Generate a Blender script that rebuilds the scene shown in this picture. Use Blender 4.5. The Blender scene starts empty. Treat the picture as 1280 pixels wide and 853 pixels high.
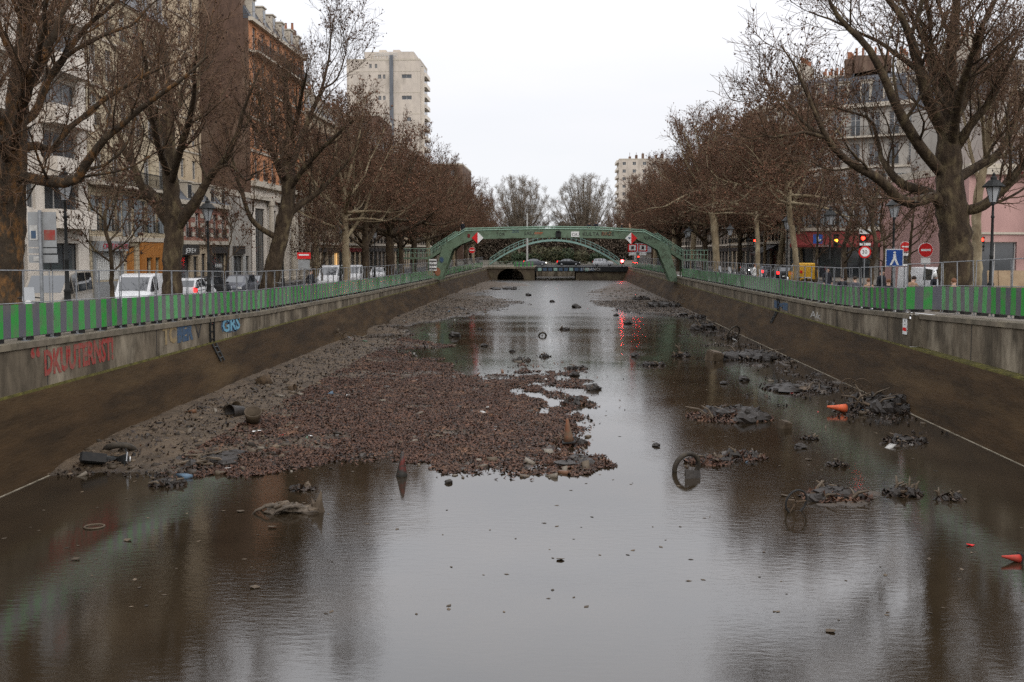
import bpy, math, random
import numpy as np
from mathutils import Vector, Matrix
random.seed(7); rng = np.random.default_rng(7)
R = math.radians
sc = bpy.context.scene
COL = sc.collection
# ---------------------------------------------------------------- camera
FPX, CXP, CYP = 1244.0, 640.0, 426.5
EYE = 5.65
PITCH = R(3.5); YAW = math.atan(58/1244)
SHY = 113.5-FPX*math.tan(PITCH)
cam = bpy.data.cameras.new('camera'); co = bpy.data.objects.new('camera', cam); COL.objects.link(co)
co.location = (0,0,EYE); co.rotation_euler = (R(90)-PITCH, 0, YAW)
cam.sensor_width = 36; cam.lens = FPX/1280*36; cam.shift_y = -SHY/1280
cam.clip_start = .1; cam.clip_end = 6000
sc.camera = co
# ---------------------------------------------------------------- world: overcast evening sky
SUN_EL, SUN_ROT = R(32), R(150)
w = bpy.data.worlds.new("World"); sc.world = w; w.use_nodes = True
nt = w.node_tree; nt.nodes.clear()
out = nt.nodes.new('ShaderNodeOutputWorld'); bg = nt.nodes.new('ShaderNodeBackground')
sky = nt.nodes.new('ShaderNodeTexSky'); sky.sky_type = 'NISHITA'; sky.sun_disc = False
sky.sun_elevation = SUN_EL; sky.sun_rotation = SUN_ROT
tc = nt.nodes.new('ShaderNodeTexCoord'); mp = nt.nodes.new('ShaderNodeMapping'); mp.inputs['Scale'].default_value = (1,1,4)
nz = nt.nodes.new('ShaderNodeTexNoise'); nz.inputs['Scale'].default_value = 2.2; nz.inputs['Detail'].default_value = 4
cr = nt.nodes.new('ShaderNodeValToRGB')
cr.color_ramp.elements[0].position=.3; cr.color_ramp.elements[0].color=(8.6,8.8,9.2,1)
cr.color_ramp.elements[1].position=.7; cr.color_ramp.elements[1].color=(9.6,9.5,9.8,1)
mx = nt.nodes.new('ShaderNodeMix'); mx.data_type='RGBA'; mx.inputs[0].default_value=.93
L = nt.links.new
L(tc.outputs['Generated'], mp.inputs[0]); L(mp.outputs[0], nz.inputs['Vector']); L(nz.outputs[0], cr.inputs[0])
sx = nt.nodes.new('ShaderNodeSeparateXYZ'); L(tc.outputs['Generated'], sx.inputs[0])
zr = nt.nodes.new('ShaderNodeMapRange'); zr.inputs[1].default_value=0; zr.inputs[3].default_value=0; zr.inputs[4].default_value=1; zc = nt.nodes.new('ShaderNodeFloatCurve'); L(sx.outputs[2], zc.inputs['Value'])
cm=zc.mapping; cm.use_clip=False; cm.curves[0].points[0].location=(0,.71/1.8); cm.curves[0].points[1].location=(1,1.0)
for p_ in ((.20,.73/1.8),(.34,1.2/1.8),(.6,1.5/1.8)): cm.curves[0].points.new(*p_)
cm.update(); zr.inputs[4].default_value=1.75; L(zc.outputs[0], zr.inputs[0])  # overcast sky: zenith brighter than horizon
vm = nt.nodes.new('ShaderNodeVectorMath'); vm.operation='SCALE'
L(sky.outputs[0], mx.inputs[6]); L(cr.outputs[0], mx.inputs[7]); L(mx.outputs[2], vm.inputs[0]); L(zr.outputs[0], vm.inputs['Scale']); L(vm.outputs[0], bg.inputs[0]); L(bg.outputs[0], out.inputs[0])
bg.inputs[1].default_value = .1
sl = bpy.data.lights.new('sun','SUN'); so = bpy.data.objects.new('sun', sl); COL.objects.link(so)
sl.energy = .55; sl.angle = R(25); sl.color = (1,.93,.84)
# sun_rotation measured clockwise from +Y; light direction to match
sd = Vector((math.sin(SUN_ROT)*math.cos(SUN_EL), math.cos(SUN_ROT)*math.cos(SUN_EL), math.sin(SUN_EL)))
so.rotation_euler = sd.to_track_quat('Z','Y').to_euler(); so.location = (60,-60,80)
vs = sc.view_settings; vs.view_transform='Standard'; vs.look='None'; vs.exposure=.68; vs.gamma=1; vs.use_curve_mapping=False
sc.render.engine='CYCLES'; sc.cycles.max_bounces=6; sc.cycles.diffuse_bounces=2; sc.cycles.glossy_bounces=3
sc.cycles.transparent_max_bounces=8; sc.cycles.use_denoising=False; sc.cycles.caustics_reflective=False
# ---------------------------------------------------------------- photo geometry -> world
RM = co.rotation_euler.to_matrix()
def ray(px,py): return RM @ Vector(((px-CXP)/FPX, (CYP-py-SHY)/FPX, -1))
def at(px,py,Y):
    d = ray(px,py); return Vector((0,0,EYE)) + d*(Y/d.y)
def onz(px,py,z=0):
    d = ray(px,py); return Vector((0,0,EYE)) + d*((z-EYE)/d.z)
HL = ([-30,0,12,24.5,31.8,45,72,112,188,260,900],[1.8,1.9,2.05,2.36,2.51,2.83,3.06,3.2,3.15,3.15,3.15])
HR = ([-30,0,12,28,38,48,68,116,191,260,900],[1.6,1.7,1.82,2.09,2.42,2.70,2.79,2.95,3.15,3.15,3.15])
def gz(Y, side):     # quay level
    h = HL if side<0 else HR
    return EYE - float(np.interp(Y, h[0], h[1]))
XL, XR = -13.73, 13.25      # canal wall face at the moss ledge
BL, BR = -12.76, 12.2       # wall foot at the water
ZM = 2.02                   # ledge height
# ---------------------------------------------------------------- tagging
def tag(o, label=None, cat=None, group=None, kind=None):
    if label: o['label']=label
    if cat: o['category']=cat
    if group: o['group']=group
    if kind: o['kind']=kind
    return o
def empty(name, loc=(0,0,0), rz=0):
    o = bpy.data.objects.new(name, None); COL.objects.link(o); o.location=loc; o.rotation_euler=(0,0,rz); return o
KIDS={}
def setp(o,p):
    if p is not None:
        o.parent=p; KIDS.setdefault(p.name,[]).append(o)
def copy_tree(o, parent=None):
    c=o.copy(); COL.objects.link(c); c.parent=None
    for k in ('label',):
        if k in c and parent is None: del c[k]
    if parent is not None: setp(c,parent)
    for ch in KIDS.get(o.name,[]): copy_tree(ch,c)
    return c
class MB:
    def __init__(s): s.v=[]; s.f=[]; s.m=[]; s.T=None
    def add(s, vs, fs, mi=0):
        b=len(s.v)
        if s.T is not None: vs=[tuple(s.T@Vector(v)) for v in vs]
        s.v.extend([tuple(v) for v in vs]); s.f.extend([tuple(i+b for i in f) for f in fs]); s.m.extend([mi]*len(fs)); return s
    def quad(s,a,b,c,d,mi=0): return s.add([a,b,c,d],[(0,1,2,3)],mi)
    def box(s,x0,x1,y0,y1,z0,z1,mi=0):
        v=[(x0,y0,z0),(x1,y0,z0),(x1,y1,z0),(x0,y1,z0),(x0,y0,z1),(x1,y0,z1),(x1,y1,z1),(x0,y1,z1)]
        return s.add(v,[(0,3,2,1),(4,5,6,7),(0,1,5,4),(1,2,6,5),(2,3,7,6),(3,0,4,7)],mi)
    def tube(s,pts,rad,n=6,mi=0,cap=True):
        pts=[Vector(p) for p in pts]
        if not hasattr(rad,'__len__'): rad=[rad]*len(pts)
        vs=[];fs=[];u=None
        for i,p in enumerate(pts):
            t=(pts[min(i+1,len(pts)-1)]-pts[max(i-1,0)]).normalized()
            if u is None: u=t.cross(Vector((0,0,1))); u=u if u.length>.1 else t.cross(Vector((1,0,0)))
            u=(u-t*u.dot(t)).normalized(); w_=t.cross(u)
            for k in range(n):
                a=2*math.pi*k/n; vs.append(p+(u*math.cos(a)+w_*math.sin(a))*rad[i])
        for i in range(len(pts)-1):
            for k in range(n):
                a=i*n+k; b=i*n+(k+1)%n; fs.append((a,b,b+n,a+n))
        if cap: fs.append(tuple(range(n))[::-1]); fs.append(tuple(range((len(pts)-1)*n,len(pts)*n)))
        return s.add(vs,fs,mi)
    def lathe(s,prof,c=(0,0,0),n=12,mi=0):
        vs=[];fs=[]
        for r,z in prof:
            for k in range(n):
                a=2*math.pi*k/n; vs.append((c[0]+r*math.cos(a),c[1]+r*math.sin(a),c[2]+z))
        for i in range(len(prof)-1):
            for k in range(n):
                a=i*n+k;b=i*n+(k+1)%n; fs.append((a,b,b+n,a+n))
        fs.append(tuple(range(n))[::-1]); fs.append(tuple(range((len(prof)-1)*n,len(prof)*n)))
        return s.add(vs,fs,mi)
    def prism(s,poly,y0,y1,mi=0):   # polygon in x,z extruded along y
        n=len(poly); vs=[(x,y0,z) for x,z in poly]+[(x,y1,z) for x,z in poly]
        fs=[tuple(range(n)),tuple(range(n,2*n))[::-1]]+[(i,i+n,(i+1)%n+n,(i+1)%n) for i in range(n)]
        return s.add(vs,fs,mi)
    def torus(s,c,Rr,r,axis='y',n=20,k=6,mi=0,a0=0,a1=2*math.pi):
        full=abs(a1-a0-2*math.pi)<1e-6; m=n if full else n+1
        vs=[];fs=[]
        for i in range(m):
            a=a0+(a1-a0)*i/n
            for j in range(k):
                b=2*math.pi*j/k; rr=Rr+r*math.cos(b); h=r*math.sin(b)
                p=(rr*math.cos(a),h,rr*math.sin(a)) if axis=='y' else ((rr*math.cos(a),rr*math.sin(a),h) if axis=='z' else (h,rr*math.cos(a),rr*math.sin(a)))
                vs.append((c[0]+p[0],c[1]+p[1],c[2]+p[2]))
        for i in range(n):
            i2=(i+1)%m
            for j in range(k): fs.append((i*k+j,i*k+(j+1)%k,i2*k+(j+1)%k,i2*k+j))
        return s.add(vs,fs,mi)
    def build(s,name,mats,parent=None,smooth=False):
        me=bpy.data.meshes.new(name); me.from_pydata(s.v,[],s.f)
        if not isinstance(mats,(list,tuple)): mats=[mats]
        for m in mats: me.materials.append(m)
        if len(mats)>1: me.polygons.foreach_set('material_index',s.m)
        if smooth: me.polygons.foreach_set('use_smooth',[True]*len(s.f))
        me.update(); o=bpy.data.objects.new(name,me); COL.objects.link(o); setp(o,parent); return o
def npmesh(name, V, F, mat, parent=None, smooth=False):
    """V (n,3), F (m,k) fast mesh"""
    me=bpy.data.meshes.new(name); n=len(V); m,k=F.shape
    me.vertices.add(n); me.vertices.foreach_set('co',np.ascontiguousarray(V,dtype=np.float32).ravel())
    me.loops.add(m*k); me.loops.foreach_set('vertex_index',np.ascontiguousarray(F,dtype=np.int32).ravel())
    me.polygons.add(m); me.polygons.foreach_set('loop_start',np.arange(0,m*k,k,dtype=np.int32))
    if smooth: me.polygons.foreach_set('use_smooth',np.ones(m,dtype=bool))
    me.materials.append(mat); me.update(calc_edges=True); me.validate()
    o=bpy.data.objects.new(name,me); COL.objects.link(o); setp(o,parent); return o
# ---------------------------------------------------------------- materials
def newmat(name):
    m=bpy.data.materials.new(name); m.use_nodes=True; t=m.node_tree; b=t.nodes['Principled BSDF']; return m,t,b
def mat(name,c1,c2=None,scale=2.,stretch=(1,1,1),rough=.8,metal=0,bump=0.,bscale=None,world=True,detail=6,lo=.35,hi=.65,rnd=0,c3=None,s3=.3,spec=.18,isl=0,emit=None,estr=0,bdist=.02):
    m,t,b=newmat(name); N=t.nodes.new; K=t.links.new
    b.inputs['Roughness'].default_value=rough; b.inputs['Metallic'].default_value=metal; b.inputs['Specular IOR Level'].default_value=spec
    col=None
    if c2 is not None or bump or c3 is not None:
        if world: g=N('ShaderNodeNewGeometry').outputs['Position']
        else: g=N('ShaderNodeTexCoord').outputs['Object']
        mp=N('ShaderNodeMapping'); mp.inputs['Scale'].default_value=stretch; K(g,mp.inputs[0])
    rgb=N('ShaderNodeRGB'); rgb.outputs[0].default_value=(*c1,1); col=rgb.outputs[0]
    def layer(col,c,s,lo,hi):
        n=N('ShaderNodeTexNoise'); n.inputs['Scale'].default_value=s; n.inputs['Detail'].default_value=detail; n.inputs['Roughness'].default_value=.65; K(mp.outputs[0],n.inputs['Vector'])
        mr=N('ShaderNodeMapRange'); mr.inputs[1].default_value=lo; mr.inputs[2].default_value=hi; K(n.outputs[0],mr.inputs[0])
        x=N('ShaderNodeMix'); x.data_type='RGBA'; K(mr.outputs[0],x.inputs[0]); K(col,x.inputs[6]); x.inputs[7].default_value=(*c,1); return x.outputs[2]
    if c2 is not None: col=layer(col,c2,scale,lo,hi)
    if c3 is not None: col=layer(col,c3,s3,.5,.72)
    if rnd or isl:
        src=N('ShaderNodeObjectInfo').outputs['Random'] if rnd else N('ShaderNodeNewGeometry').outputs['Random Per Island']
        a=rnd or isl
        mr=N('ShaderNodeMapRange'); mr.inputs[3].default_value=1-a; mr.inputs[4].default_value=1+a; K(src,mr.inputs[0])
        x=N('ShaderNodeVectorMath'); x.operation='SCALE'; K(col,x.inputs[0]); K(mr.outputs[0],x.inputs['Scale']); col=x.outputs[0]
    K(col,b.inputs['Base Color'])
    if bump:
        n=N('ShaderNodeTexNoise'); n.inputs['Scale'].default_value=bscale or scale*4; n.inputs['Detail'].default_value=8; K(mp.outputs[0],n.inputs['Vector'])
        bp=N('ShaderNodeBump'); bp.inputs['Strength'].default_value=bump; bp.inputs['Distance'].default_value=bdist; K(n.outputs[0],bp.inputs['Height']); K(bp.outputs[0],b.inputs['Normal'])
    if emit: b.inputs['Emission Color'].default_value=(*emit,1); b.inputs['Emission Strength'].default_value=estr
    return m
M={}
M['concrete']=mat('stained concrete',(.155,.125,.088),(.032,.026,.018),1.6,(1,.5,.22),.9,bump=.5,bscale=9,c3=(.27,.23,.17),s3=1.4)
M['coping']=mat('coping stone',(.15,.125,.095),(.08,.07,.05),2.2,rough=.9,bump=.3,c3=(.2,.17,.12),s3=.7)
M['algae']=mat('algae slope',(.040,.0235,.0105),(.017,.0105,.005),1.3,(1,.25,1.5),.75,bump=.8,bscale=14,c3=(.062,.039,.018),s3=.5,spec=.08)
M['moss']=mat('moss',(.09,.080,.018),(.035,.030,.010),3,(1,1,1),.95,bump=.6,bscale=30)
M['foot']=mat('pale foot line',(.24,.21,.16),(.1,.085,.06),3,rough=.9)
M['pave']=mat('quay paving',(.16,.14,.115),(.10,.085,.07),1.2,rough=.9,bump=.2)
M['asphalt']=mat('asphalt',(.055,.054,.054),(.04,.039,.038),3,rough=.8,bump=.2,bscale=60)
M['kerb']=mat('granite kerb',(.28,.27,.25),(.2,.19,.17),4,rough=.85)
M['earth']=mat('ground',(.09,.08,.06),(.06,.055,.04),.5,rough=.95)
M['bark']=mat('plane bark',(.060,.042,.026),(.026,.018,.012),3.2,(1,1,.45),.9,bump=1.,bscale=5,c3=(.13,.10,.055),s3=2.6,bdist=.12)
M['barkpale']=mat('pale plane bark',(.24,.19,.12),(.12,.09,.055),2.2,(1,1,.5),.9,bump=.6,bscale=8,c3=(.32,.27,.18),s3=1.2)
M['barkrust']=mat('rust bark',(.058,.042,.027),(.026,.019,.013),3,(1,1,.5),.9,bump=1.,bscale=5,c3=(.20,.095,.03),s3=3.6,bdist=.12)
M['twig']=mat('twigs',(.075,.044,.027),(.12,.074,.045),.6,rough=.95,isl=.4)
M['leafdry']=mat('dried leaves',(.13,.060,.034),(.075,.040,.025),.4,rough=.8,isl=.5)
M['seed']=mat('seed balls',(.05,.035,.025),(.085,.04,.025),.5,rough=.9,isl=.4)
M['litter']=mat('leaf litter',(.070,.031,.017),(.017,.011,.008),.9,rough=.65,isl=.85,lo=.3,hi=.7,c3=(.115,.058,.032),s3=.9,spec=.22)
M['litterwet']=mat('wet litter',(.034,.021,.013),(.014,.009,.006),2,rough=.55,isl=.85,spec=.25)
M['pebble']=mat('mud clods',(.078,.058,.038),(.032,.023,.015),2,rough=.7,isl=.7)
M['iron']=mat('dark iron',(.012,.013,.013),(.02,.02,.019),9,rough=.5,world=False)
M['galv']=mat('galvanised steel',(.26,.27,.28),(.17,.175,.18),5,rough=.45,metal=.6)
M['rubber']=mat('rubber',(.02,.02,.02),(.03,.028,.026),9,rough=.85)
M['tyre']=mat('muddy tyre',(.022,.019,.016),(.05,.04,.028),6,rough=.7)
M['rustmud']=mat('rust and mud',(.045,.032,.022),(.09,.06,.035),7,rough=.7,bump=.5)
M['darkmud']=mat('dark wet mud',(.017,.012,.008),(.009,.006,.004),4,rough=.6,bump=.6,bscale=12,spec=.35)
M['wood']=mat('sodden wood',(.05,.036,.024),(.10,.075,.05),6,(1,1,.3),.6,bump=.4)
M['glassd']=mat('window glass',(.035,.04,.045),(.06,.065,.07),.5,rough=.08,spec=.8)
M['glass']=mat('dark glass',(.02,.023,.026),rough=.04,spec=.9)
M['zinc']=mat('zinc roof',(.13,.14,.155),(.09,.095,.105),1.5,(1,1,.3),.5,bump=.1)
M['slate']=mat('slate roof',(.07,.075,.085),(.045,.048,.055),3,rough=.6,bump=.2)
M['white']=mat('white paint',(.62,.60,.57),(.5,.48,.45),4,rough=.5)
M['greenst']=mat('bridge green paint',(.13,.18,.125),(.095,.14,.09),1.4,rough=.55,c3=(.06,.07,.045),s3=1.8,bump=.1)
M['greenlt']=mat('pale green rail',(.20,.30,.22),(.14,.22,.17),3,rough=.5)
M['teal']=mat('pale teal paint',(.22,.33,.29),(.15,.24,.21),2,rough=.5)
M['red']=mat('sign red',(.55,.02,.02),(.45,.02,.02),3,rough=.4)
M['blue']=mat('sign blue',(.02,.07,.28),(.02,.06,.22),3,rough=.4)
M['signwhite']=mat('sign white',(.68,.68,.66),(.58,.58,.56),5,rough=.4)
M['yellow']=mat('yellow',(.65,.33,.02),(.55,.28,.02),3,rough=.4)
M['orange']=mat('cone orange',(.55,.10,.03),(.35,.08,.04),9,rough=.5)
M['skin']=mat('skin',(.5,.32,.24),(.45,.28,.2),9,rough=.6)
M['hair']=mat('hair',(.02,.014,.01),(.035,.022,.014),20,rough=.6)
M['hairbrown']=mat('brown hair',(.16,.07,.03),(.1,.04,.02),20,rough=.6)
M['jacket']=mat('dark jacket',(.015,.016,.02),(.025,.025,.03),6,rough=.9)
M['jacketgrey']=mat('grey coat',(.09,.09,.1),(.06,.06,.07),6,rough=.9)
M['jackettan']=mat('tan coat',(.32,.2,.13),(.26,.16,.1),6,rough=.9)
M['jeans']=mat('jeans',(.03,.04,.07),(.02,.03,.05),6,rough=.9)
M['lampred']=mat('red lamp',(.5,0,0),emit=(1,.02,.01),estr=9)
M['lampamber']=mat('amber lamp',(.5,.1,0),emit=(1,.28,.02),estr=7)
M['lampwhite']=mat('white lamp',(.8,.8,.7),emit=(1,.92,.75),estr=5)
M['tail']=mat('tail light',(.4,0,0),emit=(1,.02,.02),estr=3)
M['grred']=mat('red spray paint',(.26,.022,.02),(.17,.09,.07),5,rough=.8)
M['grblue']=mat('blue spray paint',(.16,.34,.42),(.08,.2,.3),3,rough=.8)
M['grnavy']=mat('navy spray paint',(.035,.07,.13),(.06,.08,.1),4,rough=.8)
M['grtan']=mat('tan spray paint',(.25,.19,.1),(.18,.13,.07),4,rough=.8)
M['grblack']=mat('black spray paint',(.02,.02,.02),(.05,.045,.04),4,rough=.8)
M['grwhite']=mat('white spray paint',(.45,.45,.43),(.3,.29,.27),4,rough=.8)
# ---------------------------------------------------------------- striped board material
def stripe_mat():
    m,t,b=newmat('striped board'); N=t.nodes.new; K=t.links.new
    tc=N('ShaderNodeTexCoord'); sp=N('ShaderNodeSeparateXYZ'); K(tc.outputs['Object'],sp.inputs[0])
    dv=N('ShaderNodeMath'); dv.operation='DIVIDE'; dv.inputs[1].default_value=PLEN/2; K(sp.outputs[0],dv.inputs[0])
    fr=N('ShaderNodeMath'); fr.operation='FRACT'; K(dv.outputs[0],fr.inputs[0])
    gt=N('ShaderNodeMath'); gt.operation='GREATER_THAN'; gt.inputs[1].default_value=.5; K(fr.outputs[0],gt.inputs[0])
    oi=N('ShaderNodeObjectInfo')
    g=N('ShaderNodeMix'); g.data_type='RGBA'; g.inputs[6].default_value=(.032,.25,.045,1); g.inputs[7].default_value=(.13,.33,.15,1)
    sq=N('ShaderNodeMath'); sq.operation='POWER'; sq.inputs[1].default_value=1.7; K(oi.outputs['Random'],sq.inputs[0]); K(sq.outputs[0],g.inputs[0])
    gr=N('ShaderNodeMix'); gr.data_type='RGBA'; gr.inputs[6].default_value=(.085,.085,.105,1); gr.inputs[7].default_value=(.15,.145,.155,1); K(oi.outputs['Random'],gr.inputs[0])
    x=N('ShaderNodeMix'); x.data_type='RGBA'; K(gt.outputs[0],x.inputs[0]); K(g.outputs[2],x.inputs[6]); K(gr.outputs[2],x.inputs[7])
    geo=N('ShaderNodeNewGeometry'); n=N('ShaderNodeTexNoise'); n.inputs['Scale'].default_value=2.5; n.inputs['Detail'].default_value=7; K(geo.outputs['Position'],n.inputs['Vector'])
    mr=N('ShaderNodeMapRange'); mr.inputs[1].default_value=.45; mr.inputs[2].default_value=.75; mr.inputs[4].default_value=.75; K(n.outputs[0],mr.inputs[0])
    y=N('ShaderNodeMix'); y.data_type='RGBA'; K(mr.outputs[0],y.inputs[0]); K(x.outputs[2],y.inputs[6]); y.inputs[7].default_value=(.13,.125,.11,1)
    K(y.outputs[2],b.inputs['Base Color']); b.inputs['Roughness'].default_value=.16; b.inputs['Specular IOR Level'].default_value=.7
    return m
PLEN=1.46
M['stripe']=stripe_mat()
def water_mat():
    m,t,b=newmat('canal water'); N=t.nodes.new; K=t.links.new
    geo=N('ShaderNodeNewGeometry')
    n=N('ShaderNodeTexNoise'); n.inputs['Scale'].default_value=.25; n.inputs['Detail'].default_value=5; K(geo.outputs['Position'],n.inputs['Vector'])
    c=N('ShaderNodeValToRGB'); c.color_ramp.elements[0].position=.35; c.color_ramp.elements[0].color=(.010,.007,.004,1); c.color_ramp.elements[1].position=.7; c.color_ramp.elements[1].color=(.024,.017,.010,1)
    K(n.outputs[0],c.inputs[0]); K(c.outputs[0],b.inputs['Base Color'])
    b.inputs['IOR'].default_value=1.68; b.inputs['Roughness'].default_value=.045
    mp=N('ShaderNodeMapping'); mp.inputs['Scale'].default_value=(1.,2.6,1); K(geo.outputs['Position'],mp.inputs[0])
    a=N('ShaderNodeTexNoise'); a.inputs['Scale'].default_value=3.2; a.inputs['Detail'].default_value=5; a.inputs['Roughness'].default_value=.6; K(mp.outputs[0],a.inputs['Vector'])
    big=N('ShaderNodeTexNoise'); big.inputs['Scale'].default_value=.09; big.inputs['Detail'].default_value=3; K(mp.outputs[0],big.inputs['Vector'])
    mr=N('ShaderNodeMapRange'); mr.inputs[1].default_value=.35; mr.inputs[2].default_value=.65; mr.inputs[3].default_value=.25; mr.inputs[4].default_value=1; K(big.outputs[0],mr.inputs[0])
    ml=N('ShaderNodeMath'); ml.operation='MULTIPLY'; K(a.outputs[0],ml.inputs[0]); K(mr.outputs[0],ml.inputs[1])
    sy=N('ShaderNodeSeparateXYZ'); K(geo.outputs['Position'],sy.inputs[0])   # a breeze ruffles the far reach
    wn=N('ShaderNodeMath'); wn.operation='MULTIPLY_ADD'; wn.inputs[1].default_value=40; K(big.outputs[0],wn.inputs[0]); K(sy.outputs[1],wn.inputs[2])
    rr=N('ShaderNodeMapRange'); rr.inputs[1].default_value=82; rr.inputs[2].default_value=112; rr.inputs[3].default_value=.008; rr.inputs[4].default_value=.24; K(wn.outputs[0],rr.inputs[0]); K(rr.outputs[0],b.inputs['Roughness'])
    bp=N('ShaderNodeBump'); bp.inputs['Strength'].default_value=.2; bp.inputs['Distance'].default_value=.024; K(ml.outputs[0],bp.inputs['Height']); K(bp.outputs[0],b.inputs['Normal'])
    return m
M['water']=water_mat()
def bed_mat():
    m,t,b=newmat('mud bank'); N=t.nodes.new; K=t.links.new
    geo=N('ShaderNodeNewGeometry'); sp=N('ShaderNodeSeparateXYZ'); K(geo.outputs['Position'],sp.inputs[0])
    n=N('ShaderNodeTexNoise'); n.inputs['Scale'].default_value=1.3; n.inputs['Detail'].default_value=9; n.inputs['Roughness'].default_value=.7; K(geo.outputs['Position'],n.inputs['Vector'])
    c=N('ShaderNodeValToRGB'); e=c.color_ramp.elements; e[0].position=.3; e[0].color=(.024,.016,.009,1); e[1].position=.7; e[1].color=(.088,.061,.037,1); K(n.outputs[0],c.inputs[0])
    wet=N('ShaderNodeMapRange'); wet.inputs[1].default_value=.0; wet.inputs[2].default_value=.09; K(sp.outputs[2],wet.inputs[0])
    x=N('ShaderNodeMix'); x.data_type='RGBA'; K(wet.outputs[0],x.inputs[0]); x.inputs[6].default_value=(.03,.022,.015,1); K(c.outputs[0],x.inputs[7])
    K(x.outputs[2],b.inputs['Base Color'])
    r=N('ShaderNodeMapRange'); r.inputs[1].default_value=0; r.inputs[2].default_value=.12; r.inputs[3].default_value=.45; r.inputs[4].default_value=.75; K(sp.outputs[2],r.inputs[0]); K(r.outputs[0],b.inputs['Roughness'])
    n2=N('ShaderNodeTexNoise'); n2.inputs['Scale'].default_value=9; n2.inputs['Detail'].default_value=8; K(geo.outputs['Position'],n2.inputs['Vector'])
    bp=N('ShaderNodeBump'); bp.inputs['Strength'].default_value=.9; bp.inputs['Distance'].default_value=.06; K(n2.outputs[0],bp.inputs['Height']); K(bp.outputs[0],b.inputs['Normal']); b.inputs['Specular IOR Level'].default_value=.22
    return m
M['bed']=bed_mat()
# ================================================================ SETTING
def strip(name, prof, Ys, side, m, kind='structure', lift=0):
    """prof: list of (x, dz) ; z = gz(Y)+dz"""
    V=[];F=[]
    for Y in Ys:
        for x,dz in prof: V.append((x,Y,gz(Y,side)+dz+lift))
    n=len(prof)
    for i in range(len(Ys)-1):
        for k in range(n-1): F.append((i*n+k,i*n+k+1,(i+1)*n+k+1,(i+1)*n+k))
    b=MB(); b.v=V; b.f=F; b.m=[0]*len(F); o=b.build(name,m); 
    if kind: o['kind']=kind
    return o
YS=[-25,-10,0,6,12,18,24,28,32,38,45,52,60,72,90,112,140,170,188,207]
YF=YS+[230,300,400,700,1500]
strip('pavement',[(-14.33,-.004),(-19.5,0)],YS,-1,M['pave'])
strip('kerb',[(-19.5,0),(-19.7,0),(-19.7,-.13)],YS,-1,M['kerb'])
strip('road',[(-19.7,-.13),(-26,-.13)],YS,-1,M['asphalt'])
strip('pavement',[(-26,-.13),(-26,0),(-32,0)],YS,-1,M['pave'])
strip('ground',[(-32,-.01),(-900,-.01)],YS,-1,M['earth'])
strip('pavement',[(19.5,0),(14.2,-.004)],YS,1,M['pave'])
strip('kerb',[(19.7,-.13),(19.7,0),(19.5,0)],YS,1,M['kerb'])
strip('road',[(26,-.13),(19.7,-.13)],YS,1,M['asphalt'])
strip('pavement',[(60,0),(26,0),(26,-.13)],YS,1,M['pave'])
strip('ground',[(900,-.01),(60,-.01)],YS,1,M['earth'])
# far terreplein beyond the lock
b=MB(); zf=EYE-3.16
b.quad((-900,207,zf),(-6,207,zf),(-6,222,zf),(-900,222,zf)); b.quad((8.5,207,zf),(900,207,zf),(900,222,zf),(8.5,222,zf)); b.quad((-900,222,zf),(900,222,zf),(900,3000,zf),(-900,3000,zf)); b.build('ground',M['earth'])['kind']='structure'
b=MB(); b.quad((-60,190,zf+.006),(60,190,zf+.006),(60,206.9,zf+.006),(-60,206.9,zf+.006))
# water and canal bed
b=MB(); b.quad((-16,-25,0),(16,-25,0),(16,222.5,0),(-16,222.5,0)); tag(b.build('water',M['water']),kind='structure')
def vnoise(x,y,seed=0):
    xi=np.floor(x).astype(np.int64); yi=np.floor(y).astype(np.int64); xf=x-xi; yf=y-yi
    def h(a,b_):
        n=(a*374761393+b_*668265263+seed*1274126177)&0xffffffff; n=((n^(n>>13))*1274126177)&0xffffffff; return ((n^(n>>16))&0xffff)/65535.
    u=xf*xf*(3-2*xf); v=yf*yf*(3-2*yf)
    return (h(xi,yi)*(1-u)+h(xi+1,yi)*u)*(1-v)+(h(xi,yi+1)*(1-u)+h(xi+1,yi+1)*u)*v
def fbm(x,y,o=4,seed=0):
    s=0;a=.5
    for i in range(o): s=s+a*vnoise(x*2**i+i*17,y*2**i+i*31,seed+i); a*=.5
    return s-.47
def poly_px(pts): return np.array([tuple(onz(*p))[:2] for p in pts])
def sdist(P,x,y):
    ins=np.zeros(x.shape,bool); d=np.full(x.shape,1e9)
    n=len(P)
    for i in range(n):
        x1,y1=P[i]; x2,y2=P[(i+1)%n]
        c=((y1>y)!=(y2>y))&(x<(x2-x1)*(y-y1)/(y2-y1+1e-12)+x1); ins^=c
        dx,dy=x2-x1,y2-y1; t=np.clip(((x-x1)*dx+(y-y1)*dy)/(dx*dx+dy*dy+1e-9),0,1)
        d=np.minimum(d,np.hypot(x-x1-t*dx,y-y1-t*dy))
    return np.where(ins,d,-d)
P_MAIN=poly_px([(20,600),(130,590),(190,598),(250,590),(300,590),(340,573),(430,571),(520,573),(585,583),(655,584),(692,570),(684,548),(700,530),(716,505),(700,486),(650,470),(590,464),(545,449),(495,446),(482,436),(548,433),(500,425),(455,424),(440,416),(300,430),(150,500)])
P_FARL=poly_px([(400,428),(450,421),(520,418),(497,408),(560,401),(582,395),(625,388),(645,380),(640,374),(590,369),(612,363),(668,357),(660,354),(600,353),(500,380)])
P_RIGHT=poly_px([(800,348),(772,353),(745,361),(738,372),(748,381),(800,390),(850,396),(905,398),(880,370)])
P_SIDE=poly_px([(870,398),(905,412),(940,440),(985,468),(1035,500),(1100,523),(1160,530),(1100,470),(930,400)])
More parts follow.
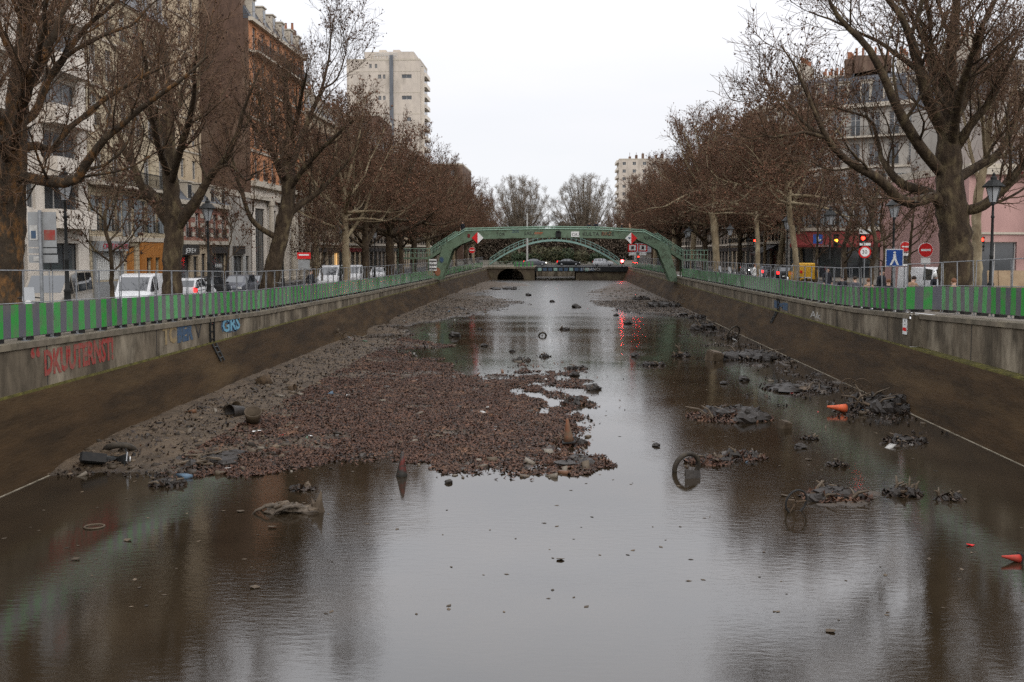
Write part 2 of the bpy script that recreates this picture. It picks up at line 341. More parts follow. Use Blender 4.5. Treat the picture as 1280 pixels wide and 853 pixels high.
P_SPIT=poly_px([(636,452),(660,449),(690,459),(720,462),(738,482),(745,500),(730,520),(710,520),(700,495),(668,478),(640,470)])
P_PAT=[poly_px(q) for q in ([(862,512),(905,506),(950,512),(962,522),(930,530),(890,528)],[(905,438),(940,434),(990,446),(985,457),(930,458)],[(905,566),(930,560),(952,570),(940,582),(910,580)],[(1000,622),(1020,612),(1090,612),(1135,620),(1080,632),(1010,636)],[(965,475),(1000,475),(1040,488),(1030,498),(985,492)],[(725,572),(765,572),(755,590),(715,592)],[(1110,546),(1150,548),(1145,560),(1115,558)])]
P_GAP=poly_px([(550,446),(600,450),(640,448),(700,462),(742,482),(742,525),(712,520),(690,500),(640,482),(590,470)])
def bedh(x,y):
    s=np.maximum(sdist(P_MAIN,x,y),sdist(P_FARL,x,y)); s=np.maximum(s,sdist(P_RIGHT,x,y))
    n=fbm(x*.7,y*.35,4,3); wob=n*2.2
    s=s+wob*np.clip(y/45,.5,2.2)
    h=np.clip(s*.055,-.22,.075)+fbm(x*.45,y*.22,3,61)*.10
    s2=np.maximum(sdist(P_SIDE,x,y)*.18-.12,sdist(P_SPIT,x,y))
    for q in P_PAT: s2=np.maximum(s2,sdist(q,x,y)*1.5)
    h2=np.clip(s2*.12-.0,-.22,.04)+fbm(x*1.5,y*1.0,4,9)*.36-.065
    h=np.maximum(h,h2)
    sp_=np.maximum(sdist(P_SPIT,x,y),sdist(P_GAP,x,y)); m_=np.clip(sp_*.5+1.,0,1); h=h*(1-m_)+np.minimum(h,-.025+fbm(x*1.1,y*.6,4,33)*.34)*m_
    # rise towards the left wall on the main bank
    lw=np.clip((-8.5-x)/4.5,0,1)*np.clip(s*.4,0,1); h=h+lw*.30
    return h+fbm(x*2.1,y*2.1,4,5)*.06+fbm(x*9,y*9,2,8)*.026
ys=[14.];
while ys[-1]<190: ys.append(ys[-1]+max(.06,ys[-1]*.0028*max(1,ys[-1]/45)))
ys=np.array(ys); xs=np.arange(-13.2,12.7,.09)
X,Y=np.meshgrid(xs,ys); Z=bedh(X,Y)
V=np.stack([X,Y,Z],-1).reshape(-1,3); ny,nx=X.shape
idx=np.arange(ny*nx).reshape(ny,nx); F=np.stack([idx[:-1,:-1],idx[:-1,1:],idx[1:,1:],idx[1:,:-1]],-1).reshape(-1,4)
keep=(Z.reshape(-1)[F].max(1)>-.1); F=F[keep]
tag(npmesh('mud',V,F,M['bed'],smooth=True),kind='structure')
def leafquads(P,size,tilt=.5,cup=.25):
    n=len(P); a=rng.random(n)*6.283; s=size*(.6+.8*rng.random(n)); u=np.stack([np.cos(a),np.sin(a),rng.normal(0,tilt,n)],-1); u/=np.linalg.norm(u,axis=1)[:,None]
    up=np.stack([rng.normal(0,tilt,n),rng.normal(0,tilt,n),np.ones(n)],-1); v=np.cross(up,u); v/=np.linalg.norm(v,axis=1)[:,None]
    k=s[:,None]; c=P
    lift=np.zeros_like(P); lift[:,2]=cup*s
    V=np.stack([c-u*k+lift,c-v*k*.6,c+u*k+lift,c+v*k*.6],1).reshape(-1,3)
    F=np.arange(4*n).reshape(n,4); return V,F
# leaf litter
P_LEAF=poly_px([(380,578),(385,520),(405,480),(440,462),(480,448),(545,452),(600,466),(650,476),(705,492),(716,510),(684,545),(690,575),(655,588),(520,578)])
def scatter(n,x0,x1,y0,y1,fn):
    x=rng.uniform(x0,x1,n); y=y0+(y1-y0)*rng.random(n)**1.3; z=bedh(x,y); d=fn(x,y,z); k=rng.random(n)<d; return np.stack([x[k],y[k],z[k]],-1)
S=lambda x,y: sdist(P_LEAF,x,y)
A=scatter(380000,-10,2.5,24,66,lambda x,y,z: np.where(z>-.02-.03*(np.maximum(sdist(P_SPIT,x,y),sdist(P_GAP,x,y))<-1.5),np.clip(np.maximum(S(x,y)*.16+.42,.14)+fbm(x*.6,y*.6,5,44)*3.4+fbm(x*3.,y*3.,3,45)*1.2,.05,1)*np.clip((38+x*0+30-y)/6,0,1),0))
A[:,2]=np.maximum(A[:,2],.0)+rng.random(len(A))*.03
B=scatter(60000,-2,3.5,24,66,lambda x,y,z: np.where(z>-.03,np.clip(.5+sdist(P_SPIT,x,y)*.4,0,1)*.9,0)); B[:,2]=np.maximum(B[:,2],.004)+rng.random(len(B))*.03
C_=scatter(60000,-2.5,5,24,66,lambda x,y,z: np.clip((fbm(x*.9,y*.5,4,21)-.08)*3,0,1)*np.clip(.5+sdist(P_SPIT,x,y)*.25,0,1)*.35+np.clip((fbm(x*.9,y*.5,4,21)-.08)*3,0,1)*np.clip(.6+S(x,y)*.35,0,1)*.35); C_[:,2]=np.maximum(C_[:,2],.006)+rng.random(len(C_))*.015
V,F=leafquads(np.concatenate([A,B,C_]),.052,.42,.35)
tag(npmesh('fallen_leaves',V,F,M['litter']),'reddish brown fallen leaves heaped on the mud bank mid canal','leaves',kind='stuff')
Cw=scatter(200000,-12.5,12,24,110,lambda x,y,z: np.where(z>-.03,.16,0)+np.where((z>-.06)&(x>5),.2,0)); Cw[:,2]=np.maximum(Cw[:,2],.004)+rng.random(len(Cw))*.02
V,F=leafquads(Cw,.058,.6,.5)
tag(npmesh('leaf_scraps',V,F,M['litterwet']),'dark wet leaves and scraps strewn over the mud','leaves',kind='stuff')
Q_=scatter(5200,-12.5,12,24,95,lambda x,y,z: np.where(z>0,np.clip(.3+fbm(x*.4,y*.4,3,71)*2,0.03,1),np.where((z>-.08),.3,0)))
def slabs(P,s0,s1):
    n=len(P); s=(s0+(s1-s0)*rng.random((n,1))**3)*np.stack([.5+rng.random(n),.3+.5*rng.random(n),.15+.35*rng.random(n)],-1); base=np.array([(-1,-1,-1),(1,-1,-1),(1,1,-1),(-1,1,-1),(-1,-1,1),(1,-1,1),(1,1,1),(-1,1,1)],float)*.5
    q=base[None]*s[:,None]*(.8+.4*rng.random((n,8,1))); a=rng.random(n)*6.28; t=rng.normal(0,.4,n); ca,sa,ct,st=[f(v)[:,None] for f,v in ((np.cos,a),(np.sin,a),(np.cos,t),(np.sin,t))]
    x=q[...,0]*ct-q[...,2]*st; z=q[...,0]*st+q[...,2]*ct; X=x*ca-q[...,1]*sa; Y=x*sa+q[...,1]*ca
    V=(np.stack([X,Y,z],-1)+P[:,None]).reshape(-1,3); fc=np.array([(0,3,2,1),(4,5,6,7),(0,1,5,4),(1,2,6,5),(2,3,7,6),(3,0,4,7)]); return V,(fc[None]+8*np.arange(n)[:,None,None]).reshape(-1,4)
def rubbish_mat():
    m,t,b=newmat('mixed rubbish'); N=t.nodes.new; K=t.links.new; c=N('ShaderNodeValToRGB'); c.color_ramp.interpolation='CONSTANT'; e=c.color_ramp.elements; e[0].color=(.03,.022,.015,1); e[1].position=.45; e[1].color=(.075,.055,.035,1)
    for p,q in ((.7,(.12,.10,.075)),(.86,(.10,.045,.02)),(.92,(.3,.29,.27)),(.955,(.05,.08,.05)),(.975,(.06,.10,.14)),(.99,(.25,.04,.03))): x=e.new(p); x.color=(*q,1)
    K(N('ShaderNodeNewGeometry').outputs['Random Per Island'],c.inputs[0]); K(c.outputs[0],b.inputs['Base Color']); b.inputs['Roughness'].default_value=.6; b.inputs['Specular IOR Level'].default_value=.3; return m
Q_[:,2]=np.maximum(Q_[:,2],0)+.01; V,F=slabs(Q_,.05,.34); tag(npmesh('rubbish',V,F,rubbish_mat()),'small tins, wrappers and broken bits trodden into the mud banks','rubbish',kind='stuff')
D=scatter(2600,-12.5,12,15,80,lambda x,y,z: np.where(z<-.05,.25,0)); D[:,2]=.005
V,F=leafquads(D,.05,.05,.02)
tag(npmesh('floating_leaves',V,F,M['pebble']),'small pale leaves and scraps floating on the open water','leaves',kind='stuff')
# clods and stones
def clods(P,s0,s1,flat=.55):
    ph=(1+5**.5)/2; base=np.array([(-1,ph,0),(1,ph,0),(-1,-ph,0),(1,-ph,0),(0,-1,ph),(0,1,ph),(0,-1,-ph),(0,1,-ph),(ph,0,-1),(ph,0,1),(-ph,0,-1),(-ph,0,1)])/1.9
    fc=np.array([(0,11,5),(0,5,1),(0,1,7),(0,7,10),(0,10,11),(1,5,9),(5,11,4),(11,10,2),(10,7,6),(7,1,8),(3,9,4),(3,4,2),(3,2,6),(3,6,8),(3,8,9),(4,9,5),(2,4,11),(6,2,10),(8,6,7),(9,8,1)])
    n=len(P); s=s0+(s1-s0)*rng.random(n)**3; sc3=np.stack([s*(.7+.6*rng.random(n)),s*(.7+.6*rng.random(n)),s*flat*(.6+.8*rng.random(n))],-1)
    j=base[None]*(.75+.5*rng.random((n,12,1))); a=rng.random(n)*6.28; ca,sa=np.cos(a)[:,None],np.sin(a)[:,None]
    q=j*sc3[:,None]; x=q[...,0]*ca-q[...,1]*sa; y=q[...,0]*sa+q[...,1]*ca
    V=(np.stack([x,y,q[...,2]],-1)+P[:,None]).reshape(-1,3); F=(fc[None]+12*np.arange(n)[:,None,None]).reshape(-1,3); return V,F
E=scatter(52000,-13,12,24,150,lambda x,y,z: np.where(z>-.0,np.where(S(x,y)>0,.12,.5)*np.clip(.6+fbm(x*.6,y*.6,3,12)*2,0.1,1),0)); E[:,2]-=.005
V,F=clods(E,.025,.15); tag(npmesh('rubble',V,F,M['pebble'],smooth=False),'grey brown stones and mud clods covering the bank by the graffiti wall','rubble',kind='stuff')
# ---- walls
def canal_wall(side,label):
    root=empty('canal_wall',((XL if side<0 else XR),30,ZM)); tag(root,label,'wall')
    X=XL if side<0 else XR; Bx=BL if side<0 else BR; o=side
    YW=[y for y in YS if y<=190]+[190.5]
    up=MB(); lo=MB(); ms=MB(); cp=MB(); ft=MB()
    def jog(Y): return .34*o if (side>0 and Y<38) else 0.
    ys=[]; 
    for a,b_ in zip(YW[:-1],YW[1:]):
        ys.append(a)
        if b_-a>8: ys.append((a+b_)/2)
    ys.append(YW[-1])
    def seg(y0,y1,j):
        z0,z1=gz(y0,side),gz(y1,side); xf=X+j
        up.quad((xf,y0,ZM),(xf,y1,ZM),(xf,y1,z1-.16),(xf,y0,z0-.16))
        # coping: front lip, top
        a=xf-.05*o; c=xf+.75*o
        cp.quad((a,y0,z0-.16),(a,y1,z1-.16),(a,y1,z1),(a,y0,z0)); cp.quad((a,y0,z0),(a,y1,z1),(c,y1,z1),(c,y0,z0)); cp.quad((a,y0,z0-.16),(a,y1,z1-.16),(xf,y1,z1-.16),(xf,y0,z0-.16))
        ms.quad((xf,y0,ZM),(xf,y1,ZM),(X-.04*o,y1,ZM-.005),(X-.04*o,y0,ZM-.005)); ms.quad((X-.04*o,y0,ZM-.005),(X-.04*o,y1,ZM-.005),(X-.075*o,y1,ZM-.10),(X-.075*o,y0,ZM-.10))
        lo.quad((X-.06*o,y0,ZM-.06),(X-.06*o,y1,ZM-.06),(Bx,y1,-.02),(Bx,y0,-.02)); lo.quad((Bx,y0,-.02),(Bx,y1,-.02),(Bx,y1,-1),(Bx,y0,-1))
        ft.quad((Bx-.03*o,y0,.012),(Bx-.03*o,y1,.012),(Bx-.03*o,y1,-.1),(Bx-.03*o,y0,-.1)); ft.quad((Bx-.03*o,y0,.012),(Bx-.03*o,y1,.012),(Bx+.03*o,y1,.012),(Bx+.03*o,y0,.012))
    for y0,y1 in zip(ys[:-1],ys[1:]): seg(y0,y1,jog((y0+y1)/2))
    if side>0:
        z=gz(38,side); up.quad((X,38,ZM),(X+.34,38,ZM),(X+.34,38,z-.005),(X,38,z-.005))
    for nm,mb,mm in (('upper_face',up,M['concrete']),('sloping_base',lo,M['algae']),('moss_ledge',ms,M['moss']),('coping',cp,M['coping']),('foot_ledge',ft,M['foot'])):
        q=mb.build(nm,mm,root); q.matrix_parent_inverse=Matrix.Translation(-Vector(root.location))
    b=MB(); y=26.
    while y<186:
        zt=gz(y,side)-.17; xx=X-.003*o; b.box(min(xx,xx-.004*o)+(jog(y)),max(xx,xx-.004*o)+(jog(y)),y,y+.045,ZM+.01,zt); y+=7.3
    q=b.build('expansion_joints',M['grblack'],root); q.matrix_parent_inverse=Matrix.Translation(-Vector(root.location))
    return root
WL=canal_wall(-1,'stained concrete canal wall with red lettering on it and brown algae below')
WR=canal_wall(1,'concrete canal wall with streaked stains and a small white gauge plate')
def child_world(mb,name,m,parent,smooth=False):
    q=mb.build(name,m,parent,smooth); q.matrix_parent_inverse=Matrix.Translation(-Vector(parent.location)); return q
def text(body,name,m,parent,loc,rot,size,extr=.002,off=0,sx=1,shear=0,align='LEFT'):
    c=bpy.data.curves.new(name,'FONT'); c.body=body; c.size=size; c.extrude=extr; c.offset=off; c.shear=shear; c.align_x=align; c.resolution_u=2; c.materials.append(m)
    t_=bpy.data.objects.new(name,c); COL.objects.link(t_); bpy.context.view_layer.update()
    me=bpy.data.meshes.new_from_object(t_.evaluated_get(bpy.context.evaluated_depsgraph_get())); me.name=name; bpy.data.objects.remove(t_)
    if not me.materials: me.materials.append(m)
    o=bpy.data.objects.new(name,me); COL.objects.link(o); setp(o,parent); o.location=loc; o.rotation_euler=rot; o.scale=(sx,1,1)
    return o
def wall_text(body,px0,px1,zc,size,m,side,off=0,label=None,shear=0):
    """graffiti on the left wall's upper face between two photo columns"""
    def yat(px): d=ray(px,400); X=XL if side<0 else XR; return d.y*(X/d.x)
    y0,y1=yat(px0),yat(px1); root=WL if side<0 else WR
    X=(XL+.008) if side<0 else XR-.008
    o=text(body,'graffiti',m,root,(0,0,0),(R(90),0,R(90) if side<0 else R(-90)),size,off=off,shear=shear)
    bpy.context.view_layer.update(); wd=max(o.dimensions.x,.01); o.scale=(abs(y1-y0)/wd,1,1)
    o.matrix_parent_inverse=Matrix.Translation(-Vector(root.location)); o.location=(X,y0,zc)
    if label: o['label']=label
    return o
wall_text('“',36,48,2.35,1.1,M['grred'],-1,.02)
wall_text('DKUUTERNST!',53,140,2.32,.92,M['grred'],-1,.035,'red spray painted word on the concrete')
wall_text('TC',203,220,2.38,.85,M['grtan'],-1,.04)
wall_text('BER',221,241,2.36,.85,M['grnavy'],-1,.06)
wall_text('V',243,252,2.3,.8,M['grblack'],-1,.0)
wall_text('GRS',277,299,2.30,.75,M['grnavy'],-1,.09,'pale blue letters on dark blue')
o=wall_text('GRS',277,299,2.30,.75,M['grblue'],-1,.02); o.location.x+=.02
wall_text('M',968,985,2.2,.5,M['grnavy'],1,.05); wall_text('Ak',1013,1026,2.15,.5,M['grwhite'],1,.0)
# ladders let into the walls
def ladder(side,Y,label):
    X=(XL+.03) if side<0 else (XR-.03); o=-side; z1=gz(Y,side)-.02; r=empty('wall_ladder',(X,Y,.9)); tag(r,label,'ladder')
    b=MB(); 
    for s in (-.22,.22): b.box(X-.02,X+.04*o if side<0 else X+.02,Y+s-.03,Y+s+.03,ZM,z1)
    child_world(b,'rail',M['iron'],r)
    z=ZM+.1
    while z<z1: b=MB(); b.box(X-.02,X+.02,Y-.22,Y+.22,z,z+.04); z+=.3; child_world(b,'rung',M['iron'],r)
    b=MB(); dx=o*.34
    for s in (-.2,.2): b.tube([(X+o*.08,Y+s,ZM-.05),(X+o*.08+dx,Y+s,ZM-.75)],.04,5)
    for k in range(3): t=.2+.3*k; b.tube([(X+o*.08+dx*t,Y-.2,ZM-.05-.7*t),(X+o*.08+dx*t,Y+.2,ZM-.05-.7*t)],.03,5)
    child_world(b,'lower_section',M['iron'],r)
ladder(-1,38.7,'dark iron ladder on the wall beside the pale blue letters')
ladder(1,60.5,'dark iron ladder on the wall facing the graffiti')
# gauge plate
g=empty('gauge_plate',tuple(at(1124,410,38.3))); tag(g,'narrow white gauge plate with a red block on the wall corner','gauge plate')
b=MB(); p0=at(1121.5,398,38.4); b.box(XR-.03,XR-.005,38.35,38.8,ZM+.42,ZM+1.12); child_world(b,'plate',M['signwhite'],g)
b=MB(); b.box(XR-.034,XR-.031,38.37,38.78,ZM+.55,ZM+.68); child_world(b,'red_block',M['red'],g)
t=text('1.62','numerals',M['grblack'],g,(0,0,0),(R(90),R(-90),R(-90)),.2,.001); t.matrix_parent_inverse=Matrix.Translation(-Vector(g.location)); t.location=(XR-.034,38.5,ZM+.75)
# ================================================================ barriers
def barrier_proto():
    r=empty('barrier_panel'); L_=PLEN
    b=MB(); n=.018
    b.tube([(0,0,0),(0,0,1.86)],n,6); b.tube([(L_-.06,0,0.04),(L_-.06,0,1.84)],n,6); b.tube([(0,0,1.85),(L_,0,1.85)],n,6); b.tube([(0,0,1.0),(L_,0,1.0)],.014,6); b.tube([(0,0,.11),(L_,0,.11)],.014,6)
    b.box(-.12,.12,-.10,.04,0,.015)
    b.build('frame',M['galv'],r)
    b=MB(); b.box(.0,L_-.002,-.035,-.022,.12,.97); b.build('board',M['stripe'],r)
    b=MB(); b.box(.14,.5,.02,.28,0,.10); b.build('foot_block',M['rubber'],r)
    return r
proto=None
def barrier_run(pts,side,label,group,flip=False):
    global proto
    pts=[Vector(p) for p in pts]; segs=[]
    i=0; cur=pts[0].copy(); 
    for a,b_ in zip(pts[:-1],pts[1:]):
        d=(b_-a); L_=d.length; n=max(1,round(L_/PLEN)); 
        for k in range(n):
            p=a+d*(k/n); q=a+d*((k+1)/n)
            if flip: p,q=q,p
            if proto is None: proto=barrier_proto(); o=proto
            else: o=copy_tree(proto)
            p=Vector((p.x,p.y,gz(p.y,side)+p.z)); q=Vector((q.x,q.y,gz(q.y,side)+q.z)); dd=q-p
            o.location=p; o.rotation_euler=(random.gauss(0,.022),-math.atan2(dd.z,math.hypot(dd.x,dd.y)),math.atan2(dd.y,dd.x)+random.gauss(0,.006))
            o.scale=((dd.length)/PLEN,1,1)
            tag(o,label,'barrier',group)
# left: boards face the canal (local -y). travelling +Y on the left side => -y local is +x world
barrier_run([(-14.0,6,0),(-14.0,24,0),(-14.0,60,0),(-14.0,110.5,0)],-1,'galvanised barrier with green and grey striped board on the graffiti side quay','striped barriers along the graffiti side quay')
barrier_run([(-14.0,114,0),(-14.0,184,0)],-1,'small distant striped barrier beyond the footbridge on the graffiti side','far striped barriers on the graffiti side')
barrier_run([(13.55,110,0),(13.55,39.3,0)],1,'galvanised barrier with green and grey striped board on the traffic light side quay','striped barriers along the traffic light side quay')
barrier_run([(13.5,39.2,.06),(14.15,37.4,.10)],1,'striped barrier set slantwise across the corner of the quay','slanted corner barrier')
barrier_run([(14.15,37.3,.10),(14.0,30,.08),(14.0,8,.08)],1,'large green and grey striped barrier on the higher near quay past the gauge plate','striped barriers past the gauge plate')
barrier_run([(13.55,184,0),(13.55,116,0)],1,'small distant striped barrier beyond the footbridge on the traffic light side','far striped barriers on the traffic light side')
# ================================================================ TREES
def resample(pts,rad,K):
    """Catmull-Rom resample of a polyline"""
    P=np.array([tuple(p) for p in pts],float); r=np.array(rad,float); n=len(P)
    e=np.vstack([2*P[0]-P[1],P,2*P[-1]-P[-2]]); s=np.concatenate([[0],np.cumsum(np.linalg.norm(np.diff(P,axis=0),axis=1))]); s/=s[-1]
    T=np.linspace(0,1,K); o=[]
    for t in T:
        i=min(n-2,max(0,np.searchsorted(s,t,side='right')-1)); u=(t-s[i])/(s[i+1]-s[i]+1e-9)
        a,b_,c,d=e[i],e[i+1],e[i+2],e[i+3]
        o.append(.5*((2*b_)+(-a+c)*u+(2*a-5*b_+4*c-d)*u*u+(-a+3*b_-3*c+d)*u**3))
    return np.array(o),np.interp(T,np.linspace(0,1,len(r)) if len(r)!=n else s,r)
def tubes(P,Rd,S):
    """P (N,K,3), Rd (N,K)"""
    N,K,_=P.shape; t=np.gradient(P,axis=1); t/=np.linalg.norm(t,axis=2,keepdims=True)+1e-9
    ref=np.where(np.abs(t[...,2:3])>.9,np.array([1.,0,0]),np.array([0,0,1.])); ref=np.broadcast_to(ref[:,:1],t.shape)
    u=np.cross(t,ref); u/=np.linalg.norm(u,axis=2,keepdims=True)+1e-9; w_=np.cross(t,u)
    a=np.arange(S)*2*np.pi/S
    V=P[:,:,None]+(u[:,:,None]*np.cos(a)[None,None,:,None]+w_[:,:,None]*np.sin(a)[None,None,:,None])*Rd[:,:,None,None]
    V=V.reshape(-1,3); i=np.arange(N)[:,None,None]*K*S+np.arange(K-1)[None,:,None]*S; k=np.arange(S)[None,None,:]; k2=(k+1)%S
    F=np.stack([i+k,i+k2,i+k2+S,i+k+S],-1).reshape(-1,4); return V,F
def spawn(P,Rd,n,t0,t1,l0,l1,g,K,up=.25,spread=.9,fwd=.7,curv=.12,wig=.12,rr=.5,rmin=.006,taper=.5):
    N,KK,_=P.shape; M_=N*n; pi=np.repeat(np.arange(N),n); tt=(t0+(t1-t0)*((np.tile(np.arange(n),N)+g.random(M_))/n))*(KK-1)
    i0=np.minimum(tt.astype(int),KK-2); u=(tt-i0)[:,None]
    p=P[pi,i0]*(1-u)+P[pi,i0+1]*u; d=P[pi,i0+1]-P[pi,i0]; d/=np.linalg.norm(d,axis=1,keepdims=True)+1e-9
    r0=(Rd[pi,i0]*(1-u[:,0])+Rd[pi,i0+1]*u[:,0])
    q=g.normal(size=(M_,3)); q-=d*(q*d).sum(1,keepdims=True); q/=np.linalg.norm(q,axis=1,keepdims=True)
    D=d*fwd+q*spread+np.array([0,0,up]); D/=np.linalg.norm(D,axis=1,keepdims=True)
    ln=(l0+(l1-l0)*g.random(M_))*(1-.45*(tt/(KK-1))); st=ln/(K-1)
    out=[p]; 
    for k in range(K-1):
        D=D+g.normal(0,wig,(M_,3))+np.array([0,0,curv]); D/=np.linalg.norm(D,axis=1,keepdims=True); out.append(out[-1]+D*st[:,None])
    Q=np.stack(out,1); R0=np.maximum(r0*rr*(.7+.5*g.random(M_)),rmin)
    Q_r=R0[:,None]*np.linspace(1,taper*.6,K)[None]; return Q,np.maximum(Q_r,rmin*.7)
def octs(P,s,g,el=1.):
    base=np.array([(1,0,0),(-1,0,0),(0,1,0),(0,-1,0),(0,0,1),(0,0,-1)],float); fc=np.array([(0,2,4),(2,1,4),(1,3,4),(3,0,4),(2,0,5),(1,2,5),(3,1,5),(0,3,5)])
    n=len(P); k=s*(.6+.8*g.random((n,1,1))); j=base[None]*(.6+.8*g.random((n,6,1))); j[:,:,2]*=el
    V=(j*k+P[:,None]).reshape(-1,3); F=(fc[None]+6*np.arange(n)[:,None,None]).reshape(-1,3); return V,F
def make_tree(name,label,cat,trunk,limbs,seed,bark='bark',n2=8,n3=8,n4=7,leaves=2500,leafsize=.04,l2=(2.2,4.5),l3=(1.0,2.2),l4=(.5,1.15),tw=.009,group=None,leafmat='seed',up2=.35,red=None,n5=0):
    """trunk: (pts, radii); limbs: list of (pts, radii), all in world space; origin at trunk base"""
    g=np.random.default_rng(seed); base=Vector(trunk[0][0]); root=empty(name,base); tag(root,label,cat,group)
    B=np.array(tuple(base))
    P,r=resample(trunk[0],trunk[1],26); r=r*.93*(1+g.normal(0,.04,26)); P[1:]+=g.normal(0,.02,(25,3)); r[0]*=1.25; r[1]*=1.08
    V,F=tubes(P[None]-B,r[None],14); VS=[V]; FS=[F]; off=len(V)
    LP=[];LR=[]
    for pts,rad in limbs:
        p,q=resample(pts,rad,16); p=p+np.cumsum(g.normal(0,.012,(16,3)),0)*np.linspace(0,1,16)[:,None]*3; LP.append(p); LR.append(q*.88*(1+g.normal(0,.05,16)))
    LP=np.array(LP);LR=np.array(LR)
    V,F=tubes(LP-B,LR,9); VS.append(V); FS.append(F+off); off+=len(V)
    Q2,R2=spawn(LP,LR,n2,.18,1.,l2[0],l2[1],g,9,up=up2,spread=.85,fwd=.8,curv=.10,wig=.13,rr=.36,rmin=.02)
    V,F=tubes(Q2-B,R2,6); VS.append(V); FS.append(F+off); off+=len(V)
    npmesh('trunk',np.concatenate(VS),np.concatenate(FS),M[bark],root,smooth=True)
    Q3,R3=spawn(Q2,R2,n3,.12,1.,l3[0],l3[1],g,6,up=.25,spread=.9,fwd=.75,curv=.09,wig=.14,rr=.5,rmin=.0125)
    V3,F3=tubes(Q3-B,R3,4)
    Q4,R4=spawn(Q3,R3,n4,.15,1.,l4[0],l4[1],g,4,up=.1,spread=.9,fwd=.8,curv=.03,wig=.16,rr=.6,rmin=tw)
    V4,F4=tubes(Q4-B,R4,3)
    Q5,R5=spawn(LP,LR,12,.1,1.,.8,1.8,g,5,up=.5,spread=1,fwd=.3,wig=.12,rr=.1,rmin=.012); V5,F5=tubes(Q5-B,R5,3)
    npmesh('crown',np.concatenate([V3,V4,V5]),np.concatenate([F3,F4+len(V3),F5+len(V3)+len(V4)]),M['twig'],root)
    if leaves:
        E=Q4.reshape(-1,3); sel=g.integers(0,len(E),leaves); C=E[sel]+g.normal(0,.05,(leaves,3)); C[:,2]-=.05
        V,F=octs(C-B,leafsize,g,1.2); npmesh('leaves',V,F,M[leafmat],root)
    return root
def pl(Y,*pts):   # px,py[,dy]
    return [at(p[0],p[1],Y+(p[2] if len(p)>2 else 0)) for p in pts]
def gp(x,Y,side): return Vector((x,Y,gz(Y,side)-.02))
def xat(px,Y): d=ray(px,300); return d.x*Y/d.y
# --- T1 near left
Y=31.5; x0=xat(6,Y)
trunk=([gp(x0,Y,-1)]+pl(Y,(8,340),(11,290),(13,240),(15,200),(19,150),(23,100)),[.56,.54,.53,.52,.46,.40,.33])
limbs=[(pl(Y,(23,100),(27,55),(29,10),(33,-50)),[.30,.26,.2,.12]),
 (pl(Y,(20,216),(33,221,-.3),(50,225,-.6),(70,228,-.9),(93,227,-1.1),(104,209,-1.2),(120,186,-1.4),(141,162,-1.6),(180,132,-1.8),(225,104,-2),(262,72,-2)),[.2,.2,.19,.18,.18,.16,.14,.12,.1,.07,.04]),
 (pl(Y,(15,212),(26,190,.4),(36,182,.8),(52,184,1.0),(68,188,1.1),(85,165,1.2),(110,146,1.4),(150,118,1.5),(190,100,1.6),(235,84,2)),[.2,.19,.18,.15,.12,.11,.10,.085,.06,.04]),
 (pl(Y,(20,130),(30,112,-.2),(48,87,-.5),(60,55,-.8),(75,22,-1),(92,-20,-1.2)),[.2,.19,.17,.14,.11,.07]),
 (pl(Y,(18,160),(40,145,.6),(50,128,.8),(56,105,1),(72,82,1.2),(90,52,1.6),(110,30,1.8),(135,8,2),(160,-20,2.3)),[.16,.15,.15,.14,.13,.11,.09,.07,.05]),
 (pl(Y,(48,132,.8),(70,85,.9),(95,62,1),(135,42,1.2),(170,30,1.5),(205,-10,1.5)),[.12,.10,.085,.07,.055,.03]),
 (pl(Y,(10,170),(-10,140,-.6),(-35,110,-1.2),(-60,60,-2)),[.24,.2,.15,.1]),
 (pl(Y,(12,205),(0,180,-1.2),(-18,165,-2),(-50,120,-3)),[.2,.17,.13,.09]),
 (pl(Y,(16,190),(22,150,-1.6),(34,110,-2.8),(45,60,-4),(60,0,-5)),[.2,.17,.14,.10,.06]),
 (pl(Y,(16,180),(22,130,1.8),(45,85,3.5),(55,30,5),(60,-20,6)),[.2,.17,.14,.10,.06]),
 (pl(Y,(50,185,1),(58,205,.6),(52,225,.2),(45,250,0)),[.05,.04,.03,.02]),
 (pl(Y,(22,80),(8,50,-.5),(-5,20,-.8),(-15,-30,-1)),[.16,.12,.1,.06])]
make_tree('plane_tree','thick plane tree with rust stained bark above the red lettering','tree',trunk,limbs,11,'barkrust',n2=9,n3=8,n4=6,leaves=1800,leafsize=.03,tw=.008)
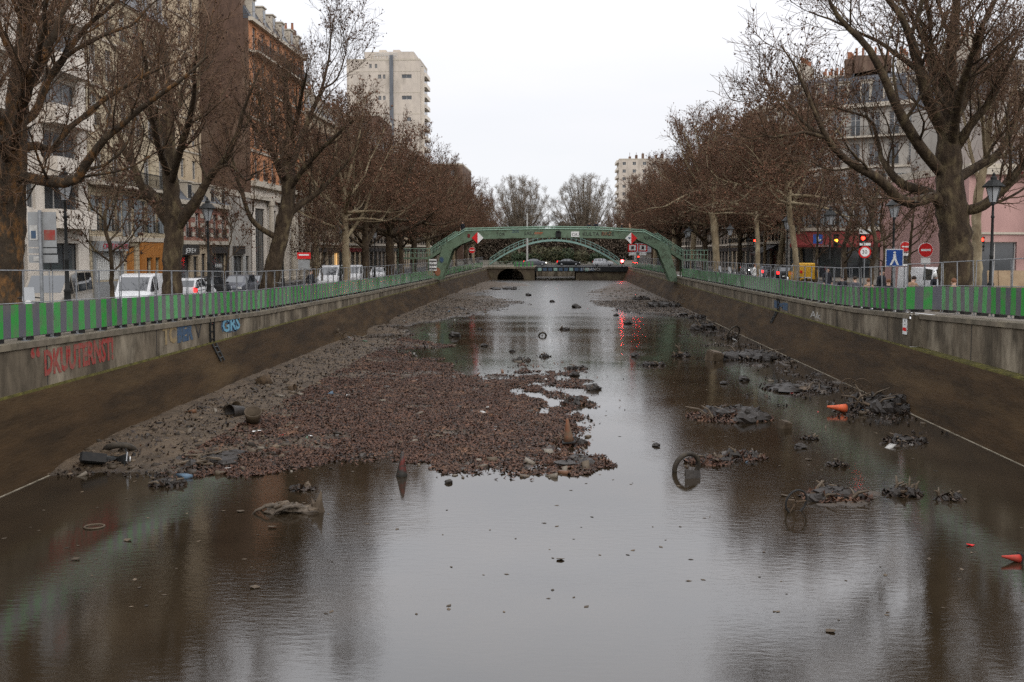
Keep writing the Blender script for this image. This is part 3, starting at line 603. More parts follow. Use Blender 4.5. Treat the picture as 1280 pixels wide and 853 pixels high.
# --- T2
Y=44; x0=xat(216,Y)
trunk=([gp(x0,Y,-1)]+pl(Y,(215,350),(216,315),(217,290),(216,265),(213,225),(212,190)),[.50,.46,.44,.47,.42,.37,.33])
limbs=[(pl(Y,(214,285),(203,268,-.2),(193,255,-.5),(178,238,-.9),(168,210,-1.2),(155,190,-1.4),(148,165,-1.6),(130,130,-1.8),(112,100,-2)),[.26,.24,.22,.19,.16,.14,.11,.07,.04]),
 (pl(Y,(207,262),(190,240,.5),(172,225,.9),(165,190,1.4),(168,150,1.8),(160,110,2)),[.18,.16,.13,.11,.08,.05]),
 (pl(Y,(212,195),(210,150),(206,110),(203,70),(196,30)),[.33,.27,.2,.14,.07]),
 (pl(Y,(220,288),(232,268,-.3),(246,250,-.5),(253,236,-.6),(266,213,-.8),(281,194,-1),(295,160,-1.4),(305,120,-1.8),(318,80,-2)),[.3,.28,.25,.22,.19,.15,.11,.08,.04]),
 (pl(Y,(266,213,-.8),(290,208,-1.2),(312,225,-1.5),(325,215,-1.5)),[.1,.08,.06,.03]),
 (pl(Y,(212,210),(228,180,.8),(240,140,1.5),(250,95,2.2),(256,50,3)),[.2,.18,.14,.1,.05]),
 (pl(Y,(212,220),(200,190,-1.5),(190,150,-3),(182,100,-4),(175,60,-5)),[.2,.17,.14,.1,.05]),
 (pl(Y,(214,230),(224,190,-1.8),(236,150,-3.4),(245,110,-4.6),(250,70,-6)),[.2,.17,.14,.1,.05]),
 (pl(Y,(214,240),(205,200,2),(195,160,4),(180,120,5.5)),[.2,.16,.12,.06]),
 (pl(Y,(212,180),(195,145,.3),(178,110,.5),(150,75,.5),(130,50,.5)),[.18,.15,.11,.08,.04])]
make_tree('plane_tree','plane tree forking into three heavy limbs in front of the orange wooden shopfront','tree',trunk,limbs,12,n2=9,n3=8,n4=6,leaves=2200,leafsize=.038,tw=.009)
# --- T3 leaning
Y=60; x0=xat(332,Y)
trunk=([gp(x0,Y,-1)]+pl(Y,(338,350),(344,325),(350,300),(355,275),(360,250),(361,215),(361,180)),[.64,.56,.52,.5,.5,.46,.40,.33])
limbs=[(pl(Y,(347,298),(335,291,-.3),(322,283,-.6),(312,270,-.8),(306,252,-1),(297,225,-1.2),(288,195,-1.4),(280,160,-1.6)),[.22,.2,.18,.16,.14,.11,.08,.05]),
 (pl(Y,(357,272),(370,260,.3),(385,250,.6),(400,240,.8),(418,222,1),(440,200,1.2),(455,170,1.4)),[.28,.25,.2,.16,.12,.08,.05]),
 (pl(Y,(361,190),(362,150),(358,110),(350,75)),[.3,.22,.14,.06]),
 (pl(Y,(361,215),(375,180,.5),(388,145,.8),(402,112,1),(410,80,1),(418,40,1),(420,20,1)),[.24,.2,.16,.12,.08,.05,.03]),
 (pl(Y,(402,112,1),(420,100,1),(432,70,1),(436,45,1)),[.09,.06,.04,.025]),
 (pl(Y,(358,235),(345,205,-.5),(330,170,-1),(322,130,-1.4),(318,90,-1.6)),[.22,.18,.14,.1,.05]),
 (pl(Y,(361,205),(368,160,-1.8),(375,120,-3.5),(380,90,-5)),[.22,.17,.12,.06]),
 (pl(Y,(359,225),(350,180,2),(340,145,4),(335,110,5)),[.22,.17,.12,.06]),
 (pl(Y,(360,240),(385,205,-1.5),(415,175,-3),(440,150,-4)),[.2,.16,.12,.06]),
 (pl(Y,(361,230),(340,190,-2),(318,160,-4),(300,130,-5)),[.2,.16,.12,.06])]
make_tree('plane_tree','leaning plane tree in front of the building with white columns','tree',trunk,limbs,13,n2=9,n3=8,n4=7,leaves=2600,leafsize=.042,tw=.010)
# --- big right tree
Y=42; x0=xat(1194,Y)
trunk=([gp(x0,Y,1)]+pl(Y,(1194,345),(1195,320),(1194,295),(1190,265),(1188,235),(1187,205),(1186,175),(1186,145)),[.78,.72,.68,.66,.66,.6,.55,.48,.42])
limbs=[(pl(Y,(1180,262),(1168,245,-.3),(1155,250,-.6),(1138,254,-1),(1122,248,-1.3),(1106,232,-1.6),(1088,218,-2),(1062,205,-2.3),(1042,188,-2.6),(1030,172,-2.8),(1015,140,-3),(992,90,-3.2),(972,60,-3.4)),[.3,.28,.26,.25,.23,.22,.2,.17,.15,.13,.09,.06,.03]),
 (pl(Y,(1030,172,-2.8),(1005,165,-3.2),(975,168,-3.6),(950,165,-4)),[.09,.07,.05,.025]),
 (pl(Y,(1030,172,-2.8),(1008,155,-2.4),(985,130,-2),(955,120,-2)),[.09,.07,.05,.025]),
 (pl(Y,(1182,256),(1165,243,.5),(1148,238,.8),(1124,228,1),(1112,212,1.2),(1103,198,1.4),(1100,175,1.6),(1090,150,1.8),(1060,140,2),(1030,130,2.2)),[.26,.25,.23,.2,.16,.13,.1,.07,.05,.03]),
 (pl(Y,(1186,150),(1187,110),(1189,60),(1192,20),(1190,-40)),[.4,.32,.25,.19,.12]),
 (pl(Y,(1180,165),(1168,140,-.4),(1158,114,-.8),(1151,80,-1),(1142,48,-1.2),(1128,20,-1.4),(1105,-15,-1.6)),[.32,.28,.25,.22,.18,.14,.1]),
 (pl(Y,(1176,215),(1155,190,-.8),(1135,160,-1.4),(1118,128,-1.8),(1103,93,-2),(1082,55,-2.2),(1062,35,-2.3),(1046,18,-2.4),(1030,-20,-2.4)),[.28,.26,.24,.21,.18,.15,.13,.1,.06]),
 (pl(Y,(1157,112,-.8),(1144,84,.4),(1120,66,.6),(1100,50,.8),(1078,38,1),(1050,22,1.2),(1020,8,1.4)),[.15,.13,.11,.09,.07,.05,.03]),
 (pl(Y,(1195,262),(1210,263,-.3),(1228,258,-.6),(1250,240,-.9),(1275,215,-1.2),(1300,180,-1.5)),[.26,.26,.24,.22,.18,.13]),
 (pl(Y,(1195,225),(1210,215,.4),(1228,205,.6),(1248,192,.8),(1262,165,1),(1275,130,1.2),(1290,80,1.4)),[.26,.24,.22,.18,.15,.12,.08]),
 (pl(Y,(1190,150),(1205,125,.5),(1215,95,.7),(1222,60,.9),(1228,25,1),(1245,-10,1.2)),[.25,.22,.19,.16,.13,.09]),
 (pl(Y,(1195,185),(1215,155,-.6),(1238,128,-1),(1258,95,-1.5),(1282,60,-2)),[.24,.2,.16,.12,.08]),
 (pl(Y,(1190,185),(1198,130,-2),(1212,80,-4),(1225,40,-5.5)),[.24,.2,.15,.1]),
 (pl(Y,(1188,190),(1175,135,2),(1160,80,4),(1150,30,5.5)),[.24,.2,.15,.1]),
 (pl(Y,(1186,120),(1172,95,.3),(1165,60,.4),(1166,20,.5),(1158,-30,.5)),[.2,.17,.14,.11,.08]),
 (pl(Y,(1165,70,.4),(1145,30,.6),(1130,0,.8),(1110,-30,1)),[.1,.08,.06,.05])]
make_tree('plane_tree','huge spreading plane tree with a very thick trunk beside the pink building','tree',trunk,limbs,14,n2=9,n3=8,n4=6,leaves=3600,leafsize=.034,tw=.010,up2=.3)
# --- second pale trunk behind it
Y=54; x0=xat(1222,Y)
trunk=([gp(x0,Y,1)]+pl(Y,(1222,330),(1220,280),(1224,240),(1232,200),(1236,160)),[.3,.27,.26,.24,.2,.16])
limbs=[(pl(Y,(1236,165),(1240,130),(1250,90),(1262,60)),[.15,.12,.08,.04]),(pl(Y,(1234,185),(1255,150),(1268,110),(1290,80)),[.14,.11,.07,.04]),
 (pl(Y,(1226,235),(1212,190),(1205,150),(1195,110)),[.13,.1,.07,.04]),(pl(Y,(1230,210),(1262,190,-1),(1290,175,-2)),[.13,.1,.05]),(pl(Y,(1232,195),(1236,150,2),(1246,110,4)),[.12,.1,.05]),(pl(Y,(1232,195),(1226,150,-2),(1216,110,-4)),[.12,.1,.05])]
make_tree('plane_tree','slim pale trunked plane tree growing right behind the huge one','tree',trunk,limbs,15,'barkpale',n2=7,n3=7,n4=6,leaves=1500,leafsize=.045,tw=.011)
# --- young thin trees (slender, sparse)
def young(px,Y,side,top,label,seed,bark='bark',r=.11,spread=1.6,leaves=300):
    g=np.random.default_rng(seed); x=xat(px,Y); z0=gz(Y,side)-.02; H=at(px,top,Y).z-z0
    base=Vector((x,Y,z0)); tr=[base+Vector((g.normal(0,.08)*k,g.normal(0,.08)*k,H*.75*k/4)) for k in range(5)]
    limbs=[]
    for k in range(7):
        t=.35+.55*k/7; a=g.random()*6.28; p=base.lerp(tr[-1],t) if 0 else tr[min(4,int(t*4))].lerp(tr[min(4,int(t*4)+1)],t*4-int(t*4)); s=spread*(1.2-t*.6)
        limbs.append(([p,p+Vector((math.cos(a)*s*.5,math.sin(a)*s*.5,H*.08)),p+Vector((math.cos(a)*s,math.sin(a)*s,H*.24))],[r*.45,r*.3,r*.12]))
    limbs.append(([tr[-1],tr[-1]+Vector((.1,0,H*.12)),tr[-1]+Vector((0,.1,H*.25))],[r*.5,r*.3,r*.1]))
    return make_tree('young_tree',label,'tree',(tr,[r,r*.85,r*.75,r*.6,r*.45]),limbs,seed,bark,n2=3,n3=4,n4=4,leaves=leaves,leafsize=.045,l2=(.8,1.6),l3=(.5,1.0),l4=(.3,.6),tw=.010)
young(141,37,-1,175,'slender young tree in front of the shop with a grey sign',21)
young(282,57,-1,215,'very thin young tree beside the lamp post in front of the blank wall',22,r=.06,spread=1.2)
young(392,64,-1,262,'thin young tree beside the red no entry sign near the white columns',23,r=.08)
young(403.5,68,-1,250,'thin young tree between the no entry sign and the white van',24,r=.08)
young(1056,58,1,205,'thin straight young tree beside the amber traffic light',25,r=.17,spread=2)
young(1089,56,1,190,'thin straight young tree behind the speed limit sign',26,r=.17,spread=2)
young(1103,64,1,215,'thin young tree before the dark red awnings',27,r=.12,spread=2)
young(1138,60,1,205,'thin young tree by the two small no entry signs',28,r=.12,spread=2)
young(1021,63,1,200,'slender young tree beside the blue square sign',29,r=.1,spread=1.8)
# --- procedural plane trees
def auto_tree(label,x,Y,side,H,Rc,seed,bark='bark',fork=4.0,tr=.42,lean=(0,0),nl=13,leaves=4500,leafsize=.055,tw=.013,n=(7,7,6),leafmat='leafdry',group=None,name='plane_tree',z=None,l2_=(2.0,4.2),dome=False):
    g=np.random.default_rng(seed); z0=(gz(Y,side) if z is None else z)-.02; b0=Vector((x,Y,z0)); lx,ly=lean
    tp=[b0,b0+Vector((lx*.2+.05,ly*.2,fork*.35)),b0+Vector((lx*.6,ly*.6,fork*.75)),b0+Vector((lx,ly,fork)),b0+Vector((lx*1.1,ly*1.1,fork+H*.2))]
    limbs=[]
    for k in range(nl):
        a=6.283*k/nl+g.normal(0,.25); s=Rc*(.55+.5*g.random()); zt=H*(.62+.34*g.random()) if k%3 else H*(.5+.2*g.random())
        if k%3==0: s=Rc*1.05; zt=H*(.36+.14*g.random())
        if dome: el=R(-6+90*(k+.5)/nl); a=k*2.39996; s=Rc*math.cos(el); zt=H*.42+(H*.56)*math.sin(el)
        st=tp[3].lerp(tp[4],g.random()) - Vector((0,0,.3))
        e=Vector((st.x+math.cos(a)*s,st.y+math.sin(a)*s,z0+zt)); c1=st.lerp(e,.3)+Vector((math.cos(a)*s*.08,math.sin(a)*s*.08,-.1)); c2=st.lerp(e,.65)+Vector((g.normal(0,.3),g.normal(0,.3),-H*.03))
        r=tr*(.42+.15*g.random()); limbs.append(([st,c1,c2,e],[r,r*.75,r*.45,r*.15]))
    for k in range(1 if dome else 3):
        st=tp[4]; e=b0+Vector((lx+g.normal(0,Rc*.25),ly+g.normal(0,Rc*.25),H*(.9+.08*g.random()))); limbs.append(([tp[3],st,st.lerp(e,.5)+Vector((g.normal(0,.4),g.normal(0,.4),0)),e],[tr*.6,tr*.5,tr*.3,tr*.08]))
    return make_tree(name,label,'tree',(tp,[tr,tr*.92,tr*.9,tr*.8,tr*.5]),limbs,seed,bark,n2=n[0],n3=n[1],n4=n[2],leaves=leaves,leafsize=leafsize,l2=l2_,l3=(1.1,2.2),l4=(.5,1.2),tw=tw,leafmat=leafmat,group=group)
ordn=['first','second','third','fourth','fifth','sixth','seventh','eighth','ninth','tenth','eleventh','twelfth','thirteenth','fourteenth','fifteenth','sixteenth']
GL='plane trees along the graffiti side quay'; GR='plane trees along the traffic light side quay'
tA=auto_tree('plane tree standing just past the leaning one, its trunk beside the white van',xat(432,77),77,-1,15.5,5.6,31,bark='barkpale',fork=4.2,tr=.34,leaves=4500,group=GL)
tB=auto_tree('second plane tree past the leaning one, forked low by the lit yellow doorway',xat(457,87),87,-1,16.5,6.2,32,fork=3.6,tr=.36,leaves=5500,group=GL)
tC=auto_tree('stout dark plane tree beside the footbridge stair landing on the graffiti side',xat(487,98),98,-1,15.5,6.5,33,fork=4.6,tr=.5,leaves=5500,group=GL)
tD=auto_tree('pale trunked plane tree standing before the yellow van',xat(997,70),70,1,14.,5.6,34,bark='barkpale',fork=5.6,tr=.23,lean=(-.6,0),leaves=7000,leafsize=.055,group=GR)
tE=auto_tree('pale twisting plane tree beside the footbridge foot near the lamp post',xat(896,105),105,1,16.5,6.5,35,bark='barkpale',fork=7.,tr=.40,lean=(-.5,0),leaves=4500,group=GR)
# copies along both rows
def tcopy(src,label,x,Y,side,s,rz,group,z=None,name=None):
    o=copy_tree(src); o.location=(x,Y,(gz(Y,side) if z is None else z)-.03); o.rotation_euler=(0,0,rz); o.scale=(s,s,s); tag(o,label,'tree',group)
    return o
srcs=[tB,tC,tA,tE]
for i,Yt in enumerate([108,119,129,139,150,161,172,183,198,214]):
    tcopy(srcs[i%3],f'brown plane tree, {ordn[i]} in the row past the footbridge landing on the graffiti side',-17.3+random.uniform(-.6,.6),Yt,-1,.96+random.uniform(-.06,.1),1.3+i*2.1,GL)
for i,Yt in enumerate([112,123,133,144,155,166,177,188,203,219]):
    tcopy([tE,tB,tD,tC][i%4] if i%4!=2 else tE,f'reddish brown plane tree, {ordn[i]} in the row past the footbridge on the traffic light side',17.6+random.uniform(-.6,.6),Yt,1,1.06+random.uniform(-.06,.1),.7+i*1.7,GR)
# back rows nearer the houses on the right: leafy mass seen over the fence
for i,(px,Yt,s,src) in enumerate([(1003,111,.9,tD),(956,131,1.0,tD),(976,121,1.0,tE),(925,148,1.1,tB),(948,86,1.0,tD)]):
    tcopy(src,['leafy plane tree before the dark red corner awning','red brown leafed plane tree behind the yellow van','leafy plane tree by the distant red traffic light','large leafy plane tree far behind the parked cars','leafy plane tree between the twisting pale one and the yellow van'][i],xat(px,Yt),Yt,1,s,1.1*i+.4,'back row of plane trees on the traffic light side')
for i,(px,Yt,s,src) in enumerate([(395,112,1.05,tA),(455,132,1.05,tB),(500,150,1.1,tC)]):
    tcopy(src,['plane tree close to the facades behind the white van','second plane tree close to the facades beyond the lit doorway','third plane tree close to the facades near the concrete tower'][i],xat(px,Yt),Yt,-1,s,2.1*i+.9,'back row of plane trees on the graffiti side')
# the two round crowned trees closing the view
tF=auto_tree('round crowned bare tree closing the view on the canal axis beside the tall pole',-10.2,262,1,22,9.6,41,fork=2.5,tr=.5,nl=40,leaves=0,tw=.020,n=(11,8,7),l2_=(2.0,3.8),dome=True,name='bare_tree',z=zf)
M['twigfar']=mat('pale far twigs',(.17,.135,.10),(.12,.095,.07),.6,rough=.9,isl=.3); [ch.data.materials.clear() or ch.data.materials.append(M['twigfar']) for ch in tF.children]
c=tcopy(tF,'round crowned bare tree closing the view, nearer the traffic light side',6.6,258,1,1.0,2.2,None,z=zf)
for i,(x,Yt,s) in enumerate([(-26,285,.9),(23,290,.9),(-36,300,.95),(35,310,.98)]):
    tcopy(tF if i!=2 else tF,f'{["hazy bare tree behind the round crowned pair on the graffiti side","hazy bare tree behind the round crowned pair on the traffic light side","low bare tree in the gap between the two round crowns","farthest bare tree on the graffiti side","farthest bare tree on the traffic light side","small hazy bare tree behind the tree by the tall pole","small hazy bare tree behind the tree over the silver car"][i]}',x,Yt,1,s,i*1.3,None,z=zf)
# ================================================================ LAMPS
def lamp_proto():
    r=empty('street_lamp'); b=MB()
    b.lathe([(.24,0),(.24,.08),(.19,.14),(.19,.5),(.15,.6),(.16,.66),(.12,.75),(.11,1.1),(.13,1.15),(.08,1.25),(.065,2.2),(.085,2.25),(.06,2.3),(.05,3.7),(.075,3.75),(.05,3.82),(.04,4.2),(.09,4.25),(.05,4.33)],n=12); b.build('post',M['iron'],r,True)
    b=MB(); b.lathe([(.13,4.33),(.14,4.37),(.27,4.87),(.28,4.9)],n=6); b.build('lantern_glass',M['lglass'],r)
    b=MB(); b.lathe([(.40,4.9),(.42,4.93),(.33,5.02),(.2,5.16),(.12,5.2),(.12,5.28),(.05,5.34),(.06,5.4),(.01,5.48)],n=12)
    for k in range(6):
        a=2*math.pi*k/6; c,s=math.cos(a),math.sin(a); b.tube([(.14*c,.14*s,4.35),(.285*c,.285*s,4.9)],.014,4)
    b.build('lantern_cap',M['iron'],r); return r
M['lglass']=mat('lantern glass',(.32,.33,.34),rough=.15)
lp=None
for px,Yl,side,s,lab in [(82.5,34.2,-1,1,'tall black lamp post beside the silver van'),(260,48.5,-1,1,'black lamp post in front of the red brick and stone house'),(353,62,-1,1,'black lamp post just beyond the leaning tree'),(425,77,-1,1,'black lamp post in front of the distant white van'),(1240,39.5,1,1,'large black lamp post in front of the pink building'),(1117,50,1,1,'black lamp post above the blue pedestrian sign'),(1037.5,62,1,1,'black lamp post beside the amber traffic light'),(984,73,1,1,'black lamp post in front of the red corner awning'),(912.5,97,1,1,'black lamp post standing by the parked motorcycles'),(861,116,1,1.05,'far black lamp post near the footbridge stairs'),(858,126,1,1.05,'farthest black lamp post near the footbridge stairs'),(468,96,-1,1,'black lamp post near the red shopfront')]:
    if lp is None: lp=lamp_proto(); o=lp
    else: o=copy_tree(lp)
    o.location=(xat(px,Yl),Yl,gz(Yl,side)-.01); o.scale=(s,s,s); tag(o,lab,'street lamp','black street lamps on the quays')
# ================================================================ BUILDINGS
def wallmat(name,c,c2,**k): return mat(name,c,c2,.8,(1,1,.35),.9,bump=.15,bscale=6,c3=tuple(v*.62 for v in c),s3=.45,**k)
M['wcream']=wallmat('cream render',(.46,.37,.26),(.38,.30,.20)); M['wstone']=wallmat('ashlar stone',(.42,.34,.24),(.33,.265,.185))
M['wwhite']=wallmat('white render',(.66,.60,.52),(.52,.47,.41)); M['wgrey']=wallmat('grey render',(.36,.33,.29),(.29,.27,.24))
M['wpink']=wallmat('pink render',(.42,.26,.235),(.36,.22,.20)); M['wbrown']=mat('brown party wall',(.12,.075,.055),(.075,.048,.036),2.2,(1,1,.4),.9,c3=(.20,.145,.105),s3=.35)
M['wtower']=wallmat('tower concrete',(.50,.44,.37),(.42,.37,.32)); M['wdarkstone']=wallmat('sooty stone',(.24,.20,.16),(.18,.15,.12))
def brickm(name,c1,c2,mort,sc=3.):
    m,t,b=newmat(name); N=t.nodes.new; K=t.links.new; tc=N('ShaderNodeTexCoord'); mp=N('ShaderNodeMapping'); mp.inputs['Rotation'].default_value=(R(90),0,0); K(tc.outputs['Object'],mp.inputs[0])
    k=N('ShaderNodeTexBrick'); k.inputs['Scale'].default_value=sc; k.inputs['Color1'].default_value=(*c1,1); k.inputs['Color2'].default_value=(*c2,1); k.inputs['Mortar'].default_value=(*mort,1); k.inputs['Mortar Size'].default_value=.02; K(mp.outputs[0],k.inputs['Vector'])
    n=N('ShaderNodeTexNoise'); n.inputs['Scale'].default_value=.9; n.inputs['Detail'].default_value=6; K(tc.outputs['Object'],n.inputs['Vector']); mr=N('ShaderNodeMapRange'); mr.inputs[3].default_value=.6; mr.inputs[4].default_value=1.3; K(n.outputs[0],mr.inputs[0])
    v=N('ShaderNodeVectorMath'); v.operation='SCALE'; K(k.outputs[0],v.inputs[0]); K(mr.outputs[0],v.inputs['Scale']); K(v.outputs[0],b.inputs['Base Color']); b.inputs['Roughness'].default_value=.85; return m
M['wbrick']=brickm('orange brick',(.46,.17,.05),(.36,.125,.04),(.28,.2,.14)); M['wredbrick']=brickm('red brick',(.26,.08,.05),(.2,.065,.04),(.3,.25,.2))
M['ashlar']=brickm('stone blocks',(.46,.38,.26),(.40,.33,.22),(.22,.18,.12),.75)
M['shutter']=mat('grey shutters',(.19,.21,.22),(.15,.165,.17),6,rough=.6); M['trim']=mat('stone trim',(.45,.40,.33),(.36,.32,.26),3,rough=.85)
M['frame']=mat('window frame',(.45,.43,.40),(.36,.34,.32),4,rough=.6); M['curtain']=mat('net curtain',(.42,.41,.38),(.25,.25,.24),2.5,(3,3,.4),.9)
M['shopdark']=mat('dark shopfront',(.035,.032,.032),(.05,.045,.04),3,rough=.5); M['shopwood']=mat('orange wood shopfront',(.34,.14,.035),(.24,.09,.02),5,(4,4,.3),.5,c3=(.42,.2,.06),s3=3)
M['shopgrey']=mat('grey shop',(.25,.26,.26),(.2,.2,.2),3,rough=.6); M['awning']=mat('dark red awning',(.16,.028,.025),(.11,.02,.02),2,rough=.85); M['awngreen']=mat('dark green awning',(.012,.045,.035),(.02,.05,.04),2,rough=.8)
M['terra']=mat('terracotta pots',(.28,.12,.07),(.2,.09,.05),6,rough=.85); M['litwin']=mat('lit window',(.5,.4,.2),emit=(1,.55,.2),estr=.5); M['signred']=mat('red lettering',(.4,.03,.06),rough=.5)
M['reddk']=mat('oxblood paint',(.14,.02,.02),(.1,.015,.015),3,rough=.5)
class Bld:
    """street building: local x along facade, y into the block, z up"""
    def __init__(s,name,label,p0,p1,z0,depth,wm,group='houses along the quays',cat='building'):
        p0=Vector((*p0,0));p1=Vector((*p1,0)); d=p1-p0; s.W=d.length; s.D=depth; s.root=empty(name,(p0.x,p0.y,z0),math.atan2(d.y,d.x)); tag(s.root,label,cat,group); s.wm=wm; s.wall=MB(); s.trim=MB(); s.n=0; s.frame_cache={}; s.z=0; s.mats=[M[wm]]
    def mi(s,m):
        if m is None: return 0
        mm=M[m]
        if mm not in s.mats: s.mats.append(mm)
        return s.mats.index(mm)
    def floor(s,h,ops,m=None):
        """ops: list of (x0,x1,zb,zt,style) sorted by x"""
        z0,z1=s.z,s.z+h; mi=s.mi(m); w=s.wall; x=0
        for (a,b_,zb,zt,st) in sorted(ops):
            if a>x: w.quad((x,0,z0),(a,0,z0),(a,0,z1),(x,0,z1),mi)
            zb_,zt_=z0+zb,z0+zt
            if zb>0: w.quad((a,0,z0),(b_,0,z0),(b_,0,zb_),(a,0,zb_),mi)
            if zt<h: w.quad((a,0,zt_),(b_,0,zt_),(b_,0,z1),(a,0,z1),mi)
            r=.28
            w.quad((a,0,zb_),(a,r,zb_),(a,r,zt_),(a,0,zt_),mi); w.quad((b_,r,zb_),(b_,0,zb_),(b_,0,zt_),(b_,r,zt_),mi); w.quad((a,0,zt_),(a,r,zt_),(b_,r,zt_),(b_,0,zt_),mi); w.quad((a,r,zb_),(a,0,zb_),(b_,0,zb_),(b_,r,zb_),mi)
            s.window(a,b_,zb_,zt_,st); x=b_
        if x<s.W: w.quad((x,0,z0),(s.W,0,z0),(s.W,0,z1),(x,0,z1),mi)
        s.z=z1
    def window(s,a,b_,z0,z1,st):
        W=b_-a;H=z1-z0; key=(round(W,2),round(H,2),st)
        if key in s.frame_cache:
            src=s.frame_cache[key]; o=src.copy(); COL.objects.link(o); o.parent=None; setp(o,s.root); o.location=(a,0,z0)
            for ch in KIDS.get(src.name,[]): c=ch.copy(); COL.objects.link(c); c.parent=None; setp(c,o)
            return
        b=MB(); y0,y1=.16,.22; t=.07
        b.box(0,t,y0,y1,0,H); b.box(W-t,W,y0,y1,0,H); b.box(t,W-t,y0,y1,H-t,H); b.box(t,W-t,y0,y1,0,t)
        if 'd' not in st:
            b.box(W/2-t/2,W/2+t/2,y0,y1,t,H-t)
            if H>1.6: b.box(t,W/2-t/2,y0+.01,y1-.01,H*.68,H*.68+.04); b.box(W/2+t/2,W-t,y0+.01,y1-.01,H*.68,H*.68+.04)
        else:
            k=max(1,round(W/1.3))
            for i in range(1,k): b.box(W*i/k-.03,W*i/k+.03,y0,y1,t,H-t)
        o=b.build('window',M['shopdark' if 'k' in st else ('shopwood' if 'o' in st else 'frame')],s.root); o.location=(a,0,z0)
        g=MB(); g.quad((t,.2,t),(W-t,.2,t),(W-t,.2,H-t),(t,.2,H-t)); g.build('pane',M['litwin'] if 'L' in st else M['glassd'],o)
        if 'c' in st:
            g=MB(); g.quad((t,.26,t),(W*.4,.26,t),(W*.36,.26,H-t),(t,.26,H-t)); g.quad((W*.64,.26,t),(W-t,.26,t),(W-t,.26,H-t),(W*.6,.26,H-t)); g.build('curtain',M['curtain'],o)
        if 's' in st:
            g=MB()
            for sx in (-W*.5-.02,W+.02): g.box(sx,sx+W*.5,-.05,-.01,0,H)
            g.build('shutters',M['shutter'],o)
        if 'r' in st or 'b' in st:
            g=MB(); out=.12 if 'r' in st else .75; e=.0 if 'r' in st else .35; rh=.95 if 'b' in st else .75
            if 'b' in st: g.box(-e,W+e,-out-.05,-.002,-.16,-.02,1)
            g.box(-e,W+e,-out-.02,-out+.02,rh-.04,rh); g.box(-e,W+e,-out-.015,-out+.015,.04,.08)
            k=max(3,int((W+2*e)/.13))
            for i in range(k+1): x=-e+(W+2*e)*i/k; g.box(x-.014,x+.014,-out-.012,-out+.012,0,rh)
            if 'b' in st:
                for sx in (-e,W+e): g.box(sx-.015,sx+.015,-out,-.003,rh-.04,rh); 
            g.build('railing' if 'r' in st else 'balcony',[M['iron'],M['trim']],o)
        s.frame_cache[key]=o
    def bays(s,h,n,w,zb,zt,st='',m=None,mx=.0,W=None,x0=0):
        W_=W or s.W-x0; ops=[]
        for i in range(n):
            c=x0+mx+(W_-2*mx)*(i+.5)/n; ops.append((c-w/2,c+w/2,zb,zt,st))
        s.floor(h,ops,m)
    def band(s,z=None,h=.25,out=.15,m='trim'): 
        z=s.z if z is None else z; s.trim.box(-.02,s.W+.02,-out,-.001,z-h/2,z+h/2)
    def longbalcony(s,x0,x1,z,out=.9,solid=False,h=1.0):
        g=MB(); g.box(x0,x1,-out,-.002,z-.18,z-.0,1)
        if solid: g.box(x0,x1,-out-.01,-out+.09,z+.001,z+h,1); g.box(x0,x0+.08,-out+.091,-.003,z+.001,z+h,1); g.box(x1-.08,x1,-out+.091,-.003,z+.001,z+h,1)
        else:
            g.box(x0,x1,-out-.02,-out+.02,z+h-.05,z+h); k=int((x1-x0)/.14)
            for i in range(k+1): x=x0+(x1-x0)*i/k; g.box(x-.014,x+.014,-out-.012,-out+.012,z,z+h-.05)
        g.build('balcony',[M['iron'],M['trim'] if not solid else M['wwhite']],s.root)
    def close(s,roof='flat',rh=3.,rm='zinc',chim=0,dorm=0,sidem=None,pots=6,chw=2.5):
        w=s.wall; H=s.z; W=s.W; D=s.D; mi=s.mi(sidem)
        w.quad((0,D,0),(0,0,0),(0,0,H),(0,D,H),mi); w.quad((W,0,0),(W,D,0),(W,D,H),(W,0,H),mi); w.quad((W,D,0),(0,D,0),(0,D,H),(W,D,H),mi)
        rt=None
        if roof=='flat':
            w.quad((0,0,H),(W,0,H),(W,D,H),(0,D,H),mi); g=MB(); g.box(-.03,W+.03,-.06,.25,H+.002,H+.5); g.box(-.03,W+.03,D-.25,D,H+.002,H+.5); g.box(-.03,.25,.252,D-.252,H+.002,H+.5); g.box(W-.25,W+.03,.252,D-.252,H+.002,H+.5); rt=g.build('roof',M['trim'],s.root)
        elif roof=='mansard':
            g=MB(); i1=1.3; z1=H+rh*.75; z2=H+rh; g.add([(0,-.25,H+.02),(W,-.25,H+.02),(W,D,H+.02),(0,D,H+.02),(0,i1,z1),(W,i1,z1),(W,D-i1,z1),(0,D-i1,z1),(0,D/2,z2),(W,D/2,z2)],
              [(0,1,5,4),(2,3,7,6),(4,5,9,8),(6,7,8,9),(1,2,6,9,5),(3,0,4,8,7),(0,3,2,1)]); rt=g.build('roof',M[rm],s.root)
        elif roof=='gable':
            g=MB(); g.add([(0,-.3,H+.02),(W,-.3,H+.02),(W,D,H+.02),(0,D,H+.02),(0,D/2,H+rh),(W,D/2,H+rh)],[(0,1,5,4),(2,3,4,5),(1,2,5),(3,0,4),(0,3,2,1)]); rt=g.build('roof',M[rm],s.root)
        for i in range(dorm):
            x=W*(i+.5)/dorm; g=MB(); g.box(x-.55,x+.55,.02,1.3,H+.25,H+rh*.62); g.box(x-.65,x+.65,-.1,1.4,H+rh*.62,H+rh*.62+.12); dd=g.build('dormer',M['trim'],rt)
            g=MB(); g.box(x-.38,x+.38,-.01,.015,H+.4,H+rh*.55); o=g.build('dormer_window',M['glassd'],s.root)
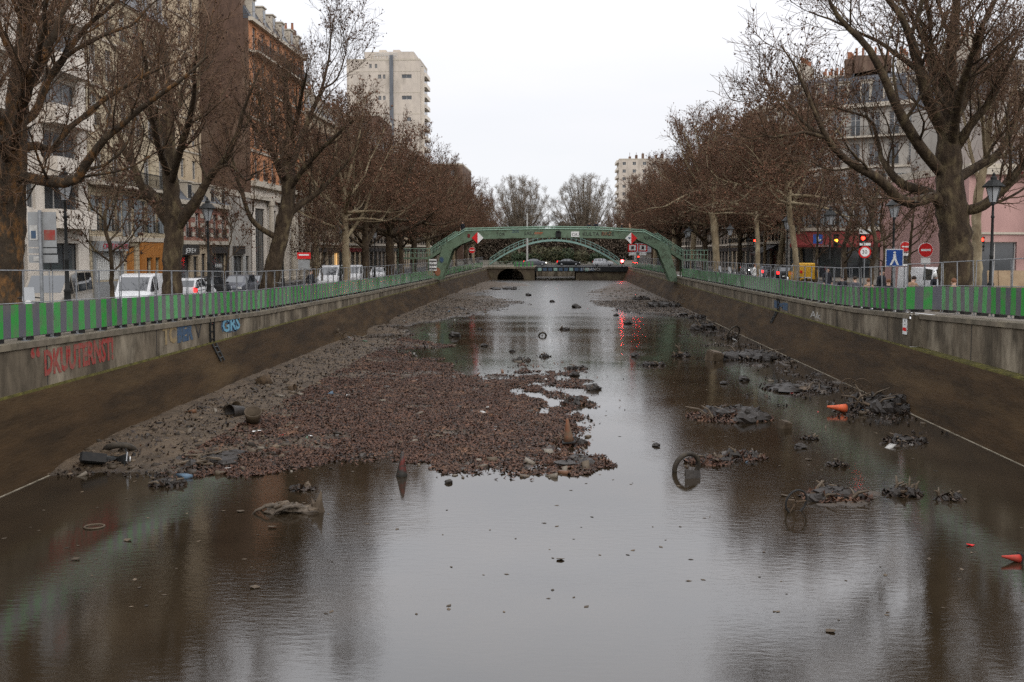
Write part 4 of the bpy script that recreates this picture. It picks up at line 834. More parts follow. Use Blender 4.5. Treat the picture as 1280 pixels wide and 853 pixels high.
        for i in range(chim):
            x=(i+.5)*W/chim if chim>1 else W*.5; x=[.35,W-.35][i%2] if chim<=2 else W*i/(chim-1); x=min(max(x,.35),W-.35)
            top=H+(rh if roof!='flat' else 0)+1.5; g=MB(); g.box(x-.35,x+.35,D*.5-chw,D*.5+chw*.6,H+.03,top); c=g.build('chimney',M['wbrown' if i%2 else 'trim'],rt)
            g=MB(); 
            for k in range(pots): y=D*.5-chw+.3+(chw*1.6-.6)*k/(pots-1); g.lathe([(.13,0),(.11,.7+.3*random.random()),(.15,.72)],(x,y,top),8)
            g.build('chimney_pots',M['terra'],c)
        s.wallo=s.wall.build('wall',s.mats,s.root)
        if s.trim.v: s.trim.build('cornice',M['trim'],s.root)
        return s.root
    def sign(s,body,x,z,size,m,out=.1,align='CENTER',w=None):
        o=text(body,'sign_lettering',M[m],s.root,(x,-out,z),(R(90),0,0),size,.004,align=align)
        if w: bpy.context.view_layer.update(); o.scale=(w/max(.01,o.dimensions.x),1,1)
    def part(s,name,m,boxes,extra=None):
        b=MB()
        for q in boxes: b.box(*q)
        if extra: extra(b)
        return b.build(name,M[m],s.root)
    def awning(s,x0,x1,z,m,drop=.8,out=1.5,txt=None,tm='grwhite'):
        b=MB(); b.add([(x0,-.02,z),(x1,-.02,z),(x1,-out,z-drop),(x0,-out,z-drop),(x0,-.02,z-.06),(x1,-.02,z-.06),(x1,-out,z-drop-.25),(x0,-out,z-drop-.25)],[(0,1,2,3),(2,3,7,6),(4,5,6,7),(0,3,7,4),(1,2,6,5)])
        a=b.build('awning',M[m],s.root)
        if txt: o=text(txt,'sign_lettering',M[tm],s.root,((x0+x1)/2,-out-.02,z-drop-.2),(R(90),0,0),.26,.004,align='CENTER')
def gl(Y): return gz(Y,-1)
def gr(Y): return gz(Y,1)
FL=-29.
# left buildings: facade faces +x. local x must run so that -y local = +x world -> direction along +Y : local x=+Y, local y=-X. ok
def LB(name,label,y0,y1,depth,wm,x=FL): return Bld(name,label,(x,y0),(x,y1),gl((y0+y1)/2),depth,wm)
# L0 white modern block with balconies
B=LB('apartment_block','white modern apartment block with long solid balconies behind the rust stained tree',44,60.4,14,'wwhite')
B.floor(4.3,[(1,4.5,0,3.4,'dk'),(6,9.2,.4,3.2,'d'),(10.5,15,0,3.3,'dk')]); 
for k in range(7):
    B.floor(2.95,[(.8,2.2,.9,2.4,'c'),(3.2,7.4,.05,2.45,'dc'),(9,10.2,.9,2.4,''),(11.2,15.2,.05,2.45,'dc')])
    B.longbalcony(2.9,7.7,B.z-2.95+.02,.95,True,.9); B.longbalcony(10.9,15.5,B.z-2.95+.02,.95,True,.9)
B.close('flat')
# L1 cream house with grey shutters, CRISTALLERIE grey shop and orange wood shop
B=LB('town_house','cream stone house with grey shutters above a grey shop and an orange wooden shopfront',60.5,73.5,12,'ashlar')
B.floor(3.75,[(.6,4.2,1.1,3.1,'dk'),(5.2,6.7,0,3.3,'do'),(8.2,9.1,.3,2.5,'dk'),(9.7,10.5,.3,2.5,'dk'),(11.,11.7,.3,2.5,'dk'),(12.,12.6,.3,2.5,'dk')])
B.band(h=.3,out=.2)
B.floor(3.5,[(.7,1.7,.5,2.7,'sr'),(2.9,3.9,.5,2.7,'sr'),(5.3,6.5,.2,2.9,'s'),(7.7,8.7,.5,2.7,'sr'),(9.6,10.6,.5,2.7,'sr'),(11.5,12.5,.5,2.7,'sr')]); B.band(h=.35,out=.35)
B.floor(3.1,[(1,2.1,.1,2.4,''),(3.4,4.5,.1,2.4,''),(5.8,6.9,.1,2.4,''),(8.4,9.5,.1,2.4,''),(11,12.1,.1,2.4,'')]); B.longbalcony(.3,12.7,B.z-3.08,.8)
for k in range(3): B.bays(3.0,6,1.1,.5,2.5,'rc'); B.band(h=.15,out=.1)
B.part('shopfront','shopgrey',[(.3,4.5,-.12,-.003,0,1.0),(.3,.58,-.12,-.003,1.001,3.25),(4.22,4.5,-.12,-.003,1.001,3.25)])
B.part('shop_sign','shopgrey',[(.2,4.6,-.45,-.003,2.96,3.6)]); B.sign('CRISTALLERIE',2.6,3.12,.46,'signred',.47,w=3.6)
b=MB(); [b.box(.7+.25*i,.76+.25*i,-.05,.1,1.12,2.94) for i in range(14)]; b.build('security_grille',M['signwhite'],B.root)
B.part('shopfront','shopwood',[(7.3,8.18,-.15,-.003,0,3.6),(9.12,9.68,-.15,-.003,0,2.5),(10.52,10.98,-.15,-.003,0,2.5),(11.72,11.98,-.15,-.003,0,2.5),(12.62,12.9,-.15,-.003,0,2.5),(8.181,12.9,-.15,-.003,2.501,3.6)])
B.part('door','shopwood',[(5.3,6.6,.1,.15,0,3.2)])
B.close('mansard',3.5,'zinc',2,5)
# L2 brick-and-stone banded house with JEREV shop
B=LB('town_house','small red brick and stone banded house with two dark shopfronts and arched doorway',73.6,86.6,10,'wredbrick')
B.floor(3.7,[(.4,3.6,.3,2.7,'dk'),(4.4,5.4,0,2.6,'dk'),(6.2,7.2,0,2.8,'dk'),(8.4,12,.3,2.8,'dk')],'wstone'); B.band(h=.3,out=.25)
B.bays(3.1,6,1.0,.4,2.4,'rc',mx=.3)
for zz in (.5,1.25,2.0,2.7): 
    for i in range(7): 
        x0=.05+2.07*i*1.0; B.trim.box(max(.02,x0-.2),min(12.98,x0+.62),-.03,-.001,3.7+zz,3.7+zz+.34)
B.band(h=.35,out=.35); B.part('shop_sign','shopdark',[(.2,3.9,-.7,-.003,2.72,3.5)]); B.sign('JEREV',2.0,2.9,.5,'signwhite',.72,w=2.2)
B.part('shopfront','shopdark',[(8.0,8.38,-.15,-.003,0,3.4),(12.02,12.5,-.15,-.003,0,3.4),(8.381,12.019,-.15,-.003,2.82,3.4)]); B.sign('PARIS',10.2,1.6,.5,'signwhite',.02,w=1.6)
B.close('mansard',2.6,'slate',0,5)
# L2b taller cream house behind the small one
B=Bld('apartment_block','tall cream rendered building rising behind the small brick banded house',(-33.2,74),(-33.2,91.8),gl(75),8,'wcream')
B.floor(9,[]); 
for k in range(6): B.bays(2.9,6,1.0,.5,2.2,'',mx=.4); B.band(h=.14,out=.08)
B.close('mansard',2.8,'zinc',2,5)
# L3 blank grey wall house
B=LB('town_house','narrow house with a blank pale grey wall and a small poster covered front',86.7,93,10,'wgrey')
B.floor(3.6,[(1.,3.6,.2,2.6,'dk'),(4.6,5.6,0,2.6,'k')]); B.floor(4.4,[]); B.part('shop_sign','shopdark',[(.9,3.9,-.2,-.003,2.8,3.5)]); B.part('poster','curtain',[(.5,.95,-.05,-.003,.3,2.6),(3.65,4.5,-.05,-.003,.3,2.6)]); B.close('flat')
# L4 big orange brick building w/ white columns base
B=LB('apartment_block','tall orange brick building on a white stone base with columns and chimney pots',93.2,113.5,12.5,'wbrick')
B.floor(9.5,[(1.2,4.2,0,7.2,'dk'),(6.2,8.4,0,7.2,'d'),(10.2,12.4,0,7.2,'d'),(14.2,16.4,0,7.2,'dk'),(17.6,19.4,0,7.2,'d')],'wwhite'); B.band(h=.5,out=.5); B.band(z=8.2,h=.35,out=.45)
B.part('column','trim',[],lambda b:[b.lathe([(.36,0),(.36,.3),(.27,.4),(.25,7.4),(.36,7.6),(.36,8.0)],(x,-.42,0),12) for x in (5.2,9.3,13.3,17.0,19.9)])
for k in range(4): B.bays(3.1,7,1.15,.5,2.5,'rc',mx=.4); B.band(h=.22,out=.12); 
b=MB(); [b.box(c-.78,c+.78,-.03,-.001,9.5+3.1*k+.35,9.5+3.1*k+.5) for k in range(4) for c in [.4+19.5*(i+.5)/7 for i in range(7)]]; b.build('window_sills',M['trim'],B.root)
B.longbalcony(.3,20,B.z+.02,.8); B.bays(2.9,7,1.15,.1,2.4,'c',mx=.4); B.band(h=.35,out=.4)
B.close('mansard',3.4,'slate',0,6,sidem='wbrown')
b=MB(); b.box(-.02,.5,.5,11.9,B.z-4,B.z+2.6); c=b.build('gable_chimney',M['wbrown'],B.root); b=MB(); [b.lathe([(.17,0),(.13,.85),(.18,.88)],(.25,1.+10.4*k/13,B.z+2.6),8) for k in range(14)]; b.build('chimney_pots',M['terra'],c)
b=MB(); b.box(20.0-.5,20.31,.8,7,B.z-1,B.z+3.2); c=b.build('gable_chimney',M['wbrown'],B.root); b=MB(); [b.lathe([(.17,0),(.13,.8),(.18,.83)],(20.0,1.2+5.2*k/7,B.z+3.2),8) for k in range(8)]; b.build('chimney_pots',M['terra'],c)
# L5.. stone houses continuing
def hauss(side,label,y0,y1,nfl,bays,wm,depth=12,x=None,ground=4.0,shop=('shopdark','shopdark'),awn=None,rh=3.6,st='rc',rm='zinc',lit=None,chim=2,sidem=None,z=None,f=3.05):
    x_=x if x is not None else (FL if side<0 else 29.)
    p=((x_,y0),(x_,y1)) if side<0 else ((x_,y1),(x_,y0))
    zz=(gl if side<0 else gr)((y0+y1)/2) if z is None else z
    B=Bld('stone_house',label,p[0],p[1],zz,depth,wm); W=B.W; ns=max(2,int(W/3.2)); ops=[]
    for i in range(ns): c=W*(i+.5)/ns; ops.append((c-W/ns*.36,c+W/ns*.36,.15,2.9,'dkL' if lit==i else 'dk'))
    B.floor(ground,ops); B.band(h=.3,out=.25)
    b=MB(); 
    for i in range(ns): c=W*(i+.5)/ns; b.box(c-W/ns*.42,c+W/ns*.42,-.12,-.003,2.95,3.5)
    b.build('shop_sign',M[shop[0]],B.root)
    for k in range(nfl):
        s_='c' if k in (1,nfl-1) else st; B.bays(f,bays,1.1,.3 if s_!='c' else .08,2.45,s_,mx=.3); B.band(h=.16,out=.12)
        if s_=='c': B.longbalcony(.2,W-.2,B.z-f+.02,.75)
    B.band(h=.4,out=.45)
    if awn: 
        for a in awn: B.awning(*a)
    B.close('mansard',rh,rm,chim,bays-1,sidem=sidem); return B
hauss(-1,'stone house with pale ground floor behind the parked white van',113.6,131,5,6,'wstone',lit=4)
hauss(-1,'stone house with a lit yellow doorway and red shopfront',131.2,148,5,6,'wcream',shop=('reddk','reddk'),lit=1)
hauss(-1,'dark stone house in line with the footbridge stair',148.2,170,5,7,'wdarkstone')
hauss(-1,'pale stone house beyond the footbridge on the graffiti side',170.2,196,4,8,'wstone')
hauss(-1,'long stone house far along the graffiti side quay',196.2,240,4,12,'wdarkstone')
# brown gable block closing the row
B=Bld('apartment_block','flat topped brown block rising above the far trees on the graffiti side',(-44,306),(-29.4,306),zf,30,'wbrown'); B.floor(24,[]); B.floor(5.2,[(11,12,2,3.6,'')]); B.close('flat',sidem='wbrown')
# tower
B=Bld('tower_block','tall concrete apartment tower with stepped roof rising over the trees','x' and (-60.5,285),(-39.5,285),zf,16,'wtower')
H=57
B.floor(12,[])
for k in range(14): 
    B.floor(3.0,[(9.0,9.9,.9,2.1,''),(10.4,11.1,.9,2.1,''),(15.8,18.6,1.0,2.1,'d')] if k in (3,7,11,13) else ([(6.5,7.2,.9,2.0,''),(8.1,8.8,.9,2.0,''),(17.2,18.4,.9,2.0,'')] if k%2 else []))
B.floor(3,[(6.5,7.2,.9,2.1,''),(8.1,8.8,.9,2.1,'')])
for z in range(12,58,6): B.band(z=z,h=.18,out=.04)
B.close('flat'); zt=B.z
B.part('roof_storey','wtower',[(5,19.2,.6,14,zt+.52,zt+2.6),(9,11,2,6,zt+2.61,zt+3.4),(13,15,2,6,zt+2.61,zt+3.4)]); B.part('pipe','zinc',[(12.4,13.4,-.5,-.05,0,zt+1.5)]); B.part('roof_rail','signwhite',[(8,14.5,.3,.36,zt+1.6,zt+1.7),(8,14.5,.3,.36,zt+2.1,zt+2.2)]+[(8+.8*i,8.06+.8*i,.3,.36,zt+.52,zt+1.59) for i in range(9)])
b=MB(); [b.box(21.0,22.4,3,12,z,z+1.1) for z in range(8,56,3)]; b.box(21.001,21.9,2.2,2.9,6,zt-1.5); b.build('balcony',M['wwhite'],B.root); b=MB(); [b.box(21.002,21.4,3.1,11.9,z+1.11,z+2.9) for z in range(8,54,3)]; b.build('balcony_recess',M['glassd'],B.root)
# long flat roofed block between brick building and tower
B=Bld('apartment_block','flat roofed brown block between the brick building and the tower',(-60,165),(-29.8,165.4),gl(165),14,'wbrown'); B.floor(22.5,[]); B.floor(2.9,[(27,28,.8,2.2,''),(24.5,25.5,.8,2.2,'')]); B.close('flat',sidem='wbrown')
# ---------------- right side
# pink building
B=Bld('corner_building','pink rendered corner building with a dark red shop and big barred window',(25.9,64.5),(40,66.5),gr(65),12,'wpink')
B.floor(3.85,[(.5,3.3,0,3.3,'d'),(5.4,13,0,3.0,'dk')]); B.band(h=.14,out=.1,z=3.85)
B.floor(3.9,[(4.9,9.5,1.3,3.4,'rcd'),(10.6,13.4,1.3,3.4,'rcd')]); B.band(h=.4,out=.35)
B.part('shopfront','reddk',[(5.0,13.4,-.25,-.003,3.02,3.7),(5.0,5.38,-.25,-.003,0,3.0),(7.6,9.4,-.08,-.003,.02,2.95)]); B.part('drainpipe','iron',[(.55,.68,-.14,-.004,0,7.6)])
B.part('red_cornice','reddk',[(3.2,14.1,-.55,-.36,7.5,7.72)])
b=MB()
for x in (4.2,6.6): b.tube([(x,-.26,2.95),(x,-.6,3.25),(x,-.62,3.1)],.03,5); b.lathe([(.05,-.6),(.17,-.15),(.2,-.12),(.06,.05),(.02,.12)],(x,-.62,3.05),8)
b.build('wall_lantern',M['shopgrey'],B.root); B.close('flat')
B=Bld('stone_house','pale stone house with iron balconies rising behind the pink building',(30.5,72),(49,74.5),gr(73),12,'wgrey'); B.floor(7.8,[]); 
for k in range(2): B.bays(3.1,8,1.05,.1,2.4,'c',mx=.3); B.longbalcony(.2,B.W-.2,B.z-3.08,.7)
B.band(h=.4,out=.4); B.close('mansard',3.2,'zinc',2,6)
# cream corner buildings facing the camera
B=Bld('corner_building','long cream corner building with grey mansard and dark red awnings below',(25.2,112),(39.5,104),gr(108),12,'wgrey')
B.floor(5.2,[(.5,3.,0,3.6,'dk'),(3.6,6.,0,3.6,'dk'),(6.6,9.2,0,3.6,'dk'),(9.9,12.4,0,3.6,'dk'),(13,16,0,3.6,'dk')]); B.band(h=.35,out=.3)
for k in range(4):
    B.bays(3.25,8,1.05,.25 if k!=3 else .05,2.5,'sr' if k<2 else 'r' if k!=3 else '',mx=.3)
    if k in(0,1,2): B.band(h=.2,out=.15)
    if k==2: B.longbalcony(.2,B.W-.2,B.z+.02,.8)
B.band(h=.45,out=.5); B.awning(1.2,8.4,5.0,'awning',1.5,2.6,'AUX ATELIERS'); B.awning(8.7,16.2,5.0,'awning',1.5,2.3)
B.close('mansard',4.2,'slate',4,7,pots=7)
B=Bld('corner_building','pale house with tall shuttered windows and a green awning behind the huge tree',(39.6,104),(50.5,108.5),gr(106),12,'ashlar')
B.floor(5.2,[(.8,4.,0,3.6,'dk'),(5,8,0,3.6,'dk')]); B.band(h=.3,out=.25); B.awning(.3,5.0,5.0,'awngreen',.8,1.8)
for k in range(4): B.bays(3.0,6,1.0,.1 if k==3 else .3,2.4,'r' if k!=3 else '',mx=.3); B.band(h=.15,out=.1)
B.longbalcony(.2,B.W-.2,B.z-2.98,.8); B.band(h=.4,out=.4); B.close('mansard',3.4,'slate',3,5)
hauss(1,'narrow stone house with a small red corner awning behind the red traffic light',112.6,126,5,5,'wstone',awn=[(7.5,12.5,4.0,'awning',.9,1.6,'BIO')],rm='slate')
hauss(1,'grey stone house with a black awning behind the parked cars',126.2,142,5,7,'wstone',awn=[(2,9,3.8,'shopdark',1.2,2.4)],rm='slate')
hauss(1,'sooty stone house level with the footbridge on the traffic light side',142.2,156,5,8,'wdarkstone',rm='slate')
hauss(1,'stone house just past the footbridge on the traffic light side',156.2,172,5,8,'wstone',chim=2,sidem='wbrown')
hauss(1,'long stone house far along the traffic light side quay',172.2,235,4,18,'wdarkstone',rm='slate')
B=Bld('apartment_block','dark modern block with glazed corner sticking up over the trees on the traffic light side',(29.3,150),(37,150),gr(150),12,'wdarkstone',group=None); B.floor(18,[]); 
for k in range(2): B.floor(2.9,[(1,2.4,.5,2.5,'dk'),(4.6,6.6,.5,2.5,'d')])
B.close('flat',sidem='wbrown')
B=Bld('tower_block','small pale tower with rooftop aerials above the distant trees',(24,400),(44,400),zf,16,'wtower'); 
B.floor(12,[])
for k in range(9): B.bays(3,5,1.3,.9,2.2,'')
B.close('flat'); zt=B.z; b=MB(); 
for i in range(6): x=4+2.6*i; b=MB(); b.box(x,x+.9,3,5,zt+.52,zt+1.6+.6*(i%3)); b.tube([(x+.4,3.5,zt+1.5),(x+.4,3.5,zt+3.2)],.08,4); b.build('rooftop_box',M['wbrown'],B.root)
b=MB(); [b.box(-.9,-.002,1,15,z,z+1) for z in range(14,40,3)]; b.build('balcony',M['wwhite'],B.root)
# low kiosk with gable roof beyond the footbridge
B=Bld('lock_house','small gabled lock keeper hut behind the red framed notices',(15.2,196),(21.6,196),gr(196),6,'wgrey'); B.floor(2.7,[(3.2,5,.0,2.2,'dk')]); B.close('gable',1.8,'zinc',0)
# ================================================================ LOCK AND ROAD BRIDGE
root=empty('lock_bridge',(-1,190,0)); tag(root,'road bridge at the end of the canal with a stone arch and dark girder span','bridge')
M['masonry']=mat('wet masonry',(.075,.058,.04),(.04,.03,.02),1.2,rough=.8,bump=.4,c3=(.12,.1,.06),s3=.5)
zq=EYE-3.16; x1=xat(608,190.5)-.4; xa=xat(668.5,190.5); xb=xat(720,190.5); x2=xat(783,190.5)+.3
b=MB(); ac=(xat(638,190.5)); ar=(xat(653,190.5)-xat(624,190.5))/2*1.15; zc_=.3; ah=at(640,336,190.5).z-zc_
n=12; arc=[(ac+ar*math.cos(math.pi*k/n),zc_+ah*math.sin(math.pi*k/n)) for k in range(n+1)]   # right to left
arc=[(ac+ar,-1)]+arc+[(ac-ar,-1)]
zt=zq-.35
poly_r=[(xa,-1),(xa,zt)]; 
# front face built as fan strips around the arch
def face(y): 
    pts=arc; m=len(pts)
    for i in range(m-1):
        (ax,az),(bx,bz)=pts[i],pts[i+1]; b.quad((ax,y,az),(bx,y,bz),(bx,y,zt),(ax,y,zt))
    b.quad((ac+ar,y,-1),(xa,y,-1),(xa,y,zt),(ac+ar,y,zt)); b.quad((x1,y,-1),(ac-ar,y,-1),(ac-ar,y,zt),(x1,y,zt))
face(190.5)
for i in range(len(arc)-1): b.quad((arc[i][0],190.5,arc[i][1]),(arc[i+1][0],190.5,arc[i+1][1]),(arc[i+1][0],206,arc[i+1][1]),(arc[i][0],206,arc[i][1]))
b.quad((xa,190.5,-1),(xa,206,-1),(xa,206,zt),(xa,190.5,zt)); child_world(b,'arched_abutment',M['masonry'],root); b=MB(); b.box(xb,x2,190.5,206,-1,zt-.25); child_world(b,'pier',M['masonry'],root)
b=MB(); b.box(ac-ar,ac+ar*.0-.2,203,206,-1,zt); child_world(b,'arch_blocking',M['coping'],root)
b=MB(); b.box(x1-.6,xa+.1,190.3,206.5,zt+.001,zq); child_world(b,'parapet_coping',M['coping'],root)
b=MB(); b.box(xa+.11,x2+.6,190.2,190.6,zt-.55,zq+.05); child_world(b,'girder',M['iron'],root); b=MB(); b.box(xa+.11,x2+.6,206,206.4,zt-.55,zq+.05); child_world(b,'girder',M['iron'],root)
for k in range(11):
    b=MB(); xx=xa+.6+k*1.0; b.box(xx,xx+.7,190.15,190.19,zt-.42,zt+.15); child_world(b,'girder_panel',M['grnavy' if k%3 else 'teal'],root)
t=text('10 FRANCS','graffiti',M['grwhite'],root,(0,0,0),(R(90),0,0),.75,.004); t.matrix_parent_inverse=Matrix.Translation(-Vector(root.location)); t.location=(xat(726,190),190.1,zt-.35)
b=MB(); b.box(xa+.1,x2+.6,190.61,205.99,zq-.3,zq); child_world(b,'deck',M['asphalt'],root)
b=MB()
for s in [(x1,xa)]:
    for i in range(9): b.box(x1+.8+i*.85,x1+.86+i*.85,190.4,190.46,zq,zq+1.0)
    b.box(x1+.5,xa,190.4,190.46,zq+1.0,zq+1.06); b.box(x1+.5,xa,190.4,190.46,zq+.5,zq+.54)
child_world(b,'railing',M['greenst'],root)
b=MB(); b.box(xa-4.,xa-.3,190.47,190.5,zq+.05,zq+.95); child_world(b,'green_panel',M['stripe'],root)
# side pieces of ground either side and road across
b=MB(); b.quad((-40,191,zq+.004),(x1-.6,191,zq+.004),(x1-.6,207,zq+.004),(-40,207,zq+.004)); b.quad((x2+.6,191,zq+.004),(40,191,zq+.004),(40,207,zq+.004),(x2+.6,207,zq+.004)); tag(b.build('road',M['asphalt']),kind='structure')
# far basin beyond the opening
b=MB(); b.box(-16,16,222,222.6,-1,zq-.02); tag(b.build('lock_wall',M['concrete']),'dark masonry lock wall seen through the opening under the road bridge','wall')
# ================================================================ FOOTBRIDGE 1
YB=112.
fb=empty('footbridge',tuple(at(695,288,YB))); tag(fb,'green iron footbridge with angled legs and graffiti spanning the canal','bridge')
def PP(l): return [(at(x,y,YB).x,at(x,y,YB).z) for x,y in l]
gird=[(541,350),(553,308),(560,302),(582,288.5),(640,287),(695,286.2),(750,287),(806,290.5),(826,301),(836,308),(848,352),(838,352),(822,313),(812,307),(796,299.5),(750,298),(695,297.3),(640,298),(592,299.5),(576,306),(566,312),(552,350)]
half=len(gird)//2
for yy in (YB,YB+2.6):
    b=MB(); P_=PP(gird); vs=[(x,yy,z) for x,z in P_]+[(x,yy+.16,z) for x,z in P_]; n=len(P_); fs=[]
    for i in range(half-1): j=n-1-i; k=j-1; fs.append((i,i+1,k,j)); fs.append((i+n,j+n,k+n,i+1+n))
    for i in range(n): fs.append((i,i+n,(i+1)%n+n,(i+1)%n))
    b.add(vs,fs); child_world(b,'arch_girder',M['greenst'],fb)
    b=MB(); tp=P_[2:9]; b.tube([(x,yy+.08,z+.25) for x,z in tp],.06,6); b.tube([(x,yy-.02,z) for x,z in tp],.07,4)
    for a,c in zip(tp[:-1],tp[1:]):
        for k in range(6): t_=k/6; b.tube([(a[0]+(c[0]-a[0])*t_,yy+.08,a[1]+(c[1]-a[1])*t_),(a[0]+(c[0]-a[0])*t_,yy+.08,a[1]+(c[1]-a[1])*t_+.25)],.025,4)
    child_world(b,'handrail',M['greenlt'],fb)
b=MB(); lowp=PP([(566,301),(592,296),(695,294),(796,296.5),(824,303)]); 
for (xa_,za),(xb_,zb) in zip(lowp[:-1],lowp[1:]): b.add([(xa_,YB+.17,za),(xb_,YB+.17,zb),(xb_,YB+2.59,zb),(xa_,YB+2.59,za),(xa_,YB+.17,za-.12),(xb_,YB+.17,zb-.12),(xb_,YB+2.59,zb-.12),(xa_,YB+2.59,za-.12)],[(0,1,2,3),(4,7,6,5),(0,4,5,1),(2,6,7,3),(0,3,7,4),(1,5,6,2)])
child_world(b,'deck',M['iron'],fb)
# stairs
def stair(pxs,pxe,name='stairs'):
    a=at(*pxs,YB+1.3); c=at(*pxe,YB+1.3); b=MB(); n=16
    for i in range(n):
        t_=i/n; x=a.x+(c.x-a.x)*t_; z=a.z+(c.z-a.z)*t_; dx=(c.x-a.x)/n; b.box(min(x,x+dx)-.03,max(x,x+dx)+.03,YB+.3,YB+2.4,z-.05,z)
    for yy in (YB+.22,YB+2.45):
        b.add([(a.x,yy,a.z-.3),(c.x,yy,c.z-.3),(c.x,yy,c.z+.1),(a.x,yy,a.z+.1),(a.x,yy+.06,a.z-.3),(c.x,yy+.06,c.z-.3),(c.x,yy+.06,c.z+.1),(a.x,yy+.06,a.z+.1)],[(0,1,2,3),(7,6,5,4),(0,4,5,1),(2,6,7,3)])
    child_world(b,name,M['greenst'],fb)
    b=MB()
    for yy in (YB+.25,YB+2.48):
        for h in (.35,.65,.95): b.tube([(a.x,yy,a.z+h),(c.x,yy,c.z+h)],.025 if h<.9 else .04,5)
        for i in range(9): t_=i/8; b.tube([(a.x+(c.x-a.x)*t_,yy,a.z+(c.z-a.z)*t_),(a.x+(c.x-a.x)*t_,yy,a.z+(c.z-a.z)*t_+.95)],.02,4)
    child_world(b,'stair_railing',M['greenlt'],fb); return a,c
a,c=stair((571,300),(537,322)); a2,c2=stair((820,302),(852,323))
def landing(x0,x1,z,side):
    b=MB(); b.box(min(x0,x1),max(x0,x1),YB+.2,YB+2.6,z-.2,z); g_=gz(YB,side)
    for xx in (x0,(x0+x1)/2,x1):
        for yy in (YB+.3,YB+2.4): b.box(xx-.07,xx+.07,yy-.07,yy+.07,g_-.05,z-.2)
    child_world(b,'landing',M['greenst'],fb); b=MB()
    for yy in (YB+.2,YB+2.6):
        b.tube([(x0,yy,z+1),(x1,yy,z+1)],.035,5); b.tube([(x0,yy,z+.5),(x1,yy,z+.5)],.025,5)
        for k in range(8): xx=x0+(x1-x0)*k/7; b.tube([(xx,yy,z),(xx,yy,z+1)],.022,4)
    child_world(b,'landing_railing',M['greenlt'],fb)
landing(c.x,xat(497,YB),c.z,-1); landing(c2.x,xat(885,YB),c2.z-.1,1)
def diamond(px,py,lr):
    p=at(px,py,YB-.12); r=.66; b=MB(); b.add([(p.x-r,p.y,p.z),(p.x,p.y,p.z-r),(p.x,p.y,p.z+r),(p.x-r,p.y+.03,p.z),(p.x,p.y+.03,p.z-r),(p.x,p.y+.03,p.z+r)],[(0,1,2),(5,4,3),(0,3,4,1),(0,2,5,3)])
    s=empty('diamond_sign',tuple(p)); tag(s,f'diamond navigation board {"red on the graffiti side half and white on the other" if lr<0 else "white with a blue sticker on one half, red on the other"}','sign')
    child_world(b,'half',M['red' if lr<0 else 'signwhite'],s)
    b=MB(); b.add([(p.x+r,p.y,p.z),(p.x,p.y,p.z-r),(p.x,p.y,p.z+r),(p.x+r,p.y+.03,p.z),(p.x,p.y+.03,p.z-r),(p.x,p.y+.03,p.z+r)],[(0,2,1),(3,4,5),(0,1,4,3),(0,3,5,2)]); child_world(b,'half',M['signwhite' if lr<0 else 'red'],s)
    if lr>0: b=MB(); b.box(p.x-.32,p.x-.08,p.y-.01,p.y-.001,p.z-.05,p.z+.12); child_world(b,'sticker',M['grnavy'],s)
diamond(597,297.5,-1); diamond(789,298,1)
p=at(719,293,YB-.03); b=MB(); b.box(p.x-.45,p.x+.45,p.y-.03,p.y,p.z-.3,p.z+.3); s=b.build('notice_board',M['signwhite']); tag(s,'white notice with black scrawl on the middle of the green footbridge','sign'); t=text('GR7','graffiti',M['grblack'],s,(p.x-.38,p.y-.035,p.z-.2),(R(90),0,0),.5)
p=at(698,293,YB-.05); b=MB(); b.box(p.x-.3,p.x+.3,p.y-.12,p.y,p.z-.32,p.z+.28); b.lathe([(.22,0),(.2,.12),(.05,.14)],(p.x,p.y-.12,p.z+.28),8); s=b.build('signal_box',M['iron']); tag(s,'small black signal box at the centre of the green footbridge','box')
for body,px,py,sz,m in [('SAEZ',655,294,.55,'grblack'),('oner',668,293,.5,'orange'),('KULTA RUDE',728,295,.6,'grblack'),('BAZ',752,294.5,.6,'terra'),('VAMP',805,300,.6,'grblack'),('TOR',620,295,.5,'grblack'),('ZOE',640,291,.4,'grnavy')]:
    q=at(px,py,YB-.02); t=text(body,'graffiti',M[m],fb,(0,0,0),(R(90),0,0),sz,.003); t.matrix_parent_inverse=Matrix.Translation(-Vector(fb.location)); t.location=q
for px,py,r,m in [(552,325,.35,'grnavy'),(547,340,.5,'terra'),(586,295,.25,'reddk')]:
    q=at(px,py,YB-.02); b=MB(); b.lathe([(r,0),(r*.9,.01)],(0,0,0),9); b.v=[(q.x+v[0]*(.7),q.y-v[2]*1,q.z+v[1]) for v in b.v]; child_world(b,'paint_patch',M[m],fb)
